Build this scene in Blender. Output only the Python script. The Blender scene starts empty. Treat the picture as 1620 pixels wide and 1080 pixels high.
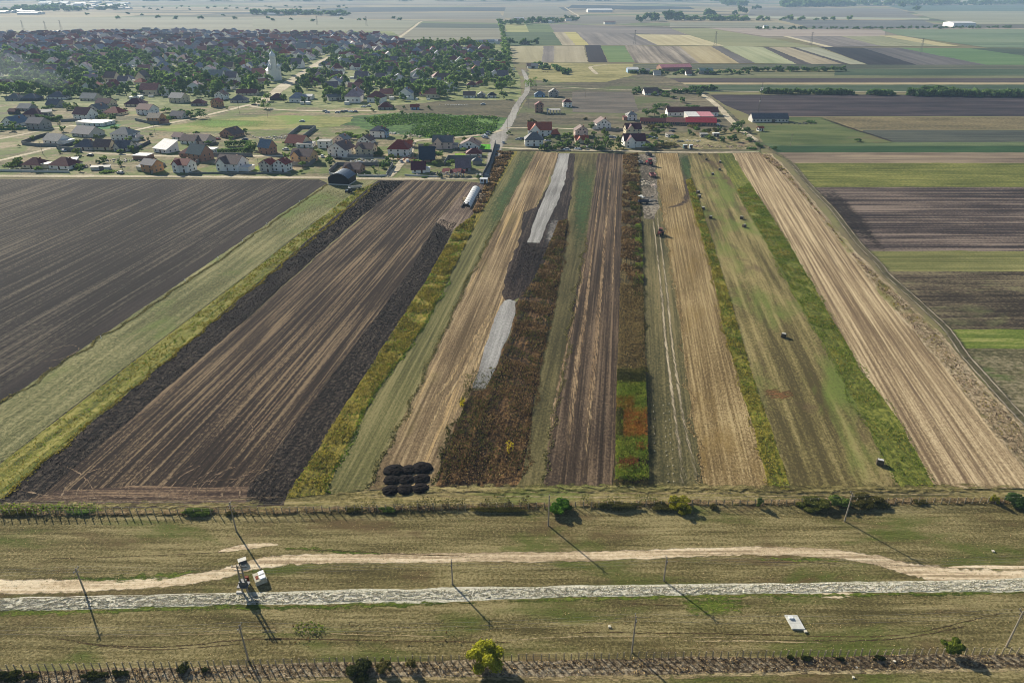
import bpy, math, random
import numpy as np
from mathutils import Vector, noise, Matrix

# ------------------------------------------------------------ camera, sky, sun, exposure
sc = bpy.context.scene
H = 90.0                       # height of the drone above the ground, metres
FPX = 1080.0                   # focal length in photograph pixels (24 mm on a 36 mm wide frame)
PITCH = math.atan(560.0 / 1080.0)
HAZE = 1.1e-4
SUN_AZ, SUN_EL = -39.0, 25.5   # degrees: azimuth from +Y towards +X, elevation

cam_d = bpy.data.cameras.new('camera')
cam_d.lens = 24.0; cam_d.sensor_width = 36.0; cam_d.sensor_fit = 'HORIZONTAL'
cam_d.clip_start = 0.5; cam_d.clip_end = 60000.0
cam = bpy.data.objects.new('camera', cam_d)
sc.collection.objects.link(cam)
cam.location = (0, 0, H)
cam.rotation_euler = (math.radians(90) - PITCH, 0, 0)
sc.camera = cam

world = bpy.data.worlds.new('World'); sc.world = world
world.use_nodes = True
wn = world.node_tree.nodes; wl = world.node_tree.links
bgn = wn.get('Background') or wn.new('ShaderNodeBackground')
sky = wn.new('ShaderNodeTexSky'); sky.sky_type = 'NISHITA'; sky.sun_disc = False
sky.sun_elevation = math.radians(SUN_EL); sky.sun_rotation = math.radians(360 + SUN_AZ)
sky.air_density = 1.0; sky.dust_density = 0.6; sky.ozone_density = 1.6
wl.new(sky.outputs[0], bgn.inputs['Color']); bgn.inputs['Strength'].default_value = 0.062

sun_d = bpy.data.lights.new('sun', 'SUN'); sun_d.energy = 5.0; sun_d.angle = math.radians(0.6)
sun_d.color = (1.0, 0.92, 0.78)
sun = bpy.data.objects.new('sun', sun_d); sc.collection.objects.link(sun)
_a = math.radians(SUN_AZ); _e = math.radians(SUN_EL)
SUNV = Vector((math.sin(_a) * math.cos(_e), math.cos(_a) * math.cos(_e), math.sin(_e)))
sun.location = SUNV * 300
sun.rotation_euler = SUNV.to_track_quat('Z', 'Y').to_euler()

sc.view_settings.view_transform = 'Standard'
sc.view_settings.look = 'None'
sc.view_settings.exposure = 0.68
sc.view_settings.gamma = 1.0
sc.cycles.volume_bounces = 1
sc.cycles.max_bounces = 6
sc.cycles.filter_width = 0.9

# ------------------------------------------------------------ helpers
COL = sc.collection
RNG = np.random.default_rng(7)
random.seed(7)
CP, SP = math.cos(PITCH), math.sin(PITCH)

def at(x, y, z=0.0):
    """photograph pixel -> point on the ground"""
    u = (x - 810.0) / FPX; v = (y - 540.0) / FPX
    dz = -SP - v * CP
    t = (z - H) / dz
    return Vector((u * t, (CP - v * SP) * t, z))

def depth(p):
    return p[1] * CP + (H - p[2]) * SP

def proj(p):
    d = depth(p); up = p[1] * SP - (H - p[2]) * CP
    return 810 + FPX * p[0] / d, 540 - FPX * up / d

def mpp(p):                      # metres per photograph pixel at p
    return depth(p) / FPX

def tag(o, label=None, cat=None, group=None, kind=None):
    if label: o['label'] = label
    if cat: o['category'] = cat
    if group: o['group'] = group
    if kind: o['kind'] = kind
    return o

def empty(name, loc, rz=0.0):
    o = bpy.data.objects.new(name, None); COL.objects.link(o)
    o.location = loc; o.rotation_euler = (0, 0, rz); o.empty_display_size = 0.5
    return o

def link(name, me, parent=None, loc=None):
    o = bpy.data.objects.new(name, me); COL.objects.link(o)
    if parent: o.parent = parent
    if loc is not None: o.location = loc
    return o

def copy_tree(o, parent=None):
    c = o.copy(); COL.objects.link(c); c.parent = parent
    for ch in o.children: copy_tree(ch, c)
    return c

class MB:
    def __init__(s): s.v = []; s.f = []
    def face(s, pts):
        n = len(s.v); s.v += [tuple(p) for p in pts]; s.f.append(tuple(range(n, n + len(pts))))
    def box(s, x0, y0, z0, x1, y1, z1):
        n = len(s.v)
        s.v += [(x0,y0,z0),(x1,y0,z0),(x1,y1,z0),(x0,y1,z0),(x0,y0,z1),(x1,y0,z1),(x1,y1,z1),(x0,y1,z1)]
        s.f += [tuple(n+i for i in q) for q in ((3,2,1,0),(4,5,6,7),(0,1,5,4),(1,2,6,5),(2,3,7,6),(3,0,4,7))]
    def slab(s, pts, t):           # a sloping polygon given thickness t downwards
        n = len(s.v); k = len(pts)
        s.v += [tuple(p) for p in pts] + [(p[0], p[1], p[2]-t) for p in pts]
        s.f.append(tuple(range(n, n+k))); s.f.append(tuple(range(n+2*k-1, n+k-1, -1)))
        for i in range(k):
            j = (i+1) % k; s.f.append((n+i, n+k+i, n+k+j, n+j))
    def tube(s, p0, p1, r0, r1=None, n=6, cap=True):
        r1 = r0 if r1 is None else r1
        p0 = Vector(p0); p1 = Vector(p1); d = (p1-p0).normalized()
        a = d.orthogonal().normalized(); b = d.cross(a)
        k = len(s.v)
        for p, r in ((p0, r0), (p1, r1)):
            for i in range(n):
                t = 2*math.pi*i/n; s.v.append(tuple(p + (a*math.cos(t)+b*math.sin(t))*r))
        for i in range(n):
            j = (i+1) % n; s.f.append((k+i, k+j, k+n+j, k+n+i))
        if cap:
            s.f.append(tuple(k+i for i in range(n-1, -1, -1))); s.f.append(tuple(k+n+i for i in range(n)))
    def mesh(s, name, mat=None, smooth=False):
        me = bpy.data.meshes.new(name); me.from_pydata(s.v, [], s.f)
        if mat: me.materials.append(mat)
        if smooth: me.polygons.foreach_set('use_smooth', [True]*len(me.polygons))
        me.update(); return me
    def build(s, name, mat=None, parent=None, loc=None, smooth=False):
        return link(name, s.mesh(name, mat, smooth), parent, loc)

# ------------------------------------------------------------ materials
def srgb(r, g=None, b=None):
    if g is None: r, g, b = r
    f = lambda c: (c/255/12.92) if c/255 <= .04045 else ((c/255+.055)/1.055)**2.4
    return (f(r), f(g), f(b), 1.0)

class NT:
    """tiny wrapper round a node tree"""
    def __init__(s, name, rough=0.9, spec=0.2):
        s.m = bpy.data.materials.new(name); s.m.use_nodes = True
        s.n = s.m.node_tree.nodes; s.l = s.m.node_tree.links
        s.b = s.n.get('Principled BSDF')
        s.b.inputs['Roughness'].default_value = rough
        s.b.inputs['Specular IOR Level'].default_value = spec
    def set(s, sock, v):
        if isinstance(v, bpy.types.NodeSocket): s.l.new(v, sock)
        else: sock.default_value = v
    def math(s, op, a, b=0.0, clamp=False):
        n = s.n.new('ShaderNodeMath'); n.operation = op; n.use_clamp = clamp
        s.set(n.inputs[0], a); s.set(n.inputs[1], b); return n.outputs[0]
    def coord(s, ang=0.0, scale=(1,1,1), loc=(0,0,0), src='pos', rotsrc=None):
        """world position turned so local Y runs along direction ang (radians from +Y towards +X), then scaled"""
        if src == 'pos': g = s.n.new('ShaderNodeNewGeometry').outputs['Position']
        else: g = s.n.new('ShaderNodeTexCoord').outputs['Object']
        r = s.n.new('ShaderNodeMapping'); r.vector_type = 'POINT'; r.inputs['Rotation'].default_value = (0, 0, ang)
        s.l.new(g, r.inputs['Vector'])
        m = s.n.new('ShaderNodeMapping'); m.inputs['Scale'].default_value = scale; m.inputs['Location'].default_value = loc
        s.l.new(r.outputs[0], m.inputs['Vector'])
        return m.outputs[0]
    def noise(s, vec, scale=1.0, detail=2.0, rough=0.5, dist=0.0):
        n = s.n.new('ShaderNodeTexNoise'); n.inputs['Scale'].default_value = scale
        n.inputs['Detail'].default_value = detail; n.inputs['Roughness'].default_value = rough
        n.inputs['Distortion'].default_value = dist
        s.l.new(vec, n.inputs['Vector']); return n.outputs['Fac']
    def ramp(s, fac, stops, interp='LINEAR'):
        n = s.n.new('ShaderNodeValToRGB'); cr = n.color_ramp; cr.interpolation = interp
        while len(cr.elements) < len(stops): cr.elements.new(0.5)
        for e, (p, c) in zip(cr.elements, stops): e.position = p; e.color = c
        s.l.new(fac, n.inputs[0]); return n.outputs[0]
    def mix(s, f, a, b):
        n = s.n.new('ShaderNodeMix'); n.data_type = 'RGBA'
        s.set(n.inputs['Factor'], f); s.set(n.inputs['A'], a); s.set(n.inputs['B'], b)
        return n.outputs['Result']
    def bump(s, h, dist=0.1, strength=1.0):
        n = s.n.new('ShaderNodeBump'); n.inputs['Distance'].default_value = dist
        n.inputs['Strength'].default_value = strength
        s.l.new(h, n.inputs['Height']); s.l.new(n.outputs[0], s.b.inputs['Normal'])
    def out(s, col):
        s.set(s.b.inputs['Base Color'], col); return s.m

_seed = [0]
def field_mat(name, dark, mid, light, ang=0.0, streak=1.0, grain=0.8, blot=0.7, sx=1.1, sy=0.02,
              gs=1.6, bs=0.03, bump=0.25, extra=None, rows=None):
    """ground cover: dark/mid/light colours mixed by long streaks along the strip, blotches and clods"""
    _seed[0] += 1; o = _seed[0]*37.7
    t = NT(name, 0.95, 0.08)
    S = t.noise(t.coord(ang, (sx, sy, 1), (o, o, 0)), 1.0, 4.0, 0.6)
    G = t.noise(t.coord(ang, (gs, gs*0.75, 1), (o, 0, 0)), 1.0, 4.0, 0.72)
    B = t.noise(t.coord(ang, (bs*1.6, bs*0.6, 1), (0, o, 0)), 1.0, 4.0, 0.6, 0.4)
    def w(x, k): return t.math('MULTIPLY', t.math('SUBTRACT', x, 0.5), k)
    F = t.math('ADD', t.math('ADD', w(S, streak*2), w(G, grain*2)), t.math('ADD', w(B, blot*2), 0.5), True)
    if rows:
        wv = t.n.new('ShaderNodeTexWave'); wv.wave_type = 'BANDS'; wv.bands_direction = 'X'
        wv.inputs['Scale'].default_value = 1.0; wv.inputs['Distortion'].default_value = 1.2
        wv.inputs['Detail'].default_value = 2; wv.inputs['Detail Scale'].default_value = 0.6
        t.l.new(t.coord(ang, (rows[0], rows[0]*0.04, 1)), wv.inputs['Vector'])
        F = t.math('ADD', F, w(wv.outputs['Fac'], rows[1]), True)
    c = t.ramp(F, [(0.12, srgb(dark)), (0.5, srgb(mid)), (0.9, srgb(light))])
    for e in (extra or []):       # (colour, scale across, scale along, threshold, softness)
        E = t.noise(t.coord(ang, (e[1], e[2], 1), (o*1.7+len(t.n), 3*o, 0)), 1.0, 4.0, 0.65, 0.3)
        f = t.math('MULTIPLY', t.math('SUBTRACT', E, e[3]), 1.0/e[4], True)
        g2 = t.math('MULTIPLY', f, t.math('ADD', t.math('MULTIPLY', G, 1.6), -0.1, True), True)
        c = t.mix(g2, c, srgb(e[0]))
    if bump: t.bump(t.math('ADD', t.math('MULTIPLY', G, 1.0), t.math('MULTIPLY', S, 0.35)), bump)
    return t.out(c)

_mats = {}
def paint(rgb, rough=0.85, spec=0.25, var=0.12, scale=1.2, name='paint'):
    """plain wall / roof / metal colour with a little weathering"""
    key = (tuple(rgb), rough, spec, var, scale)
    if key in _mats: return _mats[key]
    t = NT(name, rough, spec)
    N = t.noise(t.coord(0, (scale,)*3, src='obj'), 1.0, 4.0, 0.65)
    c = srgb(rgb)
    lo = tuple(x*(1-var*1.6) for x in c[:3])+(1,); hi = tuple(min(1, x*(1+var)) for x in c[:3])+(1,)
    _mats[key] = t.out(t.ramp(N, [(0.3, lo), (0.7, hi)]))
    return _mats[key]

def leaf_mat(name, dark, mid, light, scale=0.25, trans=0.35):
    t = NT(name, 0.75, 0.15)
    g = t.n.new('ShaderNodeNewGeometry')
    N = t.noise(t.coord(0, (scale,)*3), 1.0, 3.0, 0.6)
    F = t.math('ADD', t.math('MULTIPLY', g.outputs['Random Per Island'], 0.55), t.math('MULTIPLY', t.math('SUBTRACT', N, 0.28), 0.9), True)
    c = t.ramp(F, [(0.1, srgb(dark)), (0.5, srgb(mid)), (0.9, srgb(light))])
    t.out(c)
    tr = t.n.new('ShaderNodeBsdfTranslucent'); t.l.new(c, tr.inputs['Color'])
    mx = t.n.new('ShaderNodeMixShader'); mx.inputs[0].default_value = trans
    t.l.new(t.b.outputs[0], mx.inputs[1]); t.l.new(tr.outputs[0], mx.inputs[2])
    t.l.new(mx.outputs[0], t.n['Material Output'].inputs['Surface'])
    return t.m

# ------------------------------------------------------------ ground patches
def jit(p, amp):
    n = noise.noise_vector(Vector((p[0]*0.11, p[1]*0.11, 0)))
    m = noise.noise_vector(Vector((p[0]*0.5, p[1]*0.5, 5)))
    return Vector((p[0] + (n.x + m.x*.5)*amp, p[1] + (n.y + m.y*.5)*amp, p[2]))

def subdiv_loop(W, closed=True, amp=None, step=None):
    out = []
    k = len(W)
    for i in range(k if closed else k-1):
        a, b = W[i], W[(i+1) % k]
        d = max(60, min(abs(a[1]), abs(b[1])))
        st = step or max(1.5, d/90)
        n = max(1, min(400, int((b-a).length/st)))
        for j in range(n):
            p = a.lerp(b, j/n)
            out.append(jit(p, amp if amp is not None else min(2.2, 0.35 + p[1]/700)))
    if not closed: out.append(W[-1])
    return out

_sheets = []                   # (x/y array, bounding box, z) of every sheet laid so far
def lay(L):
    """height of a new sheet: a few millimetres above whatever it overlaps"""
    A = np.array([(p[0], p[1]) for p in L]); lo, hi = A.min(0), A.max(0); z = 0.01
    for B, l2, h2, z2 in _sheets:
        if z2 < z or (lo > h2).any() or (l2 > hi).any(): continue
        if in_poly(B, A[:, 0], A[:, 1]).any() or in_poly(A, B[:, 0], B[:, 1]).any(): z = z2 + (0.006 if lo[1] < 420 else 0.03 if lo[1] < 1500 else 0.08)
    _sheets.append((A, lo, hi, z)); return z

def patch(name, px, mat, z=None, label=None, cat=None, amp=None, world=False, kind='structure'):
    """a sheet on the ground from an outline"""
    W = [Vector(p) for p in px] if world else [at(*p) for p in px]
    W = subdiv_loop(W, True, amp)
    if z is None: z = lay(W)
    me = bpy.data.meshes.new(name)
    me.from_pydata([(p.x, p.y, z) for p in W], [], [tuple(range(len(W)))])
    me.materials.append(mat); me.update()
    if me.polygons[0].normal.z < 0: me.flip_normals()
    o = link(name, me)
    return tag(o, label or name.replace('_', ' '), cat or name.split('_')[-1], kind=kind)

def catmull(P, n=8):
    out = []
    for i in range(len(P)-1):
        p0 = P[max(0, i-1)]; p1 = P[i]; p2 = P[i+1]; p3 = P[min(len(P)-1, i+2)]
        for j in range(n):
            t = j/n
            out.append(0.5*((2*p1)+(p2-p0)*t+(2*p0-5*p1+4*p2-p3)*t*t+(3*p1-p0-3*p2+p3)*t**3))
    out.append(P[-1]); return out

_soft = {}
def soft_mat(mat, gain=1.5, brk=7.0, st=(.45, 1.3, 1)):
    """the same cover thinning out towards the sides of a strip"""
    key = (mat.name, st)
    if key in _soft: return _soft[key]
    m = mat.copy(); m.name = mat.name+'_thinning'; n = m.node_tree.nodes; l = m.node_tree.links
    at_ = n.new('ShaderNodeAttribute'); at_.attribute_name = 'core'
    g = n.new('ShaderNodeNewGeometry'); no = n.new('ShaderNodeTexNoise'); no.inputs['Scale'].default_value = 1.1; no.inputs['Detail'].default_value = 5; no.inputs['Roughness'].default_value = .75
    mp = n.new('ShaderNodeMapping'); mp.inputs['Scale'].default_value = st; l.new(g.outputs['Position'], mp.inputs['Vector']); l.new(mp.outputs[0], no.inputs['Vector'])
    def mt(op, a, b, cl=False):
        k = n.new('ShaderNodeMath'); k.operation = op; k.use_clamp = cl
        for i, v in enumerate((a, b)):
            if isinstance(v, bpy.types.NodeSocket): l.new(v, k.inputs[i])
            else: k.inputs[i].default_value = v
        return k.outputs[0]
    a = mt('ADD', mt('MULTIPLY', at_.outputs['Fac'], gain), mt('MULTIPLY', mt('SUBTRACT', no.outputs['Fac'], .56), brk), True)
    l.new(a, n['Principled BSDF'].inputs['Alpha'])
    _soft[key] = m; return m

def ribbon(name, px, width, mat, label=None, cat='track', z=None, rough=0.25, smooth=True, n=10, world=False, parts=None):
    """a strip along a line; width in metres (number or one per point)"""
    P = [Vector(p) for p in px] if world else [at(*p) for p in px]
    if not hasattr(width, '__len__'): width = [width]*len(P)
    Q = catmull([Vector((p.x, p.y, w)) for p, w in zip(P, width)], n) if smooth else [Vector((p.x, p.y, w)) for p, w in zip(P, width)]
    R2 = [Q[0]]                # even, fine steps so that the ragged edge is not a slow wave
    for a, b in zip(Q, Q[1:]):
        k = max(1, int((b-a).length/(0.8 if a.y < 300 else 3 if a.y < 900 else 12)))
        R2 += [a.lerp(b, (j+1)/k) for j in range(k)]
    Q = R2; cores = []; v = []; f = []; z = 0 if z is None else z; auto = z == 0
    for i, q in enumerate(Q):
        a = Q[max(0, i-1)]; b = Q[min(len(Q)-1, i+1)]
        d = Vector((b.x-a.x, b.y-a.y, 0))
        d = d.normalized() if d.length > 1e-6 else Vector((0, 1, 0))
        nrm = Vector((-d.y, d.x, 0)); w = q.z
        e1 = (noise.noise(Vector((q.x*.6, q.y*.6, 1)))*.5+noise.noise(Vector((q.x*1.7, q.y*1.7, 4)))*.5)*rough*w
        e2 = (noise.noise(Vector((q.x*.6, q.y*.6, 9)))*.5+noise.noise(Vector((q.x*1.7, q.y*1.7, 7)))*.5)*rough*w
        tp = min(1, 5*min(i, len(Q)-1-i)/max(1, len(Q)-1)+.25) if len(Q) > 12 else 1; cores.append(tp)
        L = Vector((q.x, q.y, z)) + nrm*(w*.62+e1); R = Vector((q.x, q.y, z)) - nrm*(w*.62+e2)
        v += [tuple(L), tuple(L.lerp(R, .25)), tuple(L.lerp(R, .5)), tuple(L.lerp(R, .75)), tuple(R)]
        if i:
            k = 5*i
            for c in range(4): f.append((k-5+c, k-4+c, k+1+c, k+c))
    if auto:
        z = lay(v[0::5]+v[4::5][::-1]); v = [(p[0], p[1], z) for p in v]
    me = bpy.data.meshes.new(name); me.from_pydata(v, [], f); me.materials.append(soft_mat(mat, 3.2, 3.0) if name in ('road', 'dirt_track', 'lane') else soft_mat(mat, 1.3, 4.5, (2.2, .12, 1)) if name in ('straw_stripe', 'wheel_track', 'wheel_rut') else soft_mat(mat)); me.update()
    co = me.attributes.new('core', 'FLOAT', 'POINT'); co.data.foreach_set('value', [c_*k_ for k_ in cores for c_ in (0, .7, 1, .7, 0)])
    if me.polygons[0].normal.z < 0: me.flip_normals()
    o = link(name, me)
    return tag(o, label or name.replace('_', ' '), cat, kind='structure')

def soft_patch(name, px, mat, label=None, cat=None):
    """a sheet that thins out towards its outline"""
    W = subdiv_loop([at(*p) for p in px], True, .8); z = lay(W); c = sum(W, Vector())/len(W); n = len(W)
    v = []; 
    for k in (1.12, .75, .4): v += [(c.x+(p.x-c.x)*k, c.y+(p.y-c.y)*k, z) for p in W]
    v.append((c.x, c.y, z)); f = []
    for r in range(2):
        for i in range(n): j = (i+1) % n; f.append((r*n+i, r*n+j, (r+1)*n+j, (r+1)*n+i))
    for i in range(n): f.append((2*n+i, 2*n+(i+1) % n, 3*n))
    me = bpy.data.meshes.new(name); me.from_pydata(v, [], f); me.materials.append(soft_mat(mat)); me.update()
    if me.polygons[0].normal.z < 0: me.flip_normals()
    me.attributes.new('core', 'FLOAT', 'POINT').data.foreach_set('value', [0.0]*n+[.6]*n+[1.0]*n+[1.0])
    return tag(link(name, me), label, cat, kind='structure')

# ------------------------------------------------------------ leaf clouds
def in_poly(P, X, Y):
    ins = np.zeros(len(X), bool); n = len(P)
    for i in range(n):
        x1, y1 = P[i][0], P[i][1]; x2, y2 = P[(i+1) % n][0], P[(i+1) % n][1]
        if y1 == y2: continue
        c = ((y1 > Y) != (y2 > Y)) & (X < (x2-x1)*(Y-y1)/(y2-y1)+x1)
        ins ^= c
    return ins

def sample_poly(W, n, rng=RNG):
    W = [(p[0], p[1]) for p in W]; A = np.array(W)
    lo, hi = A.min(0), A.max(0); out = np.zeros((0, 2)); tries = 0
    while len(out) < n and tries < 60:
        q = rng.random((max(1000, n*2), 2))*(hi-lo)+lo
        out = np.vstack([out, q[in_poly(W, q[:, 0], q[:, 1])]]); tries += 1
    return out[:n]

def poly_area(W):
    return abs(sum(W[i][0]*W[(i+1) % len(W)][1]-W[(i+1) % len(W)][0]*W[i][1] for i in range(len(W))))/2

def quad_arrays(C, size, normal=None, bias=0.0, rng=RNG, aspect=1.0):
    """random quads centred at C"""
    n = len(C); N = rng.normal(size=(n, 3)); N /= np.linalg.norm(N, axis=1)[:, None]
    if normal is not None: N = N*(1-bias)+normal*bias; N /= np.linalg.norm(N, axis=1)[:, None]
    r = rng.normal(size=(n, 3)); U = np.cross(N, r); U /= np.linalg.norm(U, axis=1)[:, None]
    V = np.cross(N, U)
    s = (np.asarray(size)*rng.uniform(.6, 1.3, n))[:, None]/2
    v = np.empty((n, 4, 3))
    v[:, 0] = C-U*s-V*s*aspect; v[:, 1] = C+U*s*1.1-V*s*.8*aspect; v[:, 2] = C+U*s+V*s*aspect; v[:, 3] = C-U*s*.9+V*s*1.1*aspect
    return v.reshape(-1, 3)

def quads_to_mesh(name, v, mat):
    n = len(v)//4
    me = bpy.data.meshes.new(name)
    me.vertices.add(4*n); me.vertices.foreach_set('co', v.astype(np.float32).ravel())
    me.loops.add(4*n); me.loops.foreach_set('vertex_index', np.arange(4*n, dtype=np.int32))
    me.polygons.add(n); me.polygons.foreach_set('loop_start', np.arange(0, 4*n, 4, dtype=np.int32))
    me.polygons.foreach_set('loop_total', np.full(n, 4, dtype=np.int32))
    me.materials.append(mat); me.update(calc_edges=True); return me

def scatter(name, px, per_m2, h, size, mat, label, cat, world=False, hmin=0.0, clump=0.0, maxn=110000, upright=0.3, row=None, kind='stuff'):
    """ground cover made of many leaf faces standing up to h metres over an outline"""
    W = [Vector(p) for p in px] if world else [at(*p) for p in px]
    n = int(min(maxn, per_m2*poly_area(W)))
    P = sample_poly(W, n)
    if clump:
        k = np.array([noise.noise(Vector((p[0]*clump, p[1]*clump, 3.0))) for p in P])
        m = k > -0.12 + RNG.uniform(-.15, .15, len(P)); P = P[m]; k = k[m]
        hh = h*(0.45+np.clip(k+.25, 0, .6)*1.4)
    else: hh = np.full(len(P), h)*RNG.uniform(.7, 1.1, len(P))
    z = hmin + hh*RNG.random(len(P))**0.7
    C = np.column_stack([P, z])
    dist = np.clip(np.hypot(P[:, 0], P[:, 1])/180, 0.8, 2.2)
    nn = np.tile([0, 0, 1.0], (len(P), 1))
    v = quad_arrays(C, size*dist, nn, upright)
    v[:, 2] = np.maximum(v[:, 2], 0.03)
    o = link(name, quads_to_mesh(name, v, mat))
    return tag(o, label, cat, kind=kind)

def crown_arrays(rng, n, R, Hc, zc, leaf, lobes=9, tall=False):
    """leaf faces over several uneven lobes: returns the quads' corners"""
    L = []
    a0 = rng.uniform(0, 6.28)
    for i in range(lobes):
        a = a0+i*2.4+rng.uniform(-.5, .5); r = R*(.3+.5*rng.random()**.6); z = zc + Hc/2*rng.uniform(-.7, .72)
        k = 1-max(0, (z-zc)/(Hc/2))*.4
        L.append((r*math.cos(a)*k, r*math.sin(a)*k, z, R*rng.uniform(.2, .42)*k))
    L.append((0, 0, zc, R*.5))
    wts = np.array([l[3]**2 for l in L]); wts /= wts.sum()
    idx = rng.choice(len(L), n, p=wts)
    A = np.array(L)[idx]
    d = rng.normal(size=(n, 3)); d /= np.linalg.norm(d, axis=1)[:, None]
    d[:, 2] = np.where(d[:, 2] < -.35, -d[:, 2], d[:, 2])
    sq = 1.0 if not tall else 1.7
    rr = A[:, 3]*(rng.uniform(.45, 1.1, n)**0.6 + (rng.random(n) < .07)*rng.uniform(0, .45, n))
    C = A[:, :3] + d*rr[:, None]*[1, 1, sq*Hc/(2*R) if not tall else sq]
    C[:, 2] = np.maximum(C[:, 2], zc-Hc/2)
    return quad_arrays(C, leaf, d, .55, rng)
# ------------------------------------------------------------ the base ground, to the horizon
def base_ground():
    t = NT('ground_material', 0.95, 0.08)
    # near: dry grass land
    G = t.noise(t.coord(0, (.9, 1.3, 1)), 1.0, 5.0, 0.7)
    B = t.noise(t.coord(0, (.012, .03, 1)), 1.0, 4.0, 0.6)
    F = t.math('ADD', t.math('MULTIPLY', G, .5), t.math('MULTIPLY', B, .6), True)
    near = t.ramp(F, [(.3, srgb(84, 78, 62)), (.5, srgb(116, 106, 82)), (.62, srgb(118, 118, 74)), (.78, srgb(146, 134, 104))])
    # far: long field parcels
    vo = t.n.new('ShaderNodeTexVoronoi'); vo.feature = 'F1'; vo.inputs['Scale'].default_value = 1.0
    vo.inputs['Randomness'].default_value = 0.95
    t.l.new(t.coord(-0.06, (1/420, 1/150, 1)), vo.inputs['Vector'])
    sep = t.n.new('ShaderNodeSeparateColor'); t.l.new(vo.outputs['Color'], sep.inputs[0])
    pal = t.ramp(sep.outputs[0], [(0.0, srgb(150, 138, 110)), (.18, srgb(128, 120, 104)), (.34, srgb(74, 72, 66)), (.46, srgb(158, 148, 118)),
                                  (.6, srgb(96, 112, 74)), (.74, srgb(140, 128, 108)), (.88, srgb(60, 70, 56))], 'CONSTANT')
    S = t.noise(t.coord(-0.06, (.002, .03, 1)), 1.0, 3.0, 0.6)
    far = t.mix(t.math('MULTIPLY', S, .5), pal, srgb(132, 124, 104))
    g = t.n.new('ShaderNodeNewGeometry'); sp = t.n.new('ShaderNodeSeparateXYZ'); t.l.new(g.outputs['Position'], sp.inputs[0])
    f = t.math('MULTIPLY', t.math('SUBTRACT', sp.outputs[1], 1450.0), 1/60.0, True)
    t.out(t.mix(f, near, far))
    t.bump(G, .12)
    m = MB(); m.face([(-14000, -300, 0), (14000, -300, 0), (14000, 16000, 0), (-14000, 16000, 0)])
    tag(m.build('ground', t.m), 'flat farmland reaching to the horizon', 'ground', kind='structure')
base_ground()

def ang_of(a, b):
    """strip direction from two photograph points"""
    p, q = at(*a), at(*b); d = q-p
    if d.y < 0: d = -d
    return math.atan2(d.x, d.y)

# palettes (real surface colours: sun-dried straw, soil, grass)
TAN = ((104, 84, 62), (146, 122, 90), (186, 162, 122))
SOIL = ((44, 37, 34), (66, 56, 52), (110, 94, 80))
BLACK = ((28, 25, 24), (42, 37, 36), (66, 58, 54))
GRASS = ((70, 76, 46), (98, 102, 64), (132, 130, 86))
GREEN = ((46, 70, 40), (66, 92, 50), (96, 118, 66))
STUB = ((96, 78, 58), (132, 110, 84), (170, 146, 112))

fA = ang_of((350, 540), (640, 285)); fM = ang_of((970, 770), (984, 300)); fR = ang_of((1302, 480), (1418, 660))

# ---- bottom pasture
past = field_mat('dry_pasture', (80, 73, 44), (112, 103, 66), (150, 138, 98), ang=math.pi/2, streak=.9, grain=1.2, blot=.7, sx=.9, sy=.05,
                 gs=2.6, bs=.05, bump=.2, extra=[((78, 92, 34), .10, .03, .53, .1), ((96, 78, 54), .14, .05, .55, .12)])
patch('pasture', [(-500, 806), (0, 814), (400, 811), (1100, 799), (1620, 793), (2300, 788), (2300, 1400), (-500, 1400)], past,
      label='dry grazed pasture across the foreground', cat='pasture')
lane = field_mat('headland_grass', (84, 78, 46), (122, 112, 70), (156, 142, 98), ang=math.pi/2, streak=1.1, grain=1.1, sx=.9, sy=.05, gs=1.3,
                 extra=[((94, 108, 48), .1, .03, .5, .12)])
patch('headland', [(-500, 796), (0, 796), (450, 786), (520, 778), (1100, 770), (1480, 768), (1640, 768), (2300, 760), (2300, 788), (1620, 793), (1100, 799), (400, 811), (0, 814), (-500, 806)],
      lane, label='grass headland along the field ends', cat='headland')

# ---- left fields
mA = field_mat('left_soil', (26, 23, 23), (38, 34, 33), (94, 86, 74), ang=fA, streak=1.15, grain=.6, blot=.5, sx=.8, sy=.012, bs=.02, gs=1.0)
patch('ploughed_field', [(-1500, 281), (505, 284), (518, 290), (0, 640), (-300, 842), (-1500, 842)], mA, label='large dark ploughed field on the left with pale furrow streaks', cat='field')
mdark = field_mat('headland_soil', (30, 27, 27), (44, 39, 38), (62, 54, 50), ang=fA, streak=.5, grain=.5)
patch('headland_furrow', [(498, 289), (518, 290), (0, 640), (-300, 842), (-300, 815), (0, 616)], mdark, label='dark furrow edging the large left field', cat='furrow')
mB = field_mat('fallow_grass', (78, 80, 50), (110, 110, 72), (146, 140, 100), ang=fA, streak=.7, grain=1.3, blot=.7, sx=.5, gs=1.4, bump=.15,
               extra=[((100, 118, 56), .05, .03, .52, .15)])
patch('grass_strip', [(512, 293), (600, 284), (575, 296), (300, 540), (0, 790), (-12, 800), (-250, 806), (0, 640)], mB, label='pale green fallow strip between the dark fields', cat='strip')
mB2 = field_mat('weedy_margin', (82, 86, 42), (124, 122, 54), (156, 148, 84), ang=fA, streak=1.1, grain=1.0, blot=.6, sx=.7, gs=1.0, bump=.3,
                extra=[((66, 84, 38), .4, .03, .55, .1)])
patch('weed_margin', [(566, 300), (592, 290), (300, 540), (0, 788), (-8, 796), (-60, 790), (10, 725), (252, 540)], mB2, label='yellow green weedy margin of the fallow strip', cat='margin')
ribbon('furrow', [(560, 300), (420, 412), (252, 540), (10, 725), (-80, 795)], 0.5, mdark, label='narrow dark furrow along the weedy margin')
mC = field_mat('cloddy_soil', (26, 23, 22), (42, 37, 34), (86, 76, 66), ang=fA, streak=.7, grain=1.5, blot=.3, sx=.9, sy=.05, gs=1.3, bump=.7)
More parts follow.
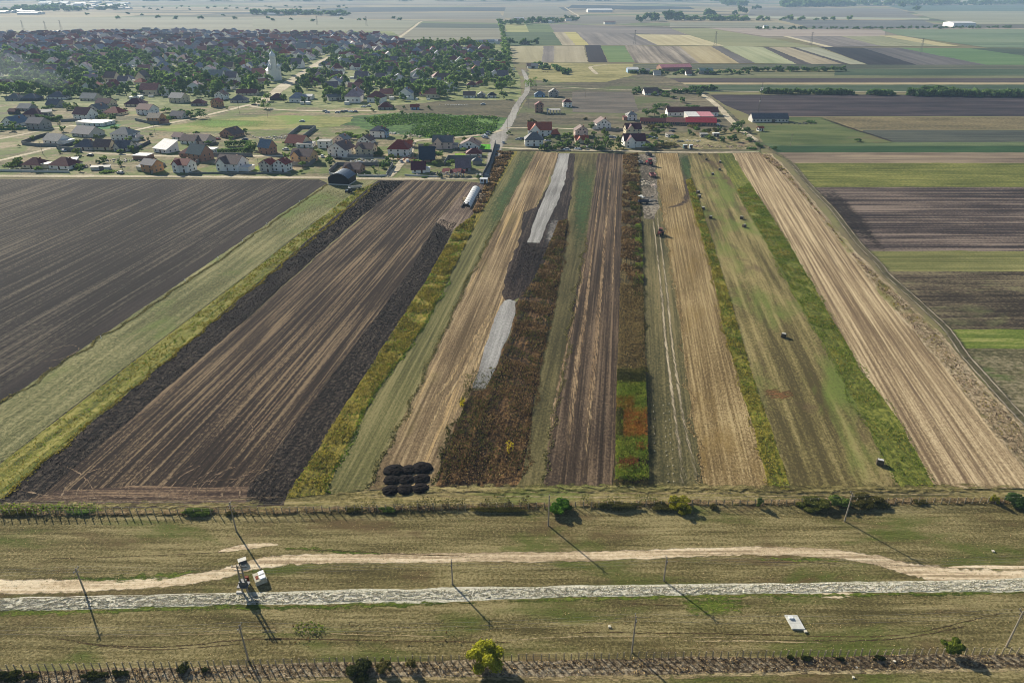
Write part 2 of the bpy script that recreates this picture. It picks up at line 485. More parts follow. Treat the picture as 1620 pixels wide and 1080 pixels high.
patch('cloddy_strip', [(598, 285), (645, 286), (560, 352), (350, 540), (70, 782), (20, 798), (-12, 798), (0, 790), (300, 540)], mC, label='black deep ploughed strip left of the brown field', cat='strip')
mD = field_mat('brown_tilled_soil', (38, 31, 27), (56, 46, 39), (126, 108, 84), ang=fA, streak=1.35, grain=.8, blot=.45, sx=.95, sy=.012, gs=1.6, bump=.16,
               extra=[((120, 100, 80), .9, .012, .60, .08)])
patch('tilled_field', [(640, 285), (745, 288), (735, 306), (700, 345), (640, 440), (533, 583), (393, 773), (385, 798), (20, 800), (70, 780), (350, 540)], mD,
      label='brown tilled field with long straw coloured streaks', cat='field')
mhe = field_mat('trampled_headland', (58, 46, 40), (88, 72, 60), (138, 116, 92), ang=math.pi/2, streak=1.3, grain=.9, blot=.4, sx=1.2, sy=.05)
patch('turning_headland', [(20, 801), (90, 778), (210, 768), (330, 772), (393, 768), (450, 787), (448, 800), (10, 806)], mhe, label='tractor turning headland at the foot of the brown field', cat='headland')
patch('cloddy_strip', [(694, 345), (725, 350), (677, 440), (450, 790), (446, 799), (388, 799), (393, 773), (533, 583), (640, 440)], mC, label='black cloddy strip right of the brown field', cat='strip')
patch('field_corner', [(745, 288), (770, 290), (748, 340), (716, 366), (690, 352), (715, 325), (735, 303)],
      field_mat('bare_corner', (60, 50, 46), (96, 82, 72), (140, 124, 106), ang=fA, streak=.8), label='bare trampled corner beside the polytunnel', cat='ground')

# ---- weeds beside, green and tan strips
ang2 = ang_of((590, 627), (745, 370)); ang3 = ang_of((683, 567), (790, 350))
mF = field_mat('weed_floor', (70, 68, 32), (112, 104, 44), (150, 134, 60), ang=ang2, streak=.8, grain=1.2, blot=.7, gs=1.0, bump=.3)
patch('weed_strip', [(786, 240), (818, 240), (745, 370), (710, 440), (673, 513), (590, 627), (513, 782), (450, 790), (677, 440), (718, 366), (748, 340)], mF,
      label='strip of yellow green weeds beside the cloddy soil', cat='strip')
mF2 = field_mat('dry_weed_floor', (86, 66, 44), (122, 96, 64), (150, 124, 84), ang=ang2, streak=.8, grain=1.0)
patch('dry_weed_strip', [(786, 240), (808, 240), (770, 310), (752, 340), (748, 330), (772, 285)], mF2, label='brown dried end of the weed strip', cat='strip')
mG = field_mat('mown_green', (72, 72, 44), (98, 96, 58), (132, 124, 84), ang=ang3, streak=1.1, grain=.7, blot=.4, sx=.8, sy=.01, gs=1.8, bump=.14)
patch('green_strip', [(818, 240), (848, 240), (790, 350), (743, 440), (683, 567), (583, 775), (513, 782), (590, 627), (673, 513), (710, 440), (745, 370)], mG,
      label='narrow mown green strip left of the stubble', cat='strip')
mGd = field_mat('lush_green', (46, 60, 36), (60, 78, 44), (82, 98, 56), ang=ang3, streak=.6, grain=.5, bump=.1)
soft_patch('lush_strip', [(826, 240), (848, 240), (792, 345), (770, 378), (772, 330), (800, 290)], mGd, label='dark lush upper end of the green strip', cat='strip')
mH = field_mat('straw_stubble', (86, 72, 52), (120, 102, 76), (162, 142, 108), ang=ang_of((700, 720), (838, 345)), streak=1.25, grain=.8, blot=.6, sx=.9, sy=.012, gs=1.7, bump=.14,
               extra=[((112, 100, 62), .05, .02, .55, .12), ((186, 158, 112), .5, .01, .6, .06)])
patch('stubble_strip', [(848, 240), (886, 242), (862, 300), (838, 345), (795, 465), (800, 480), (772, 545), (748, 614), (723, 666), (698, 720), (690, 774), (583, 776), (683, 567), (743, 440), (790, 350)],
      mH, label='tan stubble strip with pale wheel streaks', cat='strip')
mHb = field_mat('bright_straw', (130, 110, 80), (156, 134, 98), (182, 160, 122), ang=ang_of((700, 720), (795, 465)), streak=1.2, grain=.6, sx=1.2)
for q in ([(790, 480), (764, 530), (735, 585), (700, 640), (672, 690)], [(782, 486), (745, 545), (712, 600), (668, 655)], [(795, 490), (768, 545), (744, 600), (720, 650), (700, 700)],
          [(866, 292), (840, 345), (815, 400), (796, 462)]):
    ribbon('wheel_rut', q, 1.1, mHb, label='pale straw wheel rut in the stubble', cat='rut', rough=.7)
mJ = field_mat('peat_soil', (26, 22, 22), (44, 37, 35), (80, 68, 60), ang=ang3, streak=.9, grain=1.1, gs=1.2, bump=.5)
patch('peat_strip', [(884, 243), (912, 243), (905, 300), (897, 345), (880, 384), (845, 440), (822, 470), (808, 476), (797, 474), (792, 462), (805, 420), (825, 370), (827, 337), (850, 328), (872, 285)], mJ,
      label='black strip of fresh topsoil beside the gravel', cat='strip', amp=1.2)
mI = field_mat('crushed_stone', (108, 106, 102), (138, 136, 132), (170, 168, 162), ang=ang_of((858, 384), (892, 280)), streak=.7, grain=.9, sx=.6, gs=1.8, bump=.15)
patch('gravel_strip', [(885, 243), (901, 243), (893, 290), (880, 325), (867, 350), (855, 385), (835, 384), (845, 350), (856, 325), (870, 290)], mI, label='grey crushed stone strip ending in the topsoil', cat='gravel', amp=.7)
patch('gravel_strip', [(797, 476), (806, 473), (817, 477), (815, 500), (806, 525), (793, 560), (782, 585), (768, 614), (748, 612), (757, 585), (764, 560), (780, 510)], mI,
      label='isolated patch of grey crushed stone', cat='gravel', amp=.7)
mJ2 = field_mat('stony_soil', (70, 66, 64), (110, 106, 102), (150, 146, 140), ang=ang3, streak=.9, grain=1.3, gs=1.4)
soft_patch('stony_patch', [(872, 345), (884, 345), (880, 370), (874, 388), (865, 386), (862, 372)], mJ2, label='scatter of loose stones beside the gravel', cat='stones')
mK = field_mat('dry_weed_soil', (34, 27, 19), (76, 58, 38), (130, 100, 64), ang=ang_of((720, 700), (830, 450)), streak=.9, grain=1.3, blot=.7, gs=1.0, bump=.6)
patch('rank_weed_strip', [(884, 350), (899, 345), (889, 420), (873, 500), (859, 560), (844, 646), (824, 758), (818, 770), (690, 772), (698, 720), (723, 666), (748, 616), (768, 616), (793, 562), (808, 525), (817, 480), (822, 468), (845, 440), (868, 400)],
      mK, label='neglected strip of tall brown weeds', cat='strip', amp=.9)
mL = field_mat('olive_fallow', (64, 60, 38), (90, 84, 54), (118, 108, 72), ang=ang_of((861, 768), (928, 377)), streak=.9, grain=.9, sx=.8)
patch('fallow_strip', [(910, 243), (945, 243), (942, 280), (928, 377), (900, 519), (898, 560), (871, 678), (860, 770), (818, 770), (824, 758), (844, 646), (859, 560), (873, 500), (889, 420), (899, 345), (905, 300)],
      mL, label='olive green fallow strip left of the brown stripes', cat='strip')
soft_patch('lush_strip', [(914, 262), (943, 262), (936, 330), (926, 385), (908, 400), (905, 330)], mGd, label='dark green upper end of the olive strip', cat='strip')
mM = field_mat('mauve_brown_soil', (44, 36, 29), (70, 58, 47), (116, 98, 78), ang=fM, streak=1.2, grain=.7, blot=.5, sx=1.0, sy=.01, gs=1.8, bump=.16)
patch('striped_field', [(945, 243), (987, 243), (985, 300), (981, 480), (976, 600), (970, 772), (860, 772), (871, 678), (898, 560), (900, 519), (928, 377), (942, 280)], mM,
      label='brown tilled field with two straw stripes', cat='field')
mMs = field_mat('straw_stripe', (98, 80, 60), (132, 110, 84), (166, 144, 112), ang=fM, streak=.9, grain=1.0, sx=1.5)
ribbon('straw_stripe', [(966, 246), (965, 280), (958, 363), (946, 508), (940, 580), (933, 646), (925, 753)], [1.4, 1.5, 1.4, 1.5, 1.7, 1.6, 1.0], mMs, label='pale straw stripe through the middle of the brown field', cat='stripe', rough=.3)
ribbon('straw_stripe', [(953, 262), (951, 280), (936, 405), (924, 508), (915, 560), (906, 640), (896, 733)], [.8, 1.0, .9, 1.5, 1.8, 1.6, 1.1], mMs, label='pale straw stripe left of the middle stripe', cat='stripe', rough=.3)
ribbon('straw_stripe', [(978, 260), (974, 330), (968, 474)], .7, mMs, label='faint straw stripe at the right edge of the brown field', cat='stripe', rough=.3)
ribbon('straw_stripe', [(928, 400), (915, 470), (895, 560), (878, 640), (866, 720)], .9, mMs, label='ragged straw edge of the brown field', cat='stripe', rough=.8)
mN = field_mat('crop_floor', (44, 40, 24), (78, 68, 42), (118, 102, 62), ang=fM, streak=1.0, grain=1.2, sx=2.2, gs=1.2, bump=.4)
patch('crop_strip', [(987, 243), (1009, 243), (1011, 280), (1017, 447), (1021, 540), (1023, 650), (1027, 772), (971, 772), (976, 600), (981, 480), (985, 300)], mN,
      label='strip of unharvested crops and weeds', cat='strip')
mO = field_mat('track_grass', (66, 64, 42), (94, 88, 58), (128, 116, 80), ang=ang_of((1045, 760), (1028, 400)), streak=.8, grain=1.0, blot=.6, gs=1.8)
patch('grass_lane', [(1009, 243), (1038, 243), (1040, 280), (1067, 447), (1079, 540), (1100, 688), (1113, 773), (1027, 772), (1023, 650), (1021, 540), (1017, 447), (1011, 280)], mO,
      label='grass lane carrying two wheel tracks', cat='lane')
mTr = field_mat('pale_track', (132, 122, 100), (166, 152, 126), (196, 182, 152), ang=0, streak=.2, grain=1.0, gs=2.0)
for q in ([(1030, 300), (1033, 345), (1040, 405), (1047, 470), (1053, 540), (1065, 637), (1074, 705), (1082, 765)],
          [(1036, 300), (1040, 345), (1048, 405), (1056, 470), (1063, 540), (1079, 651), (1093, 716), (1104, 765)]):
    ribbon('wheel_track', q, [.5, .6, .6, .8, .8, .8, .8, 1.4], mTr, label='pale wheel track along the grass lane', cat='track', rough=.5)
mYd = field_mat('yard_gravel', (64, 60, 50), (94, 86, 74), (150, 140, 124), ang=0, streak=.3, grain=1.6, gs=.9, bump=.5)
patch('storage_yard', [(1011, 244), (1036, 244), (1038, 280), (1043, 330), (1036, 348), (1018, 346), (1014, 300)], mYd, label='stony storage yard at the top of the lane', cat='yard', amp=1.2)
mP = field_mat('maize_stubble', (96, 80, 52), (132, 112, 76), (174, 154, 112), ang=ang_of((1113, 773), (1067, 447)), streak=.9, grain=1.1, blot=.6, sx=1.6, sy=.02, gs=2.0, bump=.22,
               extra=[((134, 110, 62), .12, .03, .54, .2)], rows=(2.0, .25))
patch('stubble_field', [(1038, 243), (1073, 243), (1080, 280), (1100, 345), (1125, 424), (1144, 519), (1179, 636), (1218, 774), (1113, 774), (1100, 688), (1079, 540), (1067, 447), (1040, 280)], mP,
      label='tan maize stubble strip with fine rows', cat='field')
mdk = field_mat('damp_soil', (62, 52, 48), (78, 66, 58), (92, 78, 68), ang=0, streak=.3, grain=.5)
for q, w in (([(858, 400), (836, 470), (812, 540), (786, 610), (764, 680), (748, 765)], 1.3), ([(896, 350), (884, 430), (868, 500), (855, 565), (842, 640), (826, 740)], .7)):
    ribbon('furrow', q, w, mdark, label='dark furrow through the tall brown weeds' if w > 1 else 'painted shade line right of the tall brown weeds')  # the narrower ribbon is shade along the weed edge, drawn as a dark strip
ribbon('tyre_arc', [(1076, 250), (1083, 275), (1087, 300), (1084, 318), (1074, 325), (1056, 329)], 2.6, mdk, label='dark curved tyre trace in the stubble', cat='trace')
mQ = field_mat('margin_floor', (74, 74, 30), (116, 112, 44), (148, 136, 58), ang=ang_of((1196, 613), (1157, 480)), streak=.7, grain=1.2, blot=.8, gs=1.0, bump=.3)
patch('weed_margin', [(1085, 285), (1094, 281), (1126, 380), (1157, 480), (1196, 613), (1240, 738), (1250, 774), (1218, 774), (1179, 636), (1144, 519), (1125, 424), (1100, 345)], mQ,
      label='bright yellow green weed margin right of the stubble', cat='margin')
soft_patch('lush_strip', [(1073, 243), (1089, 243), (1097, 290), (1088, 288), (1081, 278)], mGd, label='dark green grass at the top of the weed margin', cat='strip')
angR = ang_of((1318, 572), (1150, 274))
mR = field_mat('hay_meadow', (78, 70, 44), (112, 102, 64), (150, 136, 92), ang=ang_of((1318, 700), (1120, 274)), streak=1.15, grain=.9, blot=.8, sx=.5, sy=.016, gs=1.7, bump=.16,
               extra=[((104, 120, 54), .06, .02, .52, .14), ((92, 74, 58), .06, .03, .57, .1)])
patch('hay_meadow', [(1089, 243), (1135, 243), (1150, 274), (1171, 313), (1207, 377), (1263, 480), (1318, 572), (1393, 716), (1425, 774), (1250, 774), (1240, 738), (1196, 613), (1157, 480), (1126, 380), (1094, 281)], mR,
      label='mown hay meadow dotted with dark bales', cat='meadow')
mRs = field_mat('rusty_grass', (92, 68, 44), (112, 82, 52), (128, 98, 64), ang=0, streak=.2, grain=1.0)
soft_patch('rusty_patch', [(1206, 617), (1225, 613), (1250, 619), (1258, 628), (1240, 634), (1215, 630)], mRs, label='rust coloured dried patch in the meadow', cat='patch')
mS = field_mat('clover_floor', (66, 72, 32), (96, 102, 42), (130, 130, 60), ang=angR, streak=.7, grain=1.3, blot=.6, gs=1.0, bump=.35)
patch('clover_strip', [(1135, 243), (1158, 243), (1178, 276), (1207, 322), (1242, 377), (1302, 480), (1366, 591), (1418, 660), (1482, 774), (1425, 774), (1393, 716), (1318, 572), (1263, 480), (1207, 377), (1171, 313), (1150, 274)], mS,
      label='bright green leafy strip right of the meadow', cat='strip')
mT = field_mat('ripe_stubble', (112, 94, 72), (156, 136, 104), (198, 178, 142), ang=ang_of((1500, 640), (1265, 306)), streak=1.35, grain=.9, blot=.4, sx=1.2, sy=.012, gs=2.2, bump=.14,
               extra=[((96, 78, 64), .5, .008, .6, .08)])
patch('straw_field', [(1158, 243), (1201, 242), (1227, 267), (1265, 306), (1353, 415), (1400, 475), (1486, 573), (1578, 694), (1650, 774), (1482, 774), (1418, 660), (1366, 591), (1302, 480), (1242, 377), (1207, 322), (1178, 276)], mT,
      label='pale straw coloured stubble field with long streaks', cat='field')
mU = field_mat('scrub_floor', (104, 92, 70), (146, 130, 100), (186, 168, 138), ang=angR, streak=.6, grain=1.4, blot=.8, gs=1.2, bump=.5,
               extra=[((110, 112, 50), .1, .05, .55, .1)])
patch('scrub_strip', [(1201, 240), (1222, 244), (1245, 268), (1275, 304), (1310, 346), (1352, 396), (1385, 430), (1480, 520), (1560, 610), (1640, 692), (1800, 850), (1700, 790), (1650, 774), (1578, 694), (1486, 573), (1400, 475), (1353, 415), (1265, 306), (1227, 267)], mU,
      label='strip of dry reeds and scrub beside the farm track', cat='scrub')

# ---- right hand cross fields (bounded on the left by the farm track)
TRK = [(1196, 222), (1208, 230), (1218, 237), (1235, 247), (1252, 259), (1263, 272), (1280, 293), (1298, 312), (1317, 332), (1340, 362), (1361, 389), (1392, 420), (1402, 434), (1440, 468), (1489, 513), (1508, 536), (1527, 564), (1570, 612), (1620, 667), (1700, 745), (1800, 840)]
def track_x(y):
    for (x0, y0), (x1, y1) in zip(TRK, TRK[1:]):
        if y0 <= y <= y1: return x0+(x1-x0)*(y-y0)/(y1-y0)
    return 1800
def cross(name, y0, y1, mat, label, x0=None, x1=2600, tilt=0, cat='field'):
    L = [(x0 if x0 is not None else track_x(y)+5, y) for y in np.linspace(y0, y1, 6)]
    patch(name, [(x1, y0+tilt), *L, (x1, y1+tilt)], mat, label=label, cat=cat)
E90 = math.pi/2
cross('green_field', 231, 241.5, field_mat('dark_green_crop', (36, 58, 38), (48, 74, 46), (64, 90, 54), ang=E90, streak=.5, grain=.4), 'narrow dark green crop strip across the right side')
cross('tilled_field', 241.5, 258, field_mat('grey_brown_tilth', (92, 80, 70), (122, 108, 92), (150, 134, 110), ang=E90, streak=1.3, grain=.4, sx=.25, sy=.006), 'grey brown tilled strip right of the farm track')
cross('green_field', 258, 296, field_mat('olive_crop', (74, 80, 38), (102, 106, 52), (136, 134, 74), ang=E90, streak=.8, grain=.9, blot=.6, sx=.3, gs=.9, bump=.25), 'olive green crop field right of the farm track')
cross('ploughed_field', 296, 397, field_mat('right_plough', (48, 42, 42), (78, 68, 64), (128, 114, 102), ang=E90, streak=1.5, grain=.7, blot=.6, sx=.35, sy=.008, gs=1.2, bump=.2), 'brown ploughed field right of the farm track')
soft_patch('ploughed_corner', [(1286, 297), (1318, 298), (1372, 350), (1402, 397), (1396, 397), (1352, 372), (1318, 333)], mdark, label='black turned soil corner beside the farm track', cat='corner')
cross('grass_field', 397, 429.5, field_mat('fresh_hay_grass', (92, 94, 54), (118, 118, 72), (148, 142, 92), ang=E90, streak=1.0, grain=.6, sx=.5, sy=.01), 'smooth light green grass strip on the right')
cross('ploughed_field', 429.5, 521, field_mat('weedy_plough', (52, 46, 38), (84, 74, 60), (122, 112, 86), ang=E90, streak=1.2, grain=1.1, blot=.9, sx=.5, sy=.02, gs=1.1, bump=.3, extra=[((110, 114, 74), .05, .02, .54, .12)]),
      'weedy brown ploughed field on the right')
cross('grass_field', 521, 552, field_mat('bright_grass', (76, 90, 36), (104, 118, 50), (146, 144, 84), ang=E90, streak=1.0, grain=.8, blot=.9, sx=.5, sy=.03), 'bright green grass strip on the right edge')
cross('fallow_field', 552, 840, field_mat('rough_fallow', (74, 72, 50), (104, 98, 72), (138, 128, 102), ang=E90, streak=.6, grain=1.4, blot=.9, gs=.9, bump=.3, extra=[((72, 94, 40), .12, .05, .54, .1)]),
      'rough weedy fallow in the right corner')
cross('meadow', 225, 231, field_mat('lane_grass', (72, 88, 60), (92, 106, 72), (118, 126, 88), ang=E90, streak=.8), 'grey green grass strip above the dark green crop', x0=1190)
cross('crop_field', 206, 225, field_mat('grey_tilth', (60, 64, 60), (76, 80, 72), (94, 94, 82), ang=E90, streak=.8, sx=.2, sy=.005), 'dark grey green tilled strip at the right', x0=1365)
cross('crop_field', 186, 205, field_mat('dry_sunflower', (84, 78, 58), (112, 102, 76), (138, 124, 90), ang=E90, streak=.5, grain=1.2, gs=.6, bump=.5), 'tan strip of dried sunflowers at the right', x0=1300)
patch('meadow', [(1195, 186), (1300, 186), (1412, 226), (1240, 230), (1205, 226)], field_mat('farm_meadow', (64, 78, 46), (86, 98, 58), (112, 116, 76), ang=E90, streak=.7, blot=.9, extra=[((104, 96, 72), .03, .02, .55, .1)]),
      label='green meadow in front of the grey roofed farm', cat='meadow')
ribbon('farm_ditch', [(1298, 187), (1345, 203), (1380, 214), (1414, 225)], 3.5, mdark, label='dark track bounding the farm meadow', cat='track')
patch('ploughed_field', [(1122, 150), (2600, 150), (2600, 184), (1190, 184), (1150, 168)], field_mat('blue_black_soil', (42, 38, 44), (60, 54, 58), (82, 72, 74), ang=E90, streak=1.0, grain=.3, sx=.08, sy=.003),
      label='dark ploughed band behind the farm', cat='field')

# ---- middle distance bands on the right
def bands(rows, ang=E90):
    for nm, pts, cols, lab in rows:
        m = field_mat(nm+'_cover', *cols, ang=ang, streak=1.0, grain=.35, blot=.7, sx=.05, sy=.002, gs=.25, bs=.008, bump=0)
        patch(nm, pts, m, label=lab, cat='field')
def hb(y0, y1, x0=800, x1=2600, t=0): return [(x0, y0), (x1, y0+t), (x1, y1+t), (x0, y1)]
Gd = ((50, 66, 50), (66, 82, 60), (90, 100, 74)); Gm = ((74, 94, 54), (96, 114, 64), (124, 134, 82)); Br = ((62, 56, 56), (80, 72, 70), (100, 90, 84))
Gy = ((98, 92, 86), (120, 112, 104), (142, 132, 120)); Tn = ((140, 128, 100), (162, 148, 116), (182, 168, 132)); Yg = ((128, 134, 70), (150, 150, 84), (168, 164, 104)); Bk = ((34, 32, 38), (44, 42, 48), (60, 56, 60))
bands([
 ('green_field', hb(134, 146, 900), Gd, 'dark green band before the hedges'),
 ('straw_field', hb(131, 134, 1000), Tn, 'thin pale band on the right'),
 ('ploughed_field', hb(124, 131, 960), Br, 'long brown band on the right'),
 ('grass_field', hb(115, 124, 1000), ((88, 92, 66), (110, 112, 82), (132, 128, 100)), 'dull green band beyond the red sheds'),
 ('green_field', hb(109, 120, 1320), Gd, 'green band behind the red sheds'),
 ('dark_grass_field', hb(102, 110, 860), ((64, 70, 56), (80, 84, 68), (102, 102, 82)), 'dark grass band at the foot of the far parcels'),
])
far = [
 ('yellow_field', [(800, 38), (831, 38), (837, 51), (800, 51)], Yg, 'yellow green parcel left of the far row'),
 ('green_field', [(831, 38), (868, 38), (877, 51), (837, 51)], Gm, 'bright green parcel in the far row'),
 ('green_field', [(798, 51), (875, 51), (890, 72), (806, 73)], ((62, 80, 50), (76, 96, 58), (94, 110, 70)), 'large dark green parcel by the far tree line'),
 ('tilled_field', [(868, 38), (1060, 45), (1085, 55), (877, 51)], Gy, 'grey tilled parcel in the far row'),
 ('stubble_field', [(875, 51), (892, 51), (911, 72), (890, 72)], Tn, 'narrow stubble parcel left of the yellow one'),
 ('yellow_field', [(892, 51), (911, 51), (932, 72), (911, 72)], ((160, 150, 80), (178, 166, 92), (190, 180, 110)), 'narrow yellow parcel'),
 ('tilled_field', [(911, 51), (1005, 54), (1040, 72), (932, 72)], Gy, 'grey tilled parcel right of the yellow one'),
 ('straw_field', [(1005, 55), (1090, 56), (1145, 73), (1040, 72)], ((166, 152, 108), (182, 168, 120), (196, 182, 136)), 'pale straw parcel with fine lines'),
 ('grass_field', [(1060, 45), (1120, 45), (1210, 60), (1300, 76), (1145, 73), (1090, 56)], ((112, 118, 76), (130, 132, 88), (150, 146, 102)), 'large olive green parcel'),
 ('tilled_field', [(1120, 45), (1400, 48), (1400, 58), (1210, 58)], ((140, 126, 112), (156, 140, 124), (170, 154, 136)), 'mauve grey tilled parcel'),
 ('green_field', [(1390, 47), (2400, 47), (2400, 80), (1560, 76), (1420, 56)], ((84, 104, 74), (104, 124, 88), (126, 138, 104)), 'wide green parcel at the right edge'),
 ('tilled_field', [(1245, 58), (1330, 58), (1400, 74), (1300, 75)], Gy, 'grey parcel behind the black one'),
 ('straw_field', [(1238, 58), (1247, 58), (1318, 75), (1305, 75)], ((176, 162, 124), (190, 176, 138), (200, 188, 150)), 'thin pale diagonal strip'),
 ('yellow_field', [(1390, 57), (1425, 57), (1520, 74), (1490, 74)], ((160, 148, 98), (176, 162, 110), (186, 174, 124)), 'thin ochre strip'),
 ('grass_field', [(1330, 58), (1395, 58), (1490, 74), (1395, 74)], ((118, 122, 84), (136, 136, 98), (152, 148, 112)), 'olive parcel behind the black one'),
 ('stubble_field', [(798, 73), (862, 73), (856, 99), (800, 99)], ((138, 130, 92), (156, 146, 106), (170, 160, 120)), 'pale grass parcel by the village edge'),
 ('tilled_field', [(860, 73), (877, 73), (876, 99), (857, 99)], Gy, 'narrow grey parcel left of the black one'),
 ('stubble_field', [(877, 73), (923, 73), (930, 99), (876, 99)], ((140, 130, 100), (156, 144, 112), (168, 156, 124)), 'tan parcel left of the black one'),
 ('ploughed_field', [(925, 72), (950, 72), (961, 99), (931, 99)], ((34, 28, 34), (44, 36, 42), (56, 48, 52)), 'small black ploughed parcel'),
 ('green_field', [(950, 73), (988, 73), (1004, 99), (963, 99)], ((82, 108, 56), (96, 122, 62), (112, 132, 74)), 'bright green parcel right of the black one'),
 ('striped_field', [(988, 72), (1075, 74), (1107, 101), (1004, 100)], ((98, 88, 78), (134, 122, 106), (166, 152, 132)), 'grey and tan striped parcel'),
 ('stubble_field', [(1075, 74), (1125, 74), (1170, 101), (1107, 101)], ((148, 132, 92), (166, 148, 104), (180, 164, 122)), 'ochre stubble parcel'),
 ('ploughed_field', [(1125, 74), (1140, 74), (1195, 101), (1170, 101)], ((80, 76, 74), (92, 88, 84), (108, 102, 96)), 'narrow dark grey parcel'),
 ('grass_field', [(1140, 73), (1210, 75), (1262, 102), (1195, 101)], ((132, 140, 96), (150, 154, 110), (168, 170, 126)), 'pale green parcel'),
 ('ploughed_field', [(1206, 75), (1216, 75), (1283, 102), (1260, 102)], Br, 'dark diagonal strip'),
 ('stubble_field', [(1216, 75), (1250, 76), (1332, 102), (1283, 102)], Tn, 'tan diagonal strip'),
 ('ploughed_field', [(1250, 76), (1258, 76), (1345, 102), (1332, 102)], Br, 'thin dark diagonal strip'),
 ('grass_field', [(1258, 76), (1295, 76), (1372, 103), (1345, 103)], ((128, 130, 104), (146, 146, 118), (160, 158, 130)), 'grey green diagonal strip'),
 ('ploughed_field', [(1298, 75), (1365, 76), (1450, 103), (1374, 103)], Bk, 'black ploughed parcel on the right'),
 ('tilled_field', [(1365, 76), (1422, 76), (1560, 103), (1450, 103)], ((78, 76, 76), (94, 90, 88), (112, 106, 100)), 'grey brown parcel right of the black one'),
 ('green_field', [(1422, 76), (1535, 77), (1700, 98), (1700, 103), (1560, 103)], ((74, 104, 60), (88, 120, 68), (104, 130, 80)), 'fresh green parcel at the right'),
 ('green_field', [(1535, 77), (2400, 80), (2400, 103), (1700, 100)], Gd, 'dark green parcel at the right edge'),
]
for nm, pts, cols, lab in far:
    cols = tuple(tuple(int(v*.8+.2*(sum(c)/3+4)) for v in c) for c in cols)  # greying paints distance haze into the parcel colours
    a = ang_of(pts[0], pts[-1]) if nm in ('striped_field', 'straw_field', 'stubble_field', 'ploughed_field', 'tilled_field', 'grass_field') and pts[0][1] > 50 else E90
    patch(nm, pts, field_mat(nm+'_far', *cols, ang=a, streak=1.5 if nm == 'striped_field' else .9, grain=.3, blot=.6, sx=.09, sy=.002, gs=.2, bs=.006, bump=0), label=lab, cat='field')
farther = [
 ('stubble_field', hb(28, 49, -1200, 560, 0) + [], ((158, 146, 116), (174, 160, 128), (186, 174, 140)), 'wide pale stubble plain beyond the village'),
 ('stubble_field', [(400, 30), (665, 33), (620, 62), (560, 60), (400, 52)], ((156, 146, 110), (172, 160, 124), (184, 172, 136)), 'pale stubble left of the far road'),
 ('tilled_field', [(658, 42), (795, 44), (800, 67), (628, 67)], ((148, 134, 108), (164, 148, 118), (176, 160, 130)), 'tan field right of the far road'),
 ('green_field', [(668, 37), (790, 39), (792, 45), (655, 44)], ((82, 94, 80), (96, 106, 90), (110, 118, 100)), 'dark green strip behind the tan field'),
 ('tilled_field', [(500, 25), (560, 21), (790, 20), (800, 31), (640, 31), (560, 30)], ((142, 126, 112), (158, 142, 124), (170, 154, 134)), 'pinkish tilled field in the distance'),
 ('ploughed_field', [(380, 20), (560, 12), (900, 12), (900, 17), (600, 19), (500, 22), (300, 24)], ((72, 78, 84), (84, 90, 94), (98, 102, 104)), 'dark blue grey band in the distance'),
 ('stubble_field', [(800, 12), (880, 10), (905, 24), (880, 29), (795, 29)], ((146, 132, 112), (160, 144, 122), (172, 156, 132)), 'brownish field behind the far hamlet'),
 ('stubble_field', [(905, 26), (1060, 27), (1080, 31), (990, 38), (900, 38)], ((140, 122, 106), (154, 136, 118), (166, 148, 128)), 'reddish brown field beyond the far track'),
 ('ploughed_field', [(905, 8), (1090, 11), (1100, 15), (1000, 16), (898, 13)], ((50, 60, 70), (60, 70, 78), (72, 80, 86)), 'dark band behind the white greenhouse'),
 ('stubble_field', [(1060, 36), (1230, 36), (1275, 45), (1060, 43)], ((150, 140, 112), (166, 154, 124), (178, 166, 136)), 'pale field along the far road'),
 ('tilled_field', [(1230, 31), (1460, 33), (1500, 45), (1290, 46)], ((112, 106, 104), (128, 120, 116), (142, 134, 126)), 'grey violet field left of the white hall'),
 ('tilled_field', [(1190, 12), (1420, 14), (1460, 30), (1180, 27)], ((136, 122, 110), (150, 134, 120), (162, 148, 132)), 'brownish field in the far right'),
 ('straw_field', [(1180, 26), (1470, 29), (1470, 31.5), (1180, 29)], ((186, 174, 140), (198, 186, 150), (206, 196, 162)), 'thin bright strip in the far right'),
 ('straw_field', [(1440, 18), (2400, 20), (2400, 40), (1520, 38), (1470, 28)], ((166, 154, 118), (180, 166, 128), (190, 178, 140)), 'pale field behind the white hall'),
 ('green_field', [(1400, 9), (2400, 9), (2400, 19), (1440, 18)], ((92, 112, 96), (106, 124, 106), (120, 134, 116)), 'blue green field in the far right'),
]
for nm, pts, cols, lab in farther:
    cols = tuple(tuple(int((v*.7+.3*(sum(c)/3))*(.80, .84, .84)[i]) for i, v in enumerate(c)) for c in cols)  # greyed and dimmed in the colour, in place of thicker haze
    patch(nm, pts, field_mat(nm+'_distant', *cols, ang=E90, streak=1.0, grain=.2, blot=.8, sx=.03, sy=.001, gs=.1, bs=.004, bump=0), label=lab, cat='field')

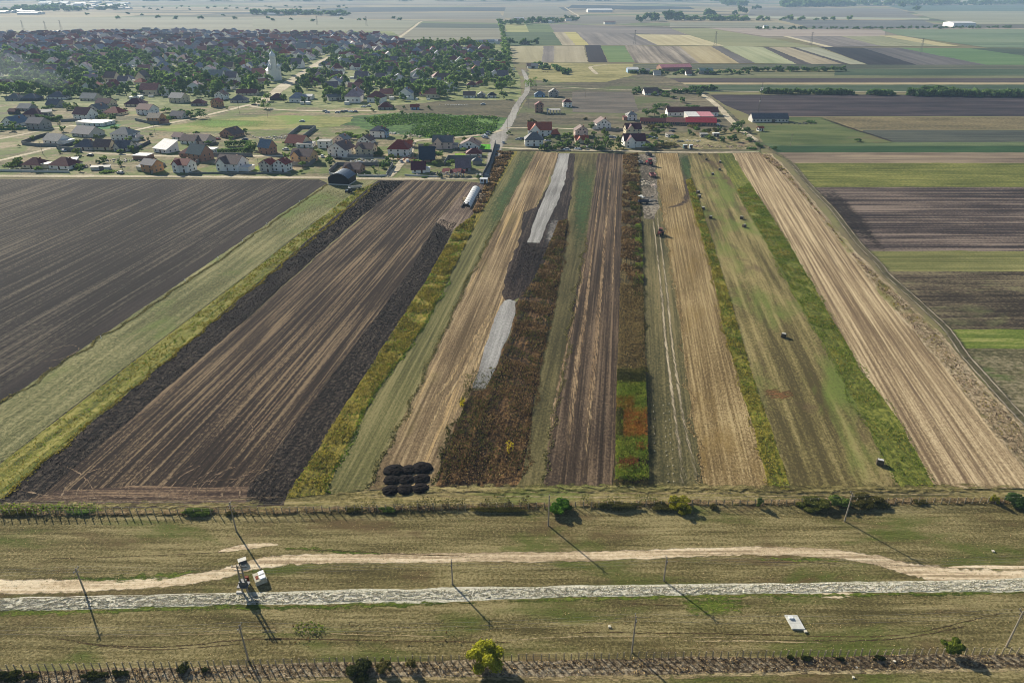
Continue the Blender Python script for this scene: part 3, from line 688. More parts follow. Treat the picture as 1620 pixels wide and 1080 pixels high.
# ---- ground between the houses
townland = field_mat('town_ground', (84, 84, 60), (122, 114, 86), (160, 146, 118), ang=E90, streak=.7, grain=1.0, blot=1.0, sx=.2, sy=.02, gs=.5, bs=.02, bump=.15,
                     extra=[((92, 112, 50), .05, .04, .46, .1), ((156, 130, 100), .03, .02, .58, .1)])
patch('town_ground', [(-1500, 150), (0, 160), (330, 160), (400, 152), (600, 160), (800, 145), (830, 170), (790, 236), (772, 286), (560, 282), (-1500, 279)], townland, label='grassy open plots among the new houses', cat='ground')
villageland = field_mat('village_ground', (84, 96, 56), (116, 124, 76), (150, 148, 108), ang=E90, streak=.5, grain=1.2, blot=1.0, sx=.1, sy=.02, gs=.12, bs=.012, bump=0)
patch('village_ground', [(-1500, 50), (620, 50), (645, 66), (785, 68), (800, 80), (822, 120), (826, 160), (600, 172), (450, 170), (330, 168), (0, 166), (-1500, 175)], villageland, label='gardens of the old village', cat='ground')
patch('meadow', [(560, 184), (640, 178), (720, 180), (790, 182), (812, 186), (792, 214), (760, 217), (680, 220), (600, 208), (540, 196)],
      field_mat('reed_meadow', (44, 70, 38), (66, 98, 46), (96, 126, 62), ang=E90, streak=.7, grain=1.1, blot=.9, sx=.15, gs=.4, bump=.6), label='lush green meadow left of the village road', cat='meadow', amp=4)
patch('meadow', [(620, 168), (700, 160), (812, 158), (822, 165), (812, 187), (720, 182), (640, 180)], field_mat('brown_meadow', (68, 66, 52), (88, 84, 64), (108, 100, 78), ang=E90, streak=.7, grain=.9, blot=.8, sx=.12, gs=.3),
      label='brown rough meadow behind the lush one', cat='meadow', amp=3)
patch('meadow', [(230, 205), (330, 190), (440, 183), (560, 186), (540, 200), (400, 206), (300, 210)], field_mat('yellow_meadow', (100, 106, 58), (128, 130, 72), (152, 146, 92), ang=E90, streak=.8, blot=.9, sx=.12, gs=.4,
      extra=[((104, 134, 50), .02, .02, .5, .1)]), label='yellow green meadow in front of the old village', cat='meadow', amp=3)
soft_patch('garden_lawn', [(300, 190), (330, 188), (430, 192), (415, 200), (330, 204), (300, 200)], field_mat('fresh_lawn', (84, 116, 44), (104, 136, 54), (128, 150, 72), ang=E90, streak=.7), label='bright green stretch of the village meadow', cat='lawn')
rightland = field_mat('right_ground', (70, 68, 54), (98, 92, 74), (126, 116, 94), ang=E90, streak=.9, grain=.8, blot=.9, sx=.12, sy=.006, gs=.35, bs=.015, bump=0, extra=[((86, 98, 58), .02, .015, .52, .1)])
patch('grassland', [(832, 100), (1000, 102), (1120, 148), (1160, 182), (1200, 222), (1204, 242), (900, 240), (780, 238), (800, 214), (832, 160)], rightland, label='rough grassland right of the village road', cat='grassland')
patch('yellow_grassland', [(836, 100), (1000, 102), (1010, 118), (960, 130), (880, 131), (836, 126)], field_mat('yellow_rough', (112, 108, 66), (140, 134, 86), (160, 150, 106), ang=E90, streak=.8, blot=.9, sx=.1, gs=.3),
      label='yellow grassland with sheds', cat='grassland', amp=2.5)
patch('fallow_field', [(930, 146), (1000, 146), (1010, 176), (1000, 180), (905, 178), (905, 146)], field_mat('grey_fallow', (78, 74, 68), (98, 92, 84), (118, 110, 98), ang=E90, streak=.8, sx=.1),
      label='grey fallow plot behind the white house', cat='field', amp=1)
patch('yard_grass', [(960, 214), (1185, 206), (1198, 236), (1030, 238), (965, 238)], field_mat('yard_mix', (88, 86, 58), (120, 114, 76), (158, 146, 112), ang=E90, streak=.5, grain=1.2, blot=.9, sx=.2, gs=.5,
      extra=[((136, 112, 94), .04, .04, .54, .1)]), label='uneven weedy yard along the field edge', cat='yard', amp=1)

# ---- roads
dust = field_mat('dusty_road', (150, 140, 116), (184, 172, 146), (208, 196, 170), ang=E90, streak=.8, grain=.8, sx=1.2, sy=.03, gs=1.0, bump=.05)
asph = field_mat('village_road', (126, 122, 114), (150, 146, 138), (172, 168, 158), ang=0, streak=.5, grain=.6, gs=.6, bump=0)
ribbon('road', [(-900, 279), (0, 278.5), (250, 279.5), (480, 281), (600, 283), (700, 283), (755, 283), (766, 282)], 4.2, dust, label='pale dirt road between the houses and the dark fields', cat='road')
ribbon('road', [(-300, 293), (-60, 266), (0, 254), (60, 240), (90, 234), (150, 242), (260, 247), (330, 247), (480, 247), (560, 250), (650, 252)], 4.0, dust, label='dirt street through the new houses', cat='road')
ribbon('road', [(-60, 228), (0, 220), (60, 208), (110, 200), (150, 200)], 4.0, dust, label='dirt lane bending through the left plots', cat='road')
ribbon('road', [(180, 214), (240, 201), (300, 189), (360, 175), (392, 167), (408, 166), (428, 152), (452, 135), (478, 118), (500, 103), (512, 95), (520, 90)], [5, 5, 5, 5, 6, 9, 11, 13, 13, 11, 8, 6], dust, label='broad pale main street of the village', cat='road')
ribbon('road', [(392, 168), (440, 174), (520, 176), (600, 176)], 4, dust, label='dirt lane in front of the old village', cat='road')
ribbon('road', [(826, 110), (834, 128), (833, 146), (824, 158), (816, 172), (808, 190), (798, 206), (790, 216), (786, 228), (780, 250), (772, 270), (768, 290)], [5, 5, 5, 5.5, 5.5, 6, 7, 11, 9, 6, 4.5, 4], asph,
       label='grey village road curving down to the fields', cat='road')
ribbon('road', [(786, 234), (830, 236), (900, 238), (960, 239), (1000, 240), (1040, 241), (1120, 242), (1200, 241)], 3.6, dust, label='dirt road along the upper field ends', cat='road')
ribbon('road', [(796, 206), (760, 214), (700, 220), (655, 224), (648, 240), (640, 252), (625, 270), (615, 281)], 4.5, dust, label='dirt street between the villas', cat='road')
ribbon('road', [(1104, 146), (1125, 160), (1142, 175), (1155, 190), (1175, 208), (1198, 224)], 5, dust, label='straight pale farm road beside the long sheds', cat='road')
ribbon('road', [(622, 66), (640, 54), (655, 43), (668, 34), (690, 33)], [7, 7, 7, 7, 6], dust, label='pale road crossing the far plain', cat='road')
ribbon('road', [(800, 34), (860, 38), (950, 40), (1100, 44), (1300, 47), (1500, 47), (2400, 45)], 6, dust, label='main road crossing the far fields', cat='road', z=.9)
ribbon('road', [(893, 12), (905, 20), (915, 28), (880, 35)], 8, dust, label='far track behind the hamlet', cat='road', z=.9)
ribbon('road', [(960, 103), (935, 106), (938, 112), (945, 118)], 5, dust, label='short pale track to the sheds', cat='road')
ribbon('road', [(850, 137), (900, 139), (960, 142), (1020, 142), (1100, 143), (1300, 146), (2400, 146)], 3, dust, label='thin track behind the grey fallow', cat='road')
for a in ([(836, 156), (880, 157), (895, 158)], [(800, 203), (860, 203), (915, 205), (960, 205), (1020, 205)]):
    ribbon('lane', a, 3, dust, label='thin pale lane among the right hand houses', cat='lane')
# farm track with two ruts
rut = field_mat('rut_dust', (124, 114, 98), (154, 144, 124), (180, 168, 146), ang=0, streak=.2, grain=.9)
verge = field_mat('track_verge', (62, 60, 44), (88, 84, 62), (112, 104, 80), ang=0, streak=.2, grain=1.0)
ribbon('farm_track', TRK, [4, 4, 4, 4, 4, 4, 4, 4, 4, 4, 4, 3.8, 3.6, 3.4, 3.4, 3.2, 3.2, 3.2, 3.2, 3.2, 3.2], verge, label='farm track verge curving along the scrub', cat='track', n=6)
for off in (-1.0, 1.0):
    P = [at(*p)+Vector((off, 0, 0)) for p in TRK]
    ribbon('wheel_rut', P, .55, rut, label='worn wheel rut of the farm track, %s one' % ('left' if off < 0 else 'right'), cat='rut', world=True, n=6, rough=.5)

# ---- foreground tracks
dirt = field_mat('dirt_track', (150, 132, 104), (196, 176, 144), (222, 206, 176), ang=E90, streak=1.3, grain=.8, sx=1.6, sy=.04, gs=1.6, bump=.08, extra=[((108, 92, 70), 1.2, .05, .6, .1)])
ribbon('dirt_track', [(-400, 938), (-100, 931), (0, 928), (120, 926), (200, 923), (290, 917), (345, 908), (400, 893), (450, 886), (520, 883), (600, 883), (750, 881), (900, 880), (1000, 877), (1100, 873), (1200, 871), (1300, 874), (1380, 885), (1450, 902), (1510, 913), (1620, 918), (2000, 918)],
       [w*1.3 for w in (2.3, 2.3, 2.2, 2.0, 1.8, 1.7, 1.7, 1.8, 1.8, 1.6, 1.6, 1.6, 1.7, 1.6, 1.5, 1.5, 1.6, 1.8, 2.4, 3.2, 3.4, 3.4)], dirt, label='winding sandy track across the pasture', cat='track', n=12, rough=.3)
ribbon('dirt_track', [(345, 873), (365, 868), (385, 865), (410, 862), (440, 861)], [.6, 1.1, 1.3, 1.1, .4], dirt, label='short bare patch above the sandy track', cat='track')
ribbon('bare_patch', [(1262, 941), (1290, 939.5), (1320, 941), (1345, 939.5), (1372, 938.5)], [.3, 1.0, 1.2, .8, .3], dirt, label='bare sandy patch below the gravel road', cat='patch')
ribbon('bare_patch', [(1500, 897), (1540, 896), (1600, 897), (1660, 896)], [.3, .6, .8, .5], dirt, label='bare patch above the track at the right', cat='patch')
def gravel_mat():
    t = NT('gravel_road', .9, .15)
    G = t.noise(t.coord(0, (2.4, 3.2, 1)), 1.0, 5.0, .8)
    B = t.noise(t.coord(0, (.08, .5, 1)), 1.0, 4.0, .6)
    c = t.ramp(t.math('ADD', t.math('MULTIPLY', t.math('SUBTRACT', G, .5), 1.8), t.math('ADD', t.math('MULTIPLY', t.math('SUBTRACT', B, .5), .8), .5), True),
               [(.1, srgb(96, 98, 68)), (.34, srgb(160, 156, 132)), (.55, srgb(208, 202, 182)), (.9, srgb(222, 216, 198))])
    E = t.noise(t.coord(0, (1.1, 2.2, 1), (9, 4, 0)), 1.0, 5.0, .8); c = t.mix(t.math('MULTIPLY', t.math('SUBTRACT', E, .53), 6.0, True), c, srgb(118, 118, 78)); t.bump(G, .1); return t.out(c)
GV = gravel_mat()
gtop = [(-400, 953), (0, 946), (200, 940), (400, 937), (600, 931), (800, 928), (1000, 925), (1200, 922), (1400, 920), (1620, 914), (2000, 908)]
gbot = [(2000, 930), (1620, 935), (1400, 937), (1200, 939), (1000, 943), (800, 947), (700, 953), (600, 954), (400, 956), (200, 962), (0, 967), (-400, 974)]
patch('gravel_road', gtop+gbot, GV, label='rough white gravel road across the pasture', cat='road', amp=.35)
mgr = field_mat('green_verge', (58, 72, 24), (84, 98, 34), (112, 118, 52), ang=E90, streak=1.0, grain=1.1, sx=1.0, sy=.06, gs=1.8)
for q, w, lab in (([(-100, 973), (0, 970), (150, 967), (300, 961), (450, 960), (600, 957), (760, 953)], 1.0, 'green grass edge below the gravel road, left part'),
             ([(760, 952), (900, 948), (1100, 943), (1300, 941), (1500, 938), (1660, 936)], .8, 'green grass edge below the gravel road, right part'),
             ([(80, 914), (180, 915), (260, 910), (330, 901)], 1.3, 'green grass edge above the sandy track'),
             ([(430, 869), (480, 868), (560, 873), (620, 875)], .9, 'green grass beside the upper wheel marks'),
             ([(1180, 884), (1260, 885), (1330, 887)], 1.1, 'green grass inside the bend of the track')):
    ribbon('green_verge', q, [.2]+[w]*(len(q)-2)+[.2], mgr, label=lab, cat='verge', rough=1.2)
soft_patch('green_patch', [(1070, 946), (1120, 943), (1170, 944), (1186, 958), (1175, 970), (1140, 975), (1100, 974), (1085, 960)], mgr, label='green grass patch beside the pole shadow', cat='patch')
dk = field_mat('wheel_mark_soil', (62, 52, 34), (84, 70, 46), (104, 88, 60), ang=E90, streak=.8, grain=1.0)
lt = field_mat('pale_wheel_mark', (126, 112, 80), (150, 134, 98), (172, 156, 120), ang=E90, streak=.8, grain=.8)
marks = [([(0, 1001), (100, 1004), (180, 1005), (300, 1003), (430, 999), (600, 1004), (800, 1008)], .22, lt), ([(90, 1010), (150, 1018), (220, 1023), (300, 1020), (400, 1011), (600, 1012)], .28, dk),
         ([(110, 1014), (160, 1021), (230, 1027), (310, 1024), (390, 1017)], .22, dk), ([(430, 869), (520, 870), (640, 876), (760, 880)], .25, dk),
         ([(0, 947), (200, 943), (380, 938)], .2, dk), ([(40, 884), (200, 880), (380, 872)], .2, dk), ([(1180, 889), (1270, 889), (1330, 892)], .22, dk),
         ([(820, 1003), (960, 1000), (1200, 1003), (1360, 1007), (1450, 1000), (1540, 980), (1620, 960)], .25, dk), ([(1210, 1012), (1360, 1013), (1440, 1007), (1530, 990)], .22, dk),
         ([(800, 1012), (900, 1007), (1000, 1006), (1200, 1008)], .25, lt), ([(1000, 955), (1080, 957)], .2, dk), ([(1080, 1013), (1210, 1014), (1300, 1017)], .3, lt), ([(400, 1008), (600, 1013), (700, 1014), (830, 1016)], .22, dk),
         ([(0, 780+12), (300, 792), (450, 786)], .2, lt), ([(560, 779), (800, 778), (1100, 780), (1300, 777), (1620, 776)], .35, lt), ([(560, 786), (800, 785), (1100, 787), (1300, 783), (1620, 781)], .3, lt)]
for i, (q, w, m) in enumerate(marks):
    ribbon('wheel_mark', q, w, m, label='faint wheel mark number %s in the grass' % 'one two three four five six seven eight nine ten eleven twelve thirteen fourteen fifteen sixteen'.split()[i], cat='mark', rough=1.0)
# curved tyre marks on the turning headland
tm = field_mat('tyre_mark_dust', (84, 70, 58), (120, 102, 84), (156, 136, 112), ang=0, streak=.2, grain=1.2)
arcs = [[(x+55*s, 735), (x+22*s, 752), (x+4*s, 772), (x, 790)] for x, s in ((188, 1), (200, 1), (252, 1), (266, 1), (297, 1.1), (311, 1.3), (324, .9), (350, 1.6), (368, .9), (378, 1.2), (150, -.9), (120, 1.2), (98, 1.4))]
arcs += [[(420, 742), (370, 757), (320, 763), (293, 775), (290, 792)], [(100, 790), (200, 787), (320, 788), (440, 786)], [(60, 796), (180, 793), (300, 795), (400, 793)], [(30, 775), (80, 785), (120, 790)],
         [(410, 640), (390, 660), (400, 680), (380, 720)], [(340, 655), (370, 658), (400, 655)]]
for q in arcs:
    ribbon('tyre_mark', q, .34, tm, label='curved tractor tyre mark on the turning headland', cat='mark', rough=1.2)
q = [(62, 572), (58, 563), (66, 556), (90, 550), (115, 546), (125, 552), (110, 562), (90, 569), (70, 571), (62, 572)]
ribbon('tyre_mark', q, .26, tm, label='loop shaped tyre mark in the large dark field', cat='mark', rough=.5)
# ditch strip and pale track at the very bottom
ditch = field_mat('ditch_bank', (72, 60, 44), (116, 102, 80), (164, 150, 124), ang=E90, streak=.6, grain=1.7, blot=.7, gs=1.6, bump=.5)
patch('ditch_bank', [(-400, 1068), (0, 1060), (400, 1052), (600, 1047), (1000, 1041), (1620, 1033), (2100, 1026), (2100, 1050), (1620, 1057), (1000, 1069), (500, 1072), (0, 1088), (-400, 1100)], ditch,
      label='rough bank below the lower fence', cat='bank')
ribbon('dirt_track', [(-300, 1098), (0, 1086), (300, 1078), (500, 1074), (760, 1073), (1000, 1071), (1300, 1063), (1620, 1058), (2000, 1050)], .8, lt, label='pale track along the bottom edge of the view', cat='track', rough=.6)
ribbon('headland_edge', [(515, 779), (700, 775), (900, 773), (1100, 773), (1300, 774), (1480, 773), (1650, 773)], 2.6, lane, label='trampled edge where the strips meet the headland', cat='edge', rough=.8)
ribbon('headland_edge', [(-60, 800), (100, 799), (300, 799), (450, 796)], 1.6, lane, label='trampled edge below the dark fields', cat='edge', rough=.8)
bank = field_mat('fence_bank', (72, 58, 40), (112, 94, 66), (146, 126, 92), ang=E90, streak=.5, grain=1.6, gs=1.4, bump=.4)
ribbon('fence_bank', [(-400, 806), (0, 812), (400, 809), (600, 805), (1100, 796), (1620, 791), (2100, 787)], 1.5, bank, label='low dry bank under the upper fence', cat='bank', rough=.8)
# ------------------------------------------------------------ vegetation covers near by
lm_yellow = leaf_mat('yellow_weed_leaf', (84, 82, 32), (144, 132, 48), (184, 166, 74), .16)
lm_green = leaf_mat('green_weed_leaf', (52, 75, 25), (105, 130, 37), (165, 177, 60), .12)
lm_lush = leaf_mat('lush_leaf', (70, 90, 32), (114, 132, 44), (158, 164, 66), .1)
lm_brown = leaf_mat('brown_weed_leaf', (62, 51, 31), (110, 86, 53), (170, 142, 94), .14)
lm_olive = leaf_mat('olive_weed_leaf', (40, 44, 20), (78, 80, 34), (122, 116, 54), .2)
lm_rust = leaf_mat('rust_crop_leaf', (112, 78, 26), (168, 108, 42), (196, 148, 62), .5)
lm_crop = leaf_mat('green_crop_leaf', (78, 96, 28), (122, 142, 42), (186, 180, 74), .3)
lm_straw = leaf_mat('straw_tuft', (126, 105, 69), (181, 156, 110), (227, 202, 154), .3)
lm_grass = leaf_mat('grass_tuft', (71, 75, 39), (119, 114, 66), (170, 154, 101), .2)
lm_reed = leaf_mat('reed', (128, 108, 85), (188, 163, 131), (234, 211, 177), .15)
clod = field_mat('clod_soil', (28, 25, 24), (48, 42, 39), (88, 78, 70), ang=0, streak=.2, grain=1.6, gs=3.0)

WF = [(745, 370), (710, 440), (673, 513), (590, 627), (513, 780), (452, 788), (677, 440), (720, 364), (752, 338)]
scatter('weeds', WF, 11.50, 0.68, 0.30, lm_yellow, 'yellow flowering weeds in the strip beside the cloddy soil', 'weeds', clump=.16)
scatter('weeds', WF, 5.06, 0.45, 0.27, lm_green, 'green undergrowth in the strip beside the cloddy soil', 'weeds', clump=.3)
scatter('weeds', [(786, 240), (812, 240), (760, 340), (748, 336), (772, 285)], 5.75, 0.68, 0.36, lm_brown, 'dry brown weeds at the top of the weed strip', 'weeds', clump=.2)
WB = [(566, 300), (592, 290), (300, 540), (0, 788), (-60, 790), (10, 728), (252, 542)]
scatter('weeds', WB, 3.68, 0.26, 0.24, lm_yellow, 'low yellow weeds along the fallow strip', 'weeds', clump=.2)
scatter('weeds', WB, 2.30, 0.26, 0.24, lm_green, 'low green weeds along the fallow strip', 'weeds', clump=.35)
WK = [(884, 352), (897, 348), (888, 420), (872, 500), (857, 560), (842, 646), (824, 752), (770, 764), (700, 768), (702, 720), (726, 666), (752, 620), (772, 616), (795, 564), (810, 525), (819, 482), (846, 440)]
scatter('weeds', WK, 9.66, 0.83, 0.30, lm_brown, 'tall dry brown weeds in the neglected strip', 'weeds', clump=.13)
scatter('weeds', WK, 5.06, 0.75, 0.30, lm_olive, 'dark olive weeds in the neglected strip', 'weeds', clump=.2)
scatter('weeds', [(735, 590), (800, 580), (790, 640), (760, 720), (700, 768), (702, 720), (726, 666)], 6.90, 0.83, 0.30, lm_olive, 'dark weeds crowding the lower left of the neglected strip', 'weeds', clump=.3)
scatter('flower_patch', [(1000/1, 700), (1000, 700)] and [(800, 705), (812, 703), (814, 716), (803, 720)], 14, 1.3, .35, leaf_mat('yellow_flower', (150, 130, 30), (196, 176, 44), (214, 200, 70), .4), 'patch of yellow flowers among brown weeds', 'flowers')
scatter('flower_patch', [(727, 634), (736, 634), (735, 645), (728, 646)], 14, 1.3, .35, leaf_mat('yellow_blossom', (150, 136, 26), (204, 188, 40), (220, 206, 70), .4), 'small yellow flower patch at the edge of the stubble', 'flowers')
# the mixed crop strip
scatter('weeds', [(986, 245), (1009, 245), (1011, 280), (1017, 447), (981, 447), (985, 300)], 7.36, 0.98, 0.36, lm_brown, 'dry brown weeds in the upper crop strip', 'weeds', clump=.12)
scatter('weeds', [(996, 290), (1010, 290), (1018, 470), (1002, 470)], 7.82, 0.98, 0.33, lm_olive, 'dark green weeds in the upper crop strip', 'weeds', clump=.14)
scatter('weeds', [(1004, 350), (1014, 350), (1018, 450), (1006, 450)], 11.50, 0.98, 0.30, lm_lush, 'bright green weeds at the right edge of the crop strip', 'weeds', clump=.25)
scatter('dry_crop', [(981, 450), (1017, 450), (1021, 590), (977, 590)], 12.00, 0.96, 0.24, leaf_mat('dry_maize_leaf', (76, 62, 36), (128, 108, 66), (172, 150, 96), .2), 'dry brown crop rows in the strip', 'crop')
for y0, y1, m, xa, xb, lab in ((588, 612, lm_olive, 0, 1, 'dark green crop stand at its upper end'), (610, 636, lm_crop, 0, 1, 'yellow green crop stand'), (634, 656, lm_crop, .55, 1, 'bright green corner of the crop stand'),
                        (632, 650, leaf_mat('ochre_crop', (96, 74, 24), (150, 118, 40), (180, 150, 60), .3), 0, .6, 'ochre yellow corner of the crop stand'), (652, 696, lm_rust, .22, 1, 'rust orange crop block'),
                        (652, 700, lm_olive, 0, .25, 'dark crop beside the rust orange block'), (696, 732, lm_crop, 0, 1, 'bright green crop block below the orange one'), (706, 716, lm_rust, .6, 1, 'small rust orange corner in the green crop'),
                        (730, 746, leaf_mat('red_crop', (80, 48, 24), (128, 80, 40), (160, 110, 60), .3), .1, .7, 'red brown crop block near the lower end'), (742, 762, lm_crop, 0, 1, 'green crop at the lower end of the strip')):
    L = lambda y, t: (976-(y-590)*.02 + ((1021+(y-590)*.03)-(976-(y-590)*.02))*t, y)
    scatter('crop', [L(y0, xa), L(y0, xb), L(y1, xb), L(y1, xa)], 52.00, 1.60, 0.25, m, lab, 'crop', upright=.1, hmin=.1)
scatter('crop', [(976, 640), (1020, 640), (1023, 760), (974, 760)], 12, 1.7, .25, lm_crop, 'green leaves mixed through all the crop blocks', 'crop', clump=.5)
scatter('crop', [(976, 596), (1020, 596), (1023, 760), (974, 760)], 3, 1.6, .25, lm_olive, 'dark leaves mixed through all the crop blocks', 'crop', clump=.7)
scatter('weeds', [(972, 764), (1026, 764), (1027, 772), (971, 772)], 13.80, 0.60, 0.24, lm_olive, 'dark weeds at the foot of the crop strip', 'weeds')
WQ = [(1085, 287), (1094, 283), (1126, 380), (1157, 480), (1196, 613), (1240, 738), (1248, 771), (1219, 771), (1180, 636), (1145, 519), (1126, 424), (1101, 345)]
scatter('weeds', WQ, 8.28, 0.60, 0.27, lm_yellow, 'yellow weeds along the margin right of the stubble', 'weeds', clump=.16)
scatter('weeds', WQ, 6.44, 0.52, 0.27, lm_lush, 'green weeds along the margin right of the stubble', 'weeds', clump=.22)
WS = [(1165, 300), (1185, 290), (1207, 322), (1242, 377), (1302, 480), (1366, 591), (1416, 660), (1478, 771), (1427, 771), (1395, 716), (1320, 572), (1265, 480), (1209, 377), (1175, 318)]
scatter('clover', WS, 12.10, 0.28, 0.25, lm_lush, 'bright green leafy crop right of the meadow', 'crop', clump=.2)
scatter('clover', WS, 4.40, 0.28, 0.25, lm_yellow, 'yellowing leaves in the leafy crop right of the meadow', 'crop', clump=.12)
WU = [(1203, 246), (1218, 246), (1245, 272), (1275, 310), (1345, 396), (1385, 434), (1480, 528), (1555, 618), (1635, 700), (1700, 788), (1652, 772), (1578, 690), (1487, 571), (1402, 473), (1355, 413), (1267, 305), (1229, 267)]
scatter('reeds', WU, 5.72, 0.50, 0.21, lm_reed, 'pale dry reeds beside the farm track', 'reeds', clump=.13)
scatter('weeds', WU, 2.99, 0.54, 0.23, leaf_mat('mauve_scrub', (72, 58, 48), (112, 94, 78), (146, 126, 104), .2), 'brown dead scrub beside the farm track', 'scrub', clump=.18)
scatter('weeds', WU, 2.30, 0.48, 0.21, lm_yellow, 'yellow green weeds beside the farm track', 'weeds', clump=.22)
# clods on the deep ploughed strips
for PX, lab in (([(600, 287), (640, 287), (560, 352), (350, 540), (70, 782), (20, 795), (0, 792), (300, 540)], 'earth clods on the left black strip'),
                ([(696, 347), (723, 352), (676, 440), (449, 788), (390, 797), (394, 773), (534, 583), (641, 440)], 'earth clods on the right black strip')):
    scatter('soil_clods', PX, 3.4, .14, .24, clod, lab, 'clods', upright=.2)
scatter('soil_clods', [(838, 390), (870, 392), (845, 440), (820, 468), (797, 470), (808, 425), (830, 380)], 3.20, 0.15, 0.28, clod, 'earth clods on the topsoil strip', 'clods')
# tufts over the pasture
PA = [(-20, 820), (400, 818), (1100, 806), (1640, 800), (1700, 905), (1640, 1030), (1000, 1038), (500, 1046), (-20, 1056)]
scatter('grass_tufts', PA, 3.2, .09, .13, lm_grass, 'dry grass tufts scattered over the pasture', 'grass', maxn=45000)
scatter('grass_tufts', PA, 2.6, .09, .13, lm_straw, 'pale straw tufts scattered over the pasture', 'grass', maxn=26000, clump=.12)
FB = [(516, 300), (556, 305), (250, 540), (8, 725), (-60, 780), (-150, 765), (0, 648), (250, 475)]
scatter('grass_tufts', FB, 2.2, .08, .14, lm_grass, 'short grass tufts on the fallow strip', 'grass')
scatter('grass_tufts', [(1130, 380), (1200, 385), (1262, 500), (1316, 590), (1390, 720), (1418, 770), (1255, 770), (1200, 613), (1160, 480)], 2.4, .12, .2, lm_grass, 'short grass tufts on the hay meadow', 'grass', clump=.05)
BK = [(-20, 1063), (400, 1053), (600, 1048), (1000, 1041), (1640, 1033), (1680, 1054), (1000, 1066), (500, 1070), (-20, 1088)]
scatter('bank_tufts', BK, 6, 0.2, 0.15, lm_brown, 'brown tufts on the bank below the lower fence', 'grass', clump=.5)
scatter('bank_tufts', BK, 7, .28, .22, lm_straw, 'pale tufts on the bank below the lower fence', 'grass', clump=.5)
scatter('bank_tufts', [(-20, 808), (400, 805), (600, 802), (1100, 792), (1640, 787), (1640, 797), (1100, 802), (400, 815), (-20, 818)], 7.50, 0.28, 0.21, lm_straw, 'pale tufts along the upper fence', 'grass', clump=.4)
scatter('bank_tufts', [(-20, 808), (400, 805), (600, 802), (1100, 792), (1640, 787), (1640, 797), (1100, 802), (400, 815), (-20, 818)], 6.00, 0.28, 0.21, lm_brown, 'brown tufts along the upper fence', 'grass', clump=.4)
scatter('hedge_tufts', [(-20, 800), (160, 800), (165, 812), (-20, 816)], 10.40, 1.08, 0.30, lm_green, 'low green hedge growth at the left of the upper fence', 'undergrowth')
scatter('hedge_tufts', [(548, 794), (700, 793), (840, 788), (838, 800), (700, 806), (550, 808)], 13.00, 1.20, 0.27, lm_grass, 'low overgrown hedge left of the round green tree', 'undergrowth', clump=.3)
scatter('hedge_tufts', [(920, 786), (1040, 786), (1040, 798), (920, 799)], 15.60, 1.32, 0.27, leaf_mat('hedge_leaf', (60, 66, 30), (110, 112, 58), (150, 144, 90), .3), 'low overgrown hedge between the two fence trees', 'undergrowth', clump=.2)
scatter('hedge_tufts', [(640, 796), (840, 792), (838, 801), (640, 806)], 13.00, 1.32, 0.27, lm_olive, 'dark hedge growth above the ditch shadow', 'undergrowth', clump=.3)
scatter('weed_patch', [(466, 986), (498, 984), (520, 990), (515, 1002), (480, 1005), (464, 998)], 18, .5, .25, lm_lush, 'bright green weed patch in the pasture', 'weeds')
scatter('weed_patch', [(410, 990), (600, 986), (800, 1000), (790, 1018), (600, 1020), (410, 1015)], .9, .35, .25, lm_brown, 'scattered dark thistles in the pasture', 'weeds', clump=.25)
scatter('meadow_reeds', [(575, 188), (640, 180), (720, 182), (790, 186), (780, 212), (680, 218), (600, 206)], 1.0, .7, .6, leaf_mat('meadow_leaf', (54, 80, 38), (84, 116, 50), (120, 146, 70), .03), 'tall green reeds in the village meadow', 'reeds', clump=.03)

# stacks of stones on the gravel road: real relief
def gravel_lumps():
    W = [at(*p) for p in gtop+gbot]
    W = [p for p in W]
    P = sample_poly([at(*p) for p in [(-20, 948), (400, 939), (800, 930), (1200, 924), (1640, 916), (1640, 933), (1200, 937), (800, 945), (400, 954), (-20, 966)]], 16000)
    C = np.column_stack([P, RNG.uniform(.02, .07, len(P))])
    v = quad_arrays(C, .2, np.tile([-.3, .4, .85], (len(P), 1)), .8)
    v[:, 2] = np.maximum(v[:, 2], .03)
    k = np.array([noise.noise(Vector((p[0]*1.1, p[1]*2.0, 7))) for p in P]); v = v.reshape(-1, 4, 3)[k < .12].reshape(-1, 3)
    m = NT('pale_stone', .9, .15); g = m.n.new('ShaderNodeNewGeometry')
    m.out(m.ramp(g.outputs['Random Per Island'], [(0, srgb(104, 102, 78)), (.5, srgb(166, 160, 136)), (1, srgb(226, 220, 202))]))
    tag(link('gravel_stones', quads_to_mesh('gravel_stones', v, m.m)), 'loose pale stones over the gravel road', 'stones', kind='stuff')
gravel_lumps()

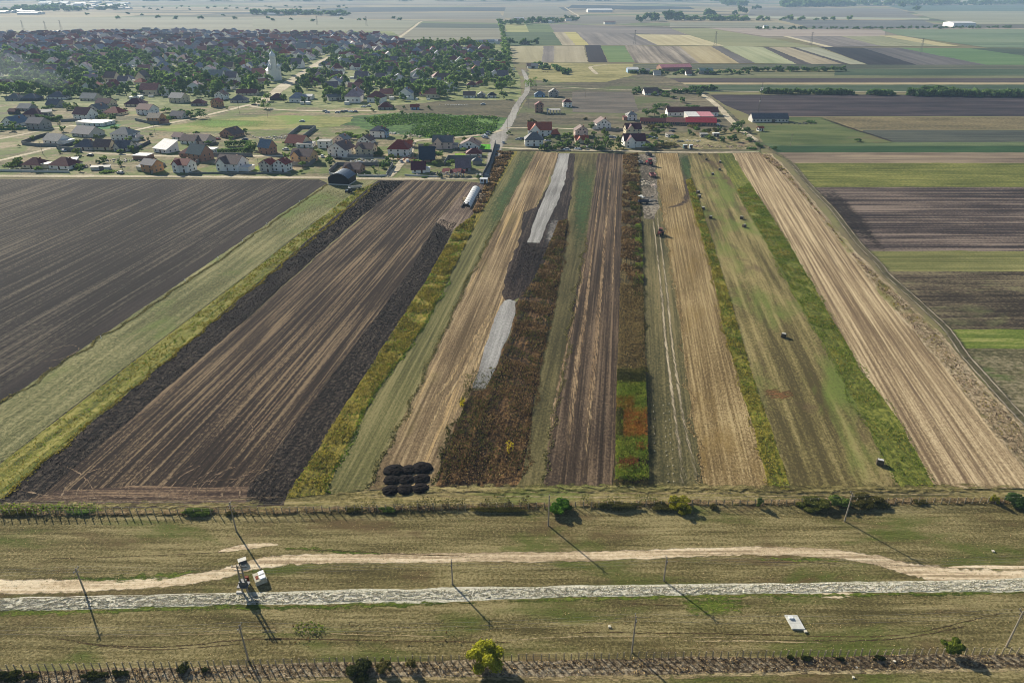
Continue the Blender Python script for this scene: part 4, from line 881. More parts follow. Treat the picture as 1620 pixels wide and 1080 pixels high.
def spill(px, w, per_m, h, size, mat, label):
    P = [at(*p) for p in px]; C = []
    for a, b in zip(P, P[1:]):
        L = (b-a).length; n = int(L*per_m); u = (b-a).normalized(); nn = Vector((-u.y, u.x, 0))
        for k in range(n):
            t = RNG.random()*L; q = a+u*t; e = noise.noise(Vector((q.x*.15, q.y*.15, 8)))*2.2
            o = (RNG.normal()*.45+e)*w; C.append((q.x+nn.x*o, q.y+nn.y*o, RNG.random()*h))
    C = np.array(C); v = quad_arrays(C, size, np.tile([0, 0, 1.0], (len(C), 1)), .3); v[:, 2] = np.maximum(v[:, 2], .03)
    tag(link('border_grass', quads_to_mesh('border_grass', v, mat)), label, 'grass', kind='stuff')
for px, m, lab in (([(790, 350), (743, 440), (683, 567), (583, 773)], lm_grass, 'ragged grass between the green strip and the stubble'), ([(928, 377), (900, 519), (898, 560), (871, 678), (861, 768)], lm_grass, 'ragged grass left of the brown striped field'),
                   ([(1040, 280), (1067, 447), (1079, 540), (1100, 688), (1113, 768)], lm_straw, 'ragged straw left of the maize stubble'), ([(1100, 345), (1125, 424), (1144, 519), (1179, 636), (1218, 770)], lm_yellow, 'ragged yellow weeds right of the maize stubble'),
                   ([(1171, 313), (1207, 377), (1263, 480), (1318, 572), (1393, 716), (1424, 770)], lm_lush, 'ragged green growth at the meadow side of the leafy strip'), ([(1207, 322), (1242, 377), (1302, 480), (1366, 591), (1418, 660), (1480, 770)], lm_lush, 'ragged green growth at the stubble side of the leafy strip'),
                   ([(1009, 250), (1011, 280), (1017, 447), (1021, 590)], lm_olive, 'ragged weeds right of the upper crop strip'), ([(600, 290), (300, 540), (0, 790)], lm_yellow, 'ragged weeds beside the left black strip'),
                   ([(899, 350), (889, 420), (873, 500), (859, 560), (844, 646), (826, 760)], lm_brown, 'ragged dry weeds right of the neglected strip'), ([(748, 614), (723, 666), (698, 720), (690, 770)], lm_olive, 'ragged weeds left of the neglected strip'),
                   ([(518, 292), (250, 477), (0, 640)], lm_grass, 'ragged grass at the edge of the large dark field'), ([(710, 440), (673, 513), (590, 627), (513, 780)], lm_green, 'ragged weeds at the green strip')):
    spill(px, .8, 16, .22, .3, m, lab)
# ------------------------------------------------------------ houses
RC = dict(bred=(206, 66, 76), mauve=(166, 142, 144), lred=(168, 108, 96), slate=(144, 146, 156), dred=(112, 54, 54), red=(140, 58, 48), orange=(168, 82, 56), wine=(88, 36, 52), brown=(116, 94, 88), dgrey=(98, 98, 106), grey=(112, 112, 112), lgrey=(150, 148, 142),
          navy=(44, 60, 78), white=(214, 212, 206), tan=(158, 142, 120), purple=(122, 108, 114), blue=(104, 122, 138), black=(44, 46, 52), pink=(196, 130, 136), teal=(60, 90, 96))
WC = dict(white=(236, 233, 226), cream=(206, 194, 166), grey=(154, 152, 148), brick=(158, 124, 106), orange=(186, 142, 104), peach=(212, 172, 130), pink=(214, 192, 180), dark=(70, 70, 76), yellow=(214, 190, 130), pale=(196, 192, 184), blue=(150, 176, 200))
def rmat(c): return paint(RC[c], .7, .3, .16, .9, 'roof_tiles')
def wmat(c): return paint(WC[c], .85, .2, .08, .5, 'plaster')
glass = paint((66, 70, 78), .15, .6, .1, 1, 'window_glass')
frame_m = paint((200, 198, 190), .6, .3, .05, 1, 'window_frame')
wood_m = paint((86, 62, 46), .7, .2, .15, 3, 'brown_wood')
chim_m = paint((150, 110, 92), .85, .2, .12, 2, 'chimney_brick')
_b = MB(); _b.box(-.45, -.04, 0, .45, .04, 1.1); WIN_ME = _b.mesh('window_pane', glass)
_b = MB(); _b.box(-.65, -.05, 0, .65, -.0, .08); _b.box(-.65, -.05, 1.2, .65, 0, 1.3); SILL_ME = _b.mesh('window_sill', frame_m)
_b = MB(); _b.box(-.5, -.05, 0, .5, .05, 2.1); DOOR_ME = _b.mesh('door', wood_m)
_b = MB(); _b.box(-1.25, -.05, 0, 1.25, .05, 2.2); GAR_ME = _b.mesh('garage_door', paint((96, 90, 84), .6, .3, .1, 3, 'garage_door'))
_b = MB(); _b.box(-.35, -.35, -1.2, .35, .35, .9); _b.box(-.45, -.45, .9, .45, .45, 1.02); CHIM_ME = _b.mesh('chimney', chim_m)

def roof_wall_meshes(typ, w, d, h, rise, ov=.45):
    """returns wall MB, roof MB; origin at the middle of the front edge, house runs back to +y"""
    W = MB(); R = MB(); t = .18
    x0, x1, y0, y1 = -w/2, w/2, 0, d
    def shell(g0=None):
        W.face([(x0,y0,0),(x1,y0,0),(x1,y0,h),(x0,y0,h)]); W.face([(x1,y0,0),(x1,y1,0),(x1,y1,h),(x1,y0,h)])
        W.face([(x1,y1,0),(x0,y1,0),(x0,y1,h),(x1,y1,h)]); W.face([(x0,y1,0),(x0,y0,0),(x0,y0,h),(x0,y1,h)])
    shell()
    if typ in ('gx', 'cross'):      # ridge runs across
        ym = (y0+y1)/2; k = rise/(ym-y0); e = h-ov*k; zr = h+rise
        R.slab([(x0-ov,y0-ov,e+t),(x1+ov,y0-ov,e+t),(x1+ov,ym,zr+t),(x0-ov,ym,zr+t)], t)
        R.slab([(x0-ov,ym,zr+t),(x1+ov,ym,zr+t),(x1+ov,y1+ov,e+t),(x0-ov,y1+ov,e+t)], t)
        for x, s in ((x0, 1), (x1, 0)):
            p = [(x,y0,h),(x,y1,h),(x,ym,zr)]; W.face(p if s else p[::-1])
        if typ == 'cross':          # a gable facing the front
            gw = w*.42; cx = -w*.2; gr = rise*.86; fy = y0-1.2
            yb = y0+(gr/rise)*(ym-y0)
            W.box(cx-gw/2, fy, 0, cx+gw/2, y0+.3, h-.01)
            W.face([(cx-gw/2,fy,h-.01),(cx+gw/2,fy,h-.01),(cx,fy,h+gr)])
            kk = gr/(gw/2)
            for s in (-1, 1):
                p = [(cx+s*(gw/2+ov*.7),fy-ov,h-ov*.7*kk+t*1.3),(cx,fy-ov,h+gr+t*1.3),(cx,yb,h+gr+t*1.3),(cx+s*(gw/2+ov*.7),y0-.4,h-ov*.7*kk+t*1.3)]
                R.slab(p if s < 0 else p[::-1], t)
    elif typ == 'gy':               # gable faces the front
        k = rise/(w/2); e = h-ov*k; zr = h+rise
        R.slab([(x0-ov,y0-ov,e+t),(0,y0-ov,zr+t),(0,y1+ov,zr+t),(x0-ov,y1+ov,e+t)][::-1], t)
        R.slab([(0,y0-ov,zr+t),(x1+ov,y0-ov,e+t),(x1+ov,y1+ov,e+t),(0,y1+ov,zr+t)][::-1], t)
        W.face([(x0,y0,h),(x1,y0,h),(0,y0,zr)]); W.face([(x1,y1,h),(x0,y1,h),(0,y1,zr)])
    elif typ == 'hip':
        a = min(w, d)/2; e = h-ov*rise/a; zr = h+rise+t
        X0, X1, Y0, Y1 = x0-ov, x1+ov, y0-ov, y1+ov
        if w >= d: r0, r1 = (x0+a, (y0+y1)/2, zr), (x1-a, (y0+y1)/2, zr)
        else: r0, r1 = (0, y0+a, zr), (0, y1-a, zr)
        A, B, C, D = (X0,Y0,e+t), (X1,Y0,e+t), (X1,Y1,e+t), (X0,Y1,e+t)
        if w >= d: fs = [[A,B,r1,r0],[B,C,r1],[C,D,r0,r1],[D,A,r0]]
        else: fs = [[A,B,r0],[B,C,r1,r0],[C,D,r1],[D,A,r0,r1]]
        for f in fs: R.face(f)
        R.face([(p[0],p[1],p[2]-.1) for p in (D,C,B,A)])
        for p, q in ((A,B),(B,C),(C,D),(D,A)): R.face([(p[0],p[1],p[2]-.1),(q[0],q[1],q[2]-.1),q,p])
    elif typ == 'flat':
        R.box(x0-.25, y0-.25, h, x1+.25, y1+.25, h+.3)
    elif typ == 'shed':
        R.slab([(x0-ov,y0-ov,h+t),(x1+ov,y0-ov,h+t),(x1+ov,y1+ov,h+rise+t),(x0-ov,y1+ov,h+rise+t)], t)
        W.face([(x1,y0,h),(x1,y1,h),(x1,y1,h+rise)]); W.face([(x0,y1,h),(x0,y0,h),(x0,y1,h+rise)]); W.face([(x1,y1,h),(x0,y1,h),(x0,y1,h+rise),(x1,y1,h+rise)])
    return W, R

def put(me, name, parent, loc, rz=0):
    o = link(name, me, parent, loc)
    if rz: o.rotation_euler = (0, 0, rz)
    return o

def house(x, y, wpx, typ, rc, wc, label, st=1, yaw=0, dr=.8, h=None, rise=None, name='house', cat='house', wing=None, chim=1, group=None, win=True, door=True):
    p = at(x, y); w = wpx*mpp(p)*.92; d = w*dr
    if typ == 'gy': d = max(d, w*.9)
    h = h or (2.35*st+.3); rise = rise or (w*.36 if typ == 'gy' else min(w, d)*.38)
    root = empty(name, p, math.radians(yaw))
    tag(root, label, cat, group)
    W, R = roof_wall_meshes(typ, w, d, h, rise)
    W.build('wall', wmat(wc), root)
    r = R.build('roof', rmat(rc), root)
    if chim and typ != 'flat':
        zt = h+rise*.75
        for i in range(chim): put(CHIM_ME, 'chimney', r, (w*(.22-.4*i), d*.62, zt))
    if win:
        n = max(2, int(w/3.4)); fy = -.03
        for s in range(st):
            z = .85+2.35*s
            for i in range(n):
                xx = -w/2+w*(i+.5)/n
                if s == 0 and door and i == n//2:
                    put(DOOR_ME, 'door', root, (xx, fy, .02)); continue
                if typ == 'cross' and abs(xx+w*.2) < w*.25:
                    o = put(WIN_ME, 'window', root, (xx, -1.2+fy, z)); continue
                o = put(WIN_ME, 'window', root, (xx, fy, z))
            for sx in (-1, 1):
                for k in range(2):
                    put(WIN_ME, 'window', root, (sx*(w/2+.03), d*(.3+.4*k), z), math.pi/2)
        if typ == 'gy' and rise > 2.2:
            for xx in (-1.1, 1.1): put(WIN_ME, 'window', root, (xx, fy, h+.15))
    if wing:                        # a lower annexe: (side, width factor, type, roof, wall)
        sd, wf, wt, wr, ww = wing
        ax = MB(); W2, R2 = roof_wall_meshes(wt, w*wf, d*.6, 2.7, min(w*wf, d*.6)*.25)
        ox = sd*(w/2+w*wf/2-.02)
        W2.build('annexe', wmat(ww), root, (ox, d*.15, 0)); R2.build('annexe_roof', rmat(wr), root, (ox, d*.15, 0))
    root.scale = (1, 1, .86)
    return root

HS = [
 # x, y, width px, type, roof, wall, storeys, yaw, label, extra
 (14, 200, 32, 'gy', 'blue', 'white', 1, 20, 'white gabled house with blue grey roof and green net fence at the left edge', {}),
 (54, 205, 30, 'gx', 'dgrey', 'grey', 2, 14, 'grey two storey house with dark roof, second from the left edge', {}),
 (19, 181, 14, 'gx', 'dred', 'dark', 1, 10, 'small dark red roofed house behind the white gabled one', {}),
 (37, 176, 24, 'gx', 'lgrey', 'grey', 1, 12, 'pale grey roofed house beside the small dark red one', {}),
 (49, 186, 30, 'hip', 'wine', 'pink', 1, 0, 'low wine roofed bungalow with pink wall end', {}),
 (128, 190, 30, 'gx', 'wine', 'white', 2, 16, 'white house with steep wine red roof and two skylights', dict(rise=5.0)),
 (146, 200, 40, 'flat', 'white', 'white', 1, 12, 'low white flat roofed house on a green lawn', dict(wing=(-1, .4, 'flat', 'white', 'white'))),
 (176, 183, 30, 'hip', 'red', 'cream', 1, 12, 'red hip roofed house with a small front gable', {}),
 (148, 178, 26, 'gy', 'grey', 'pale', 1, 16, 'grey gabled house between the wine and the red roofed ones', {}),
 (227, 182, 28, 'gx', 'dred', 'white', 2, 18, 'white two storey house with dark red roof right of the red hip one', {}),
 (211, 169, 30, 'hip', 'wine', 'cream', 1, 0, 'wide wine red hip roof behind the white two storey house', {}),
 (243, 196, 24, 'gx', 'tan', 'orange', 2, 14, 'raw orange brick house with tan roof by the diagonal road', dict(wing=(1, .35, 'gx', 'dred', 'brick'))),
 (279, 188, 24, 'gx', 'dgrey', 'white', 1, 12, 'small white house with dark grey roof beside the diagonal road', {}),
 (128, 217, 40, 'gx', 'dgrey', 'pale', 1, 20, 'long dark grey roofed house with white gable end', dict(rise=4.6)),
 (81, 228, 34, 'gx', 'lgrey', 'white', 1, 18, 'white modern house with pale sloping roof inside a dark wall', dict(wing=(1, .45, 'flat', 'white', 'white'))),
 (132, 238, 32, 'hip', 'dgrey', 'pale', 1, 8, 'dark hip roofed house at the left of the attached row', dict(rise=4.4)),
 (161, 238, 28, 'gx', 'brown', 'cream', 1, 6, 'brown roofed cream house in the middle of the attached row', dict(rise=4.2)),
 (192, 239, 28, 'cross', 'dgrey', 'pale', 1, 10, 'dark grey roofed house at the right of the attached row', dict(rise=4.0)),
 (191, 223, 36, 'hip', 'lgrey', 'white', 2, 12, 'white two storey house with pale grey hip roofs behind the attached row', dict(wing=(1, .3, 'hip', 'dgrey', 'white'))),
 (254, 242, 32, 'shed', 'white', 'white', 1, 26, 'white metal clad hall with a bright sloping roof', dict(rise=4.8, chim=0)),
 (280, 222, 20, 'gx', 'wine', 'white', 1, 20, 'small white house with wine roof behind the metal hall', {}),
 (50, 267, 34, 'hip', 'dred', 'cream', 1, 8, 'cream bungalow with dark red roof beside the lower dirt road', dict(wing=(1, .35, 'flat', 'lgrey', 'cream'))),
 (94, 268, 40, 'hip', 'dred', 'white', 1, 10, 'white bungalow with wide dark red hip roof beside the lower dirt road', {}),
 (234, 273, 28, 'gx', 'dgrey', 'orange', 2, 24, 'orange brick house with dark grey roof at the lower dirt road', dict(wing=(-1, .6, 'hip', 'grey', 'cream'))),
 (222, 253, 26, 'flat', 'white', 'brick', 1, 6, 'unfinished brick storey with white concrete slab on top', dict(win=False)),
 (286, 273, 30, 'cross', 'red', 'white', 2, 16, 'white two storey house with red hip roof right of the orange brick one', {}),
 (298, 249, 34, 'hip', 'dred', 'brick', 1, 12, 'dark red roofed brick house behind the red roofed two storey one', {}),
 (297, 228, 28, 'gx', 'brown', 'white', 1, 12, 'brown roofed white house near the small wine roof', {}),
 (82, 170, 24, 'gx', 'dgrey', 'grey', 1, 14, 'blue grey house with steep roof among the trees', dict(rise=4.4)),
 (88, 158, 30, 'hip', 'dgrey', 'white', 1, 0, 'large dark hip roof with a small white tower wing', dict(rise=4.6)),
 (46, 160, 26, 'hip', 'dgrey', 'dark', 1, 0, 'dark hip roof near the left edge of the town', {}),
 (20, 160, 24, 'hip', 'grey', 'grey', 1, 0, 'grey hip roof at the left edge below the smoke', {}),
 (162, 168, 26, 'gx', 'wine', 'cream', 1, 10, 'mauve brown roofed house beside the broad wine roof', {}),
 (278, 163, 26, 'gx', 'lgrey', 'cream', 2, 16, 'cream gabled house with pale roof under the trees', {}),
 (213, 158, 18, 'flat', 'white', 'white', 1, 0, 'small white annexe above the wine red hip roof', {}),
 (138, 160, 28, 'gx', 'lgrey', 'cream', 1, 10, 'pale roofed cream building in the tree belt', {}),
 (348, 158, 18, 'gy', 'brown', 'white', 2, 6, 'white two storey house with brown roof by the diagonal road', {}),
 (341, 170, 16, 'gy', 'orange', 'orange', 2, 8, 'bright orange house with matching roof by the diagonal road', {}),
 (376, 163, 26, 'hip', 'dgrey', 'pale', 1, 0, 'dark roofed long house right of the orange one', {}),
 (312, 168, 22, 'hip', 'dred', 'grey', 1, 0, 'dark red roofed house left of the orange one', {}),
 (390, 151, 34, 'gx', 'dred', 'cream', 1, 0, 'long dark red roof at the start of the main street', dict(dr=.45)),
 (359, 218, 30, 'gy', 'brown', 'brick', 1, 22, 'brown gabled raw brick house with a steep roof', dict(rise=4.2)),
 (314, 228, 32, 'gx', 'brown', 'pink', 1, 18, 'pinkish brick house with brown roof left of the dark hedge garden', {}),
 (308, 255, 34, 'gx', 'teal', 'brick', 2, 26, 'brick house with large teal roof left of the dark hedge garden', dict(rise=5.2)),
 (328, 243, 24, 'flat', 'white', 'white', 1, 4, 'low white annexe beside the dark hedge garden', {}),
 (360, 271, 42, 'cross', 'brown', 'white', 2, 14, 'broad white two storey house with brown cross gabled roof and terrace', dict(wing=(1, .4, 'flat', 'white', 'white'), st=2)),
 (418, 244, 24, 'gx', 'blue', 'brick', 2, 26, 'brick house with blue grey roof right of the dark hedge garden', dict(rise=4.6)),
 (420, 272, 22, 'gy', 'red', 'pale', 2, 18, 'left one of the two red roofed twin houses', {}),
 (443, 272, 24, 'gy', 'red', 'white', 2, 14, 'right one of the two red roofed twin houses', {}),
 (476, 259, 36, 'cross', 'brown', 'peach', 1, 12, 'peach coloured house with brown roof in a walled plot', dict(st=2)),
 (465, 232, 34, 'gx', 'red', 'cream', 1, 20, 'low house with steep red brown roof above the peach one', dict(rise=4.8)),
 (482, 234, 28, 'flat', 'lgrey', 'white', 1, 0, 'white arcade annexe right of the steep red brown roof', {}),
 (533, 248, 36, 'gy', 'brown', 'white', 2, 20, 'white house with broad grey brown gable left of the garden wall', {}),
 (576, 247, 30, 'cross', 'brown', 'cream', 2, 12, 'cream house with grey brown cross gable right of the broad gable', {}),
 (513, 235, 22, 'flat', 'lgrey', 'white', 2, 0, 'white flat roofed cube behind the broad gable', {}),
 (537, 227, 24, 'gy', 'lgrey', 'pink', 1, 14, 'pale gabled house behind the white cube', {}),
 (576, 228, 24, 'gy', 'brown', 'white', 1, 14, 'small white gabled house behind the cream cross gable', {}),
 (597, 218, 26, 'hip', 'dgrey', 'white', 2, 10, 'white villa with dark curved roof at the middle street', {}),
 (556, 274, 30, 'cross', 'brown', 'brick', 1, 14, 'unfinished wooden and brick house behind the black barn', {}),
 (437, 159, 22, 'hip', 'wine', 'dark', 1, 4, 'wine roofed house by the two round trees', {}),
 (630, 247, 36, 'hip', 'red', 'white', 2, 6, 'tall white house with steep red roof and porch', dict(rise=5.0)),
 (642, 234, 20, 'gx', 'orange', 'orange', 1, 0, 'low orange roofed annexe behind the tall red roof', {}),
 (606, 218, 14, 'gy', 'navy', 'blue', 2, 8, 'narrow dark blue house at the left of the villa street', {}),
 (700, 236, 34, 'cross', 'grey', 'pink', 2, 4, 'pale pink villa of two storeys with grey roofs', dict(wing=(1, .25, 'flat', 'lgrey', 'pink'), st=2)),
 (742, 236, 34, 'gy', 'brown', 'white', 1, 6, 'white house with broad grey brown gable beside the bright lawn', dict(rise=3.6)),
 (750, 249, 26, 'hip', 'dred', 'white', 1, -2, 'white bungalow with dark red hip roof beside the green lawn', {}),
 (676, 257, 26, 'gx', 'navy', 'brick', 1, -4, 'house with a tall navy blue roof above raw brick', dict(rise=7.0)),
 (662, 274, 23, 'gx', 'wine', 'white', 1, -3, 'white house with plain wine roof at the field edge', dict(wing=(1, .35, 'flat', 'white', 'white'), rise=4)),
 (733, 271, 25, 'gx', 'purple', 'grey', 1, -4, 'grey house with large purple brown roof behind the red shelter', dict(rise=5)),
 (755, 261, 16, 'hip', 'grey', 'grey', 1, -3, 'small grey pavilion beside the walled garden', dict(win=False)),
 (656, 174, 14, 'gx', 'red', 'blue', 1, 0, 'small blue and white kiosk with red roof below the trees', {}),
 (609, 174, 24, 'hip', 'dred', 'grey', 1, 0, 'dark red hip roof at the near edge of the old village', {}),
 (632, 150, 16, 'hip', 'red', 'white', 1, 0, 'red roofed house left of the white steep gable', {}),
 (645, 152, 15, 'gy', 'tan', 'white', 2, 0, 'white house with a steep pale gable in the trees', {}),
 (671, 152, 16, 'hip', 'orange', 'pink', 1, 0, 'orange red roofed house in the lower trees', {}),
 (742, 155, 20, 'gx', 'brown', 'white', 1, 4, 'white house with brown roof at the foot of the village', {}),
 (761, 155, 14, 'gy', 'lgrey', 'grey', 1, 0, 'grey gabled house at the foot of the village', {}),
 (778, 155, 15, 'hip', 'black', 'white', 1, 0, 'dark roofed white house left of the round tree at the road', {}),
 (760, 136, 16, 'hip', 'red', 'cream', 1, 4, 'bright red roofed house in the lower right of the village', {}),
 (746, 138, 16, 'hip', 'dred', 'grey', 1, 0, 'dark red roofed house left of the bright red one', {}),
 (793, 139, 17, 'gx', 'dred', 'white', 1, 6, 'dark red roofed white house at the right rim of the village', {}),
 (786, 116, 16, 'hip', 'dred', 'white', 1, 6, 'dark red roofed house at the upper right rim of the village', {}),
 (750, 128, 15, 'gx', 'orange', 'pink', 1, 4, 'pale orange roofed house above the bright red one', {}),
 (487, 134, 46, 'hip', 'wine', 'cream', 1, 6, 'long wine red roofed public building beside the main street', dict(dr=.35, rise=4.5)),
 (502, 121, 26, 'hip', 'brown', 'white', 1, 8, 'brown hip roofed hall above the long wine roof', {}),
 (512, 105, 18, 'hip', 'dgrey', 'white', 1, 4, 'dark roofed white building at the top of the main street', {}),
 (548, 91, 26, 'gx', 'red', 'white', 2, 4, 'long white school building with red roof in the village', dict(dr=.4)),
 (854, 216, 40, 'cross', 'orange', 'white', 2, 0, 'large white house with orange tile hip roof and dormers', dict(wing=(1, .2, 'hip', 'orange', 'white'))),
 (845, 232, 31, 'hip', 'grey', 'white', 2, -2, 'white house with grey pyramid roof and round balcony', dict(rise=4.4)),
 (879, 217, 14, 'hip', 'orange', 'dark', 1, -4, 'small garden house with orange pyramid roof', dict(rise=3, win=False)),
 (854, 154, 18, 'hip', 'blue', 'blue', 1, 0, 'blue grey roofed house right of the village road', {}),
 (876, 154, 16, 'gy', 'lgrey', 'grey', 2, 0, 'grey gabled two storey house right of the blue grey one', {}),
 (853, 179, 14, 'gy', 'dred', 'brick', 3, 0, 'narrow raw red brick house of three storeys', {}),
 (898, 170, 15, 'hip', 'dred', 'white', 2, -6, 'white two storey house with wine roof and open ground floor', {}),
 (920, 217, 22, 'gy', 'brown', 'pink', 2, -4, 'pale pink gabled house behind the poplars', {}),
 (921, 227, 22, 'cross', 'orange', 'cream', 1, -4, 'low house with orange red roof behind the poplars', {}),
 (955, 205, 25, 'gy', 'brown', 'white', 2, -8, 'white two storey house with mauve roof alone on its plot', dict(wing=(-1, .25, 'gy', 'brown', 'white'))),
 (1000, 191, 16, 'hip', 'lgrey', 'white', 2, -12, 'white two storey cube with pale hip roof and brick lean-to', dict(wing=(-1, .4, 'shed', 'dred', 'brick'))),
 (1004, 234, 36, 'cross', 'wine', 'white', 2, -2, 'large villa with several steep wine red roofs', dict(rise=4.0, wing=(1, .3, 'gy', 'wine', 'white'))),
 (1002, 214, 26, 'cross', 'wine', 'cream', 2, -4, 'tall wine roofed house behind the large villa', dict(rise=3.6)),
 (1031, 151, 24, 'gx', 'brown', 'white', 1, -6, 'white house with plain mauve roof in the grassland', dict(rise=4.5)),
 (1061, 218, 11, 'shed', 'tan', 'white', 1, -20, 'small half ruined white building in the weedy yard', dict(rise=.8, chim=0)),
 (1114, 218, 12, 'flat', 'lgrey', 'grey', 1, 0, 'pale flat shed under the trees, left one', dict(chim=0)),
 (1133, 217, 10, 'flat', 'white', 'grey', 1, 0, 'white flat shed right of the pale one', dict(chim=0)),
 (1204, 208, 9, 'gx', 'orange', 'white', 1, -16, 'tiny white house with orange roof in the farm meadow', dict(chim=0)),
 (1061, 194, 9, 'flat', 'white', 'grey', 1, 0, 'small white shed in front of the long red roof', dict(win=False)),
]
for x, y, w, typ, rc, wc, st, yaw, lab, ex in HS:
    ex = dict(ex); ex.setdefault('st', st); s = ex.pop('st')
    house(x, y, w, typ, rc, wc, lab, st=s, yaw=-yaw if x > 810 else -yaw, **ex)

# long farm sheds
def shed(x0, y0, x1, y1, d, h, rise, rc, wc, label, name='farm_shed', typ='gx', nwin=10, cat='shed'):
    a, b = at(x0, y0), at(x1, y1); w = (b-a).length; yaw = math.atan2(b.y-a.y, b.x-a.x)
    root = empty(name, (a+b)/2, yaw); tag(root, label, cat)
    W, R = roof_wall_meshes(typ, w, d, h, rise, .3)
    W.build('wall', wmat(wc), root); R.build('roof', rmat(rc), root)
    for i in range(nwin): put(WIN_ME, 'window', root, (-w/2+w*(i+.5)/nwin, -.03, .9))
    put(GAR_ME, 'door', root, (w*.08, -.04, .02))
    return root
shed(1056, 184, 1136, 184, 10, 3, 3.2, 'dred', 'white', 'long white farm building with mauve red roof behind the pink shed')
shed(1013, 197, 1054, 198, 7, 2.2, 2.0, 'dred', 'brick', 'low dark red roofed stable at the left of the farm row')
shed(1054, 198, 1085, 199, 8, 2.4, 2.4, 'lred', 'brick', 'pale red roofed stable in the middle of the farm row')
shed(1085, 199, 1133, 200, 9, 2.6, 2.6, 'bred', 'brick', 'bright red roofed stable at the right of the farm row')
shed(1088, 192, 1107, 192, 14, 3.4, 1.2, 'white', 'pale', 'shed with a white sheet roof between the stables', typ='shed', nwin=3)
shed(1107.5, 192, 1129, 192, 14, 3.4, 1.2, 'pink', 'pale', 'shed with a pink sheet roof between the stables', typ='shed', nwin=3)
shed(1190, 194, 1247, 194, 10, 2.8, 3.2, 'dgrey', 'pale', 'long farm building with a dark grey roof on the right')
shed(1046, 113, 1094, 112, 16, 4, 3, 'pink', 'brick', 'long far shed with a pinkish red roof', nwin=6)
shed(993, 116, 1010, 116, 14, 4, 2, 'white', 'blue', 'far white and blue shed left of the pinkish roof', nwin=4)
shed(1012, 117, 1028, 117, 12, 3.5, 1.5, 'grey', 'grey', 'far grey shed beside the white and blue one', nwin=3)
shed(1107, 118, 1128, 118, 14, 4, 2.4, 'teal', 'grey', 'far teal green shed', nwin=3)
shed(930, 20, 969, 20, 60, 9, 4, 'white', 'white', 'very long white greenhouse hall in the far fields', nwin=2, name='greenhouse_hall', cat='hall')
shed(1508, 43, 1543, 43, 50, 9, 3, 'white', 'white', 'bright white warehouse in the far right fields', nwin=2, name='warehouse', cat='hall')
shed(823, 71, 836, 71, 14, 4, 2, 'dgrey', 'grey', 'dark farm shed at the edge of the dark green parcel', nwin=2)
shed(478, 158, 494, 158, 9, 3, 1.2, 'white', 'white', 'white roofed shed at the near edge of the old village', nwin=2)
shed(520, 160, 545, 158, 8, 3, 2, 'grey', 'pale', 'grey roofed barn at the near edge of the old village', nwin=2)
shed(412, 134, 428, 132, 9, 3, 2, 'dred', 'cream', 'dark roofed hall below the church', nwin=2)
shed(58, 185, 84, 183, 9, 3, 1.4, 'lgrey', 'cream', 'low cream hall with pale roof above the dark hedge', nwin=3)
shed(100, 262, 122, 261, 5, 2.5, .8, 'white', 'pale', 'white roofed shelter behind the wide dark red hip roof', nwin=0, typ='shed')
shed(144, 270, 174, 269, 2.5, 1.6, .5, 'lgrey', 'pale', 'low pale shelter in the weedy plot', nwin=0, typ='shed')

# black arched barn
def black_barn():
    p = at(536, 293); w = 34*mpp(p); d = w*.9
    root = empty('barn', p, math.radians(-10)); tag(root, 'black barn with curved blue grey roof standing on the green strip', 'barn')
    W = MB(); n = 8; h = 3.4; rs = 2.6
    arc = [(-w/2+w*i/n, h+rs*math.sin(math.pi*i/n)**.8) for i in range(n+1)]
    W.face([(-w/2, 0, .6), (w/2, 0, .6)] + [(x, 0, z) for x, z in arc[::-1]])
    W.face([(-w/2, d, .6)] + [(x, d, z) for x, z in arc] + [(w/2, d, .6)])
    W.face([(w/2, 0, .6), (w/2, d, .6), (w/2, d, h), (w/2, 0, h)]); W.face([(-w/2, d, .6), (-w/2, 0, .6), (-w/2, 0, h), (-w/2, d, h)])
    W.build('wall', paint((26, 28, 36), .6, .3, .1, 1, 'black_sheet'), root)
    R = MB()
    for (a, za), (b, zb) in zip(arc, arc[1:]): R.slab([(a-.0, -.4, za+.15), (b, -.4, zb+.15), (b, d+.4, zb+.15), (a, d+.4, za+.15)], .12)
    R.build('roof', paint((74, 88, 104), .45, .5, .1, 1, 'barn_sheet'), root)
    B = MB(); B.box(-w/2-.1, -.1, 0, w/2+.1, d+.1, .6); B.build('plinth', wmat('pale'), root)
black_barn()

def polytunnel():
    p0, p1 = at(737, 329), at(753, 300); d = p1-p0; L = d.length; w = 15*mpp(p0)
    root = empty('polytunnel', p0, math.atan2(d.y, d.x)-math.pi/2); tag(root, 'white plastic polytunnel with a torn near end', 'polytunnel')
    n = 12; r = w/2; C = MB(); seg = 10
    for j in range(seg):
        y0, y1 = L*j/seg, L*(j+1)/seg
        for i in range(n):
            a0, a1 = math.pi*i/n, math.pi*(i+1)/n
            f = lambda a, y: (-math.cos(a)*r, y, math.sin(a)*r*.9)
            if j == 0 and i in (2, 3, 4, 7): continue
            C.face([f(a0, y0), f(a0, y1), f(a1, y1), f(a1, y0)][::-1])
    C.face([(-math.cos(math.pi*i/n)*r, L, math.sin(math.pi*i/n)*r*.9) for i in range(n+1)])
    C.build('cover', paint((216, 216, 212), .4, .4, .05, .6, 'film'), root)
    for j in range(seg+1):
        R = MB()
        for i in range(n):
            a0, a1 = math.pi*i/n, math.pi*(i+1)/n; y = L*j/seg; k = r+.05
            R.tube((-math.cos(a0)*k, y, math.sin(a0)*k*.9), (-math.cos(a1)*k, y, math.sin(a1)*k*.9), .06, n=4)
        R.build('hoop', paint((150, 150, 146), .5, .4), root)
polytunnel()
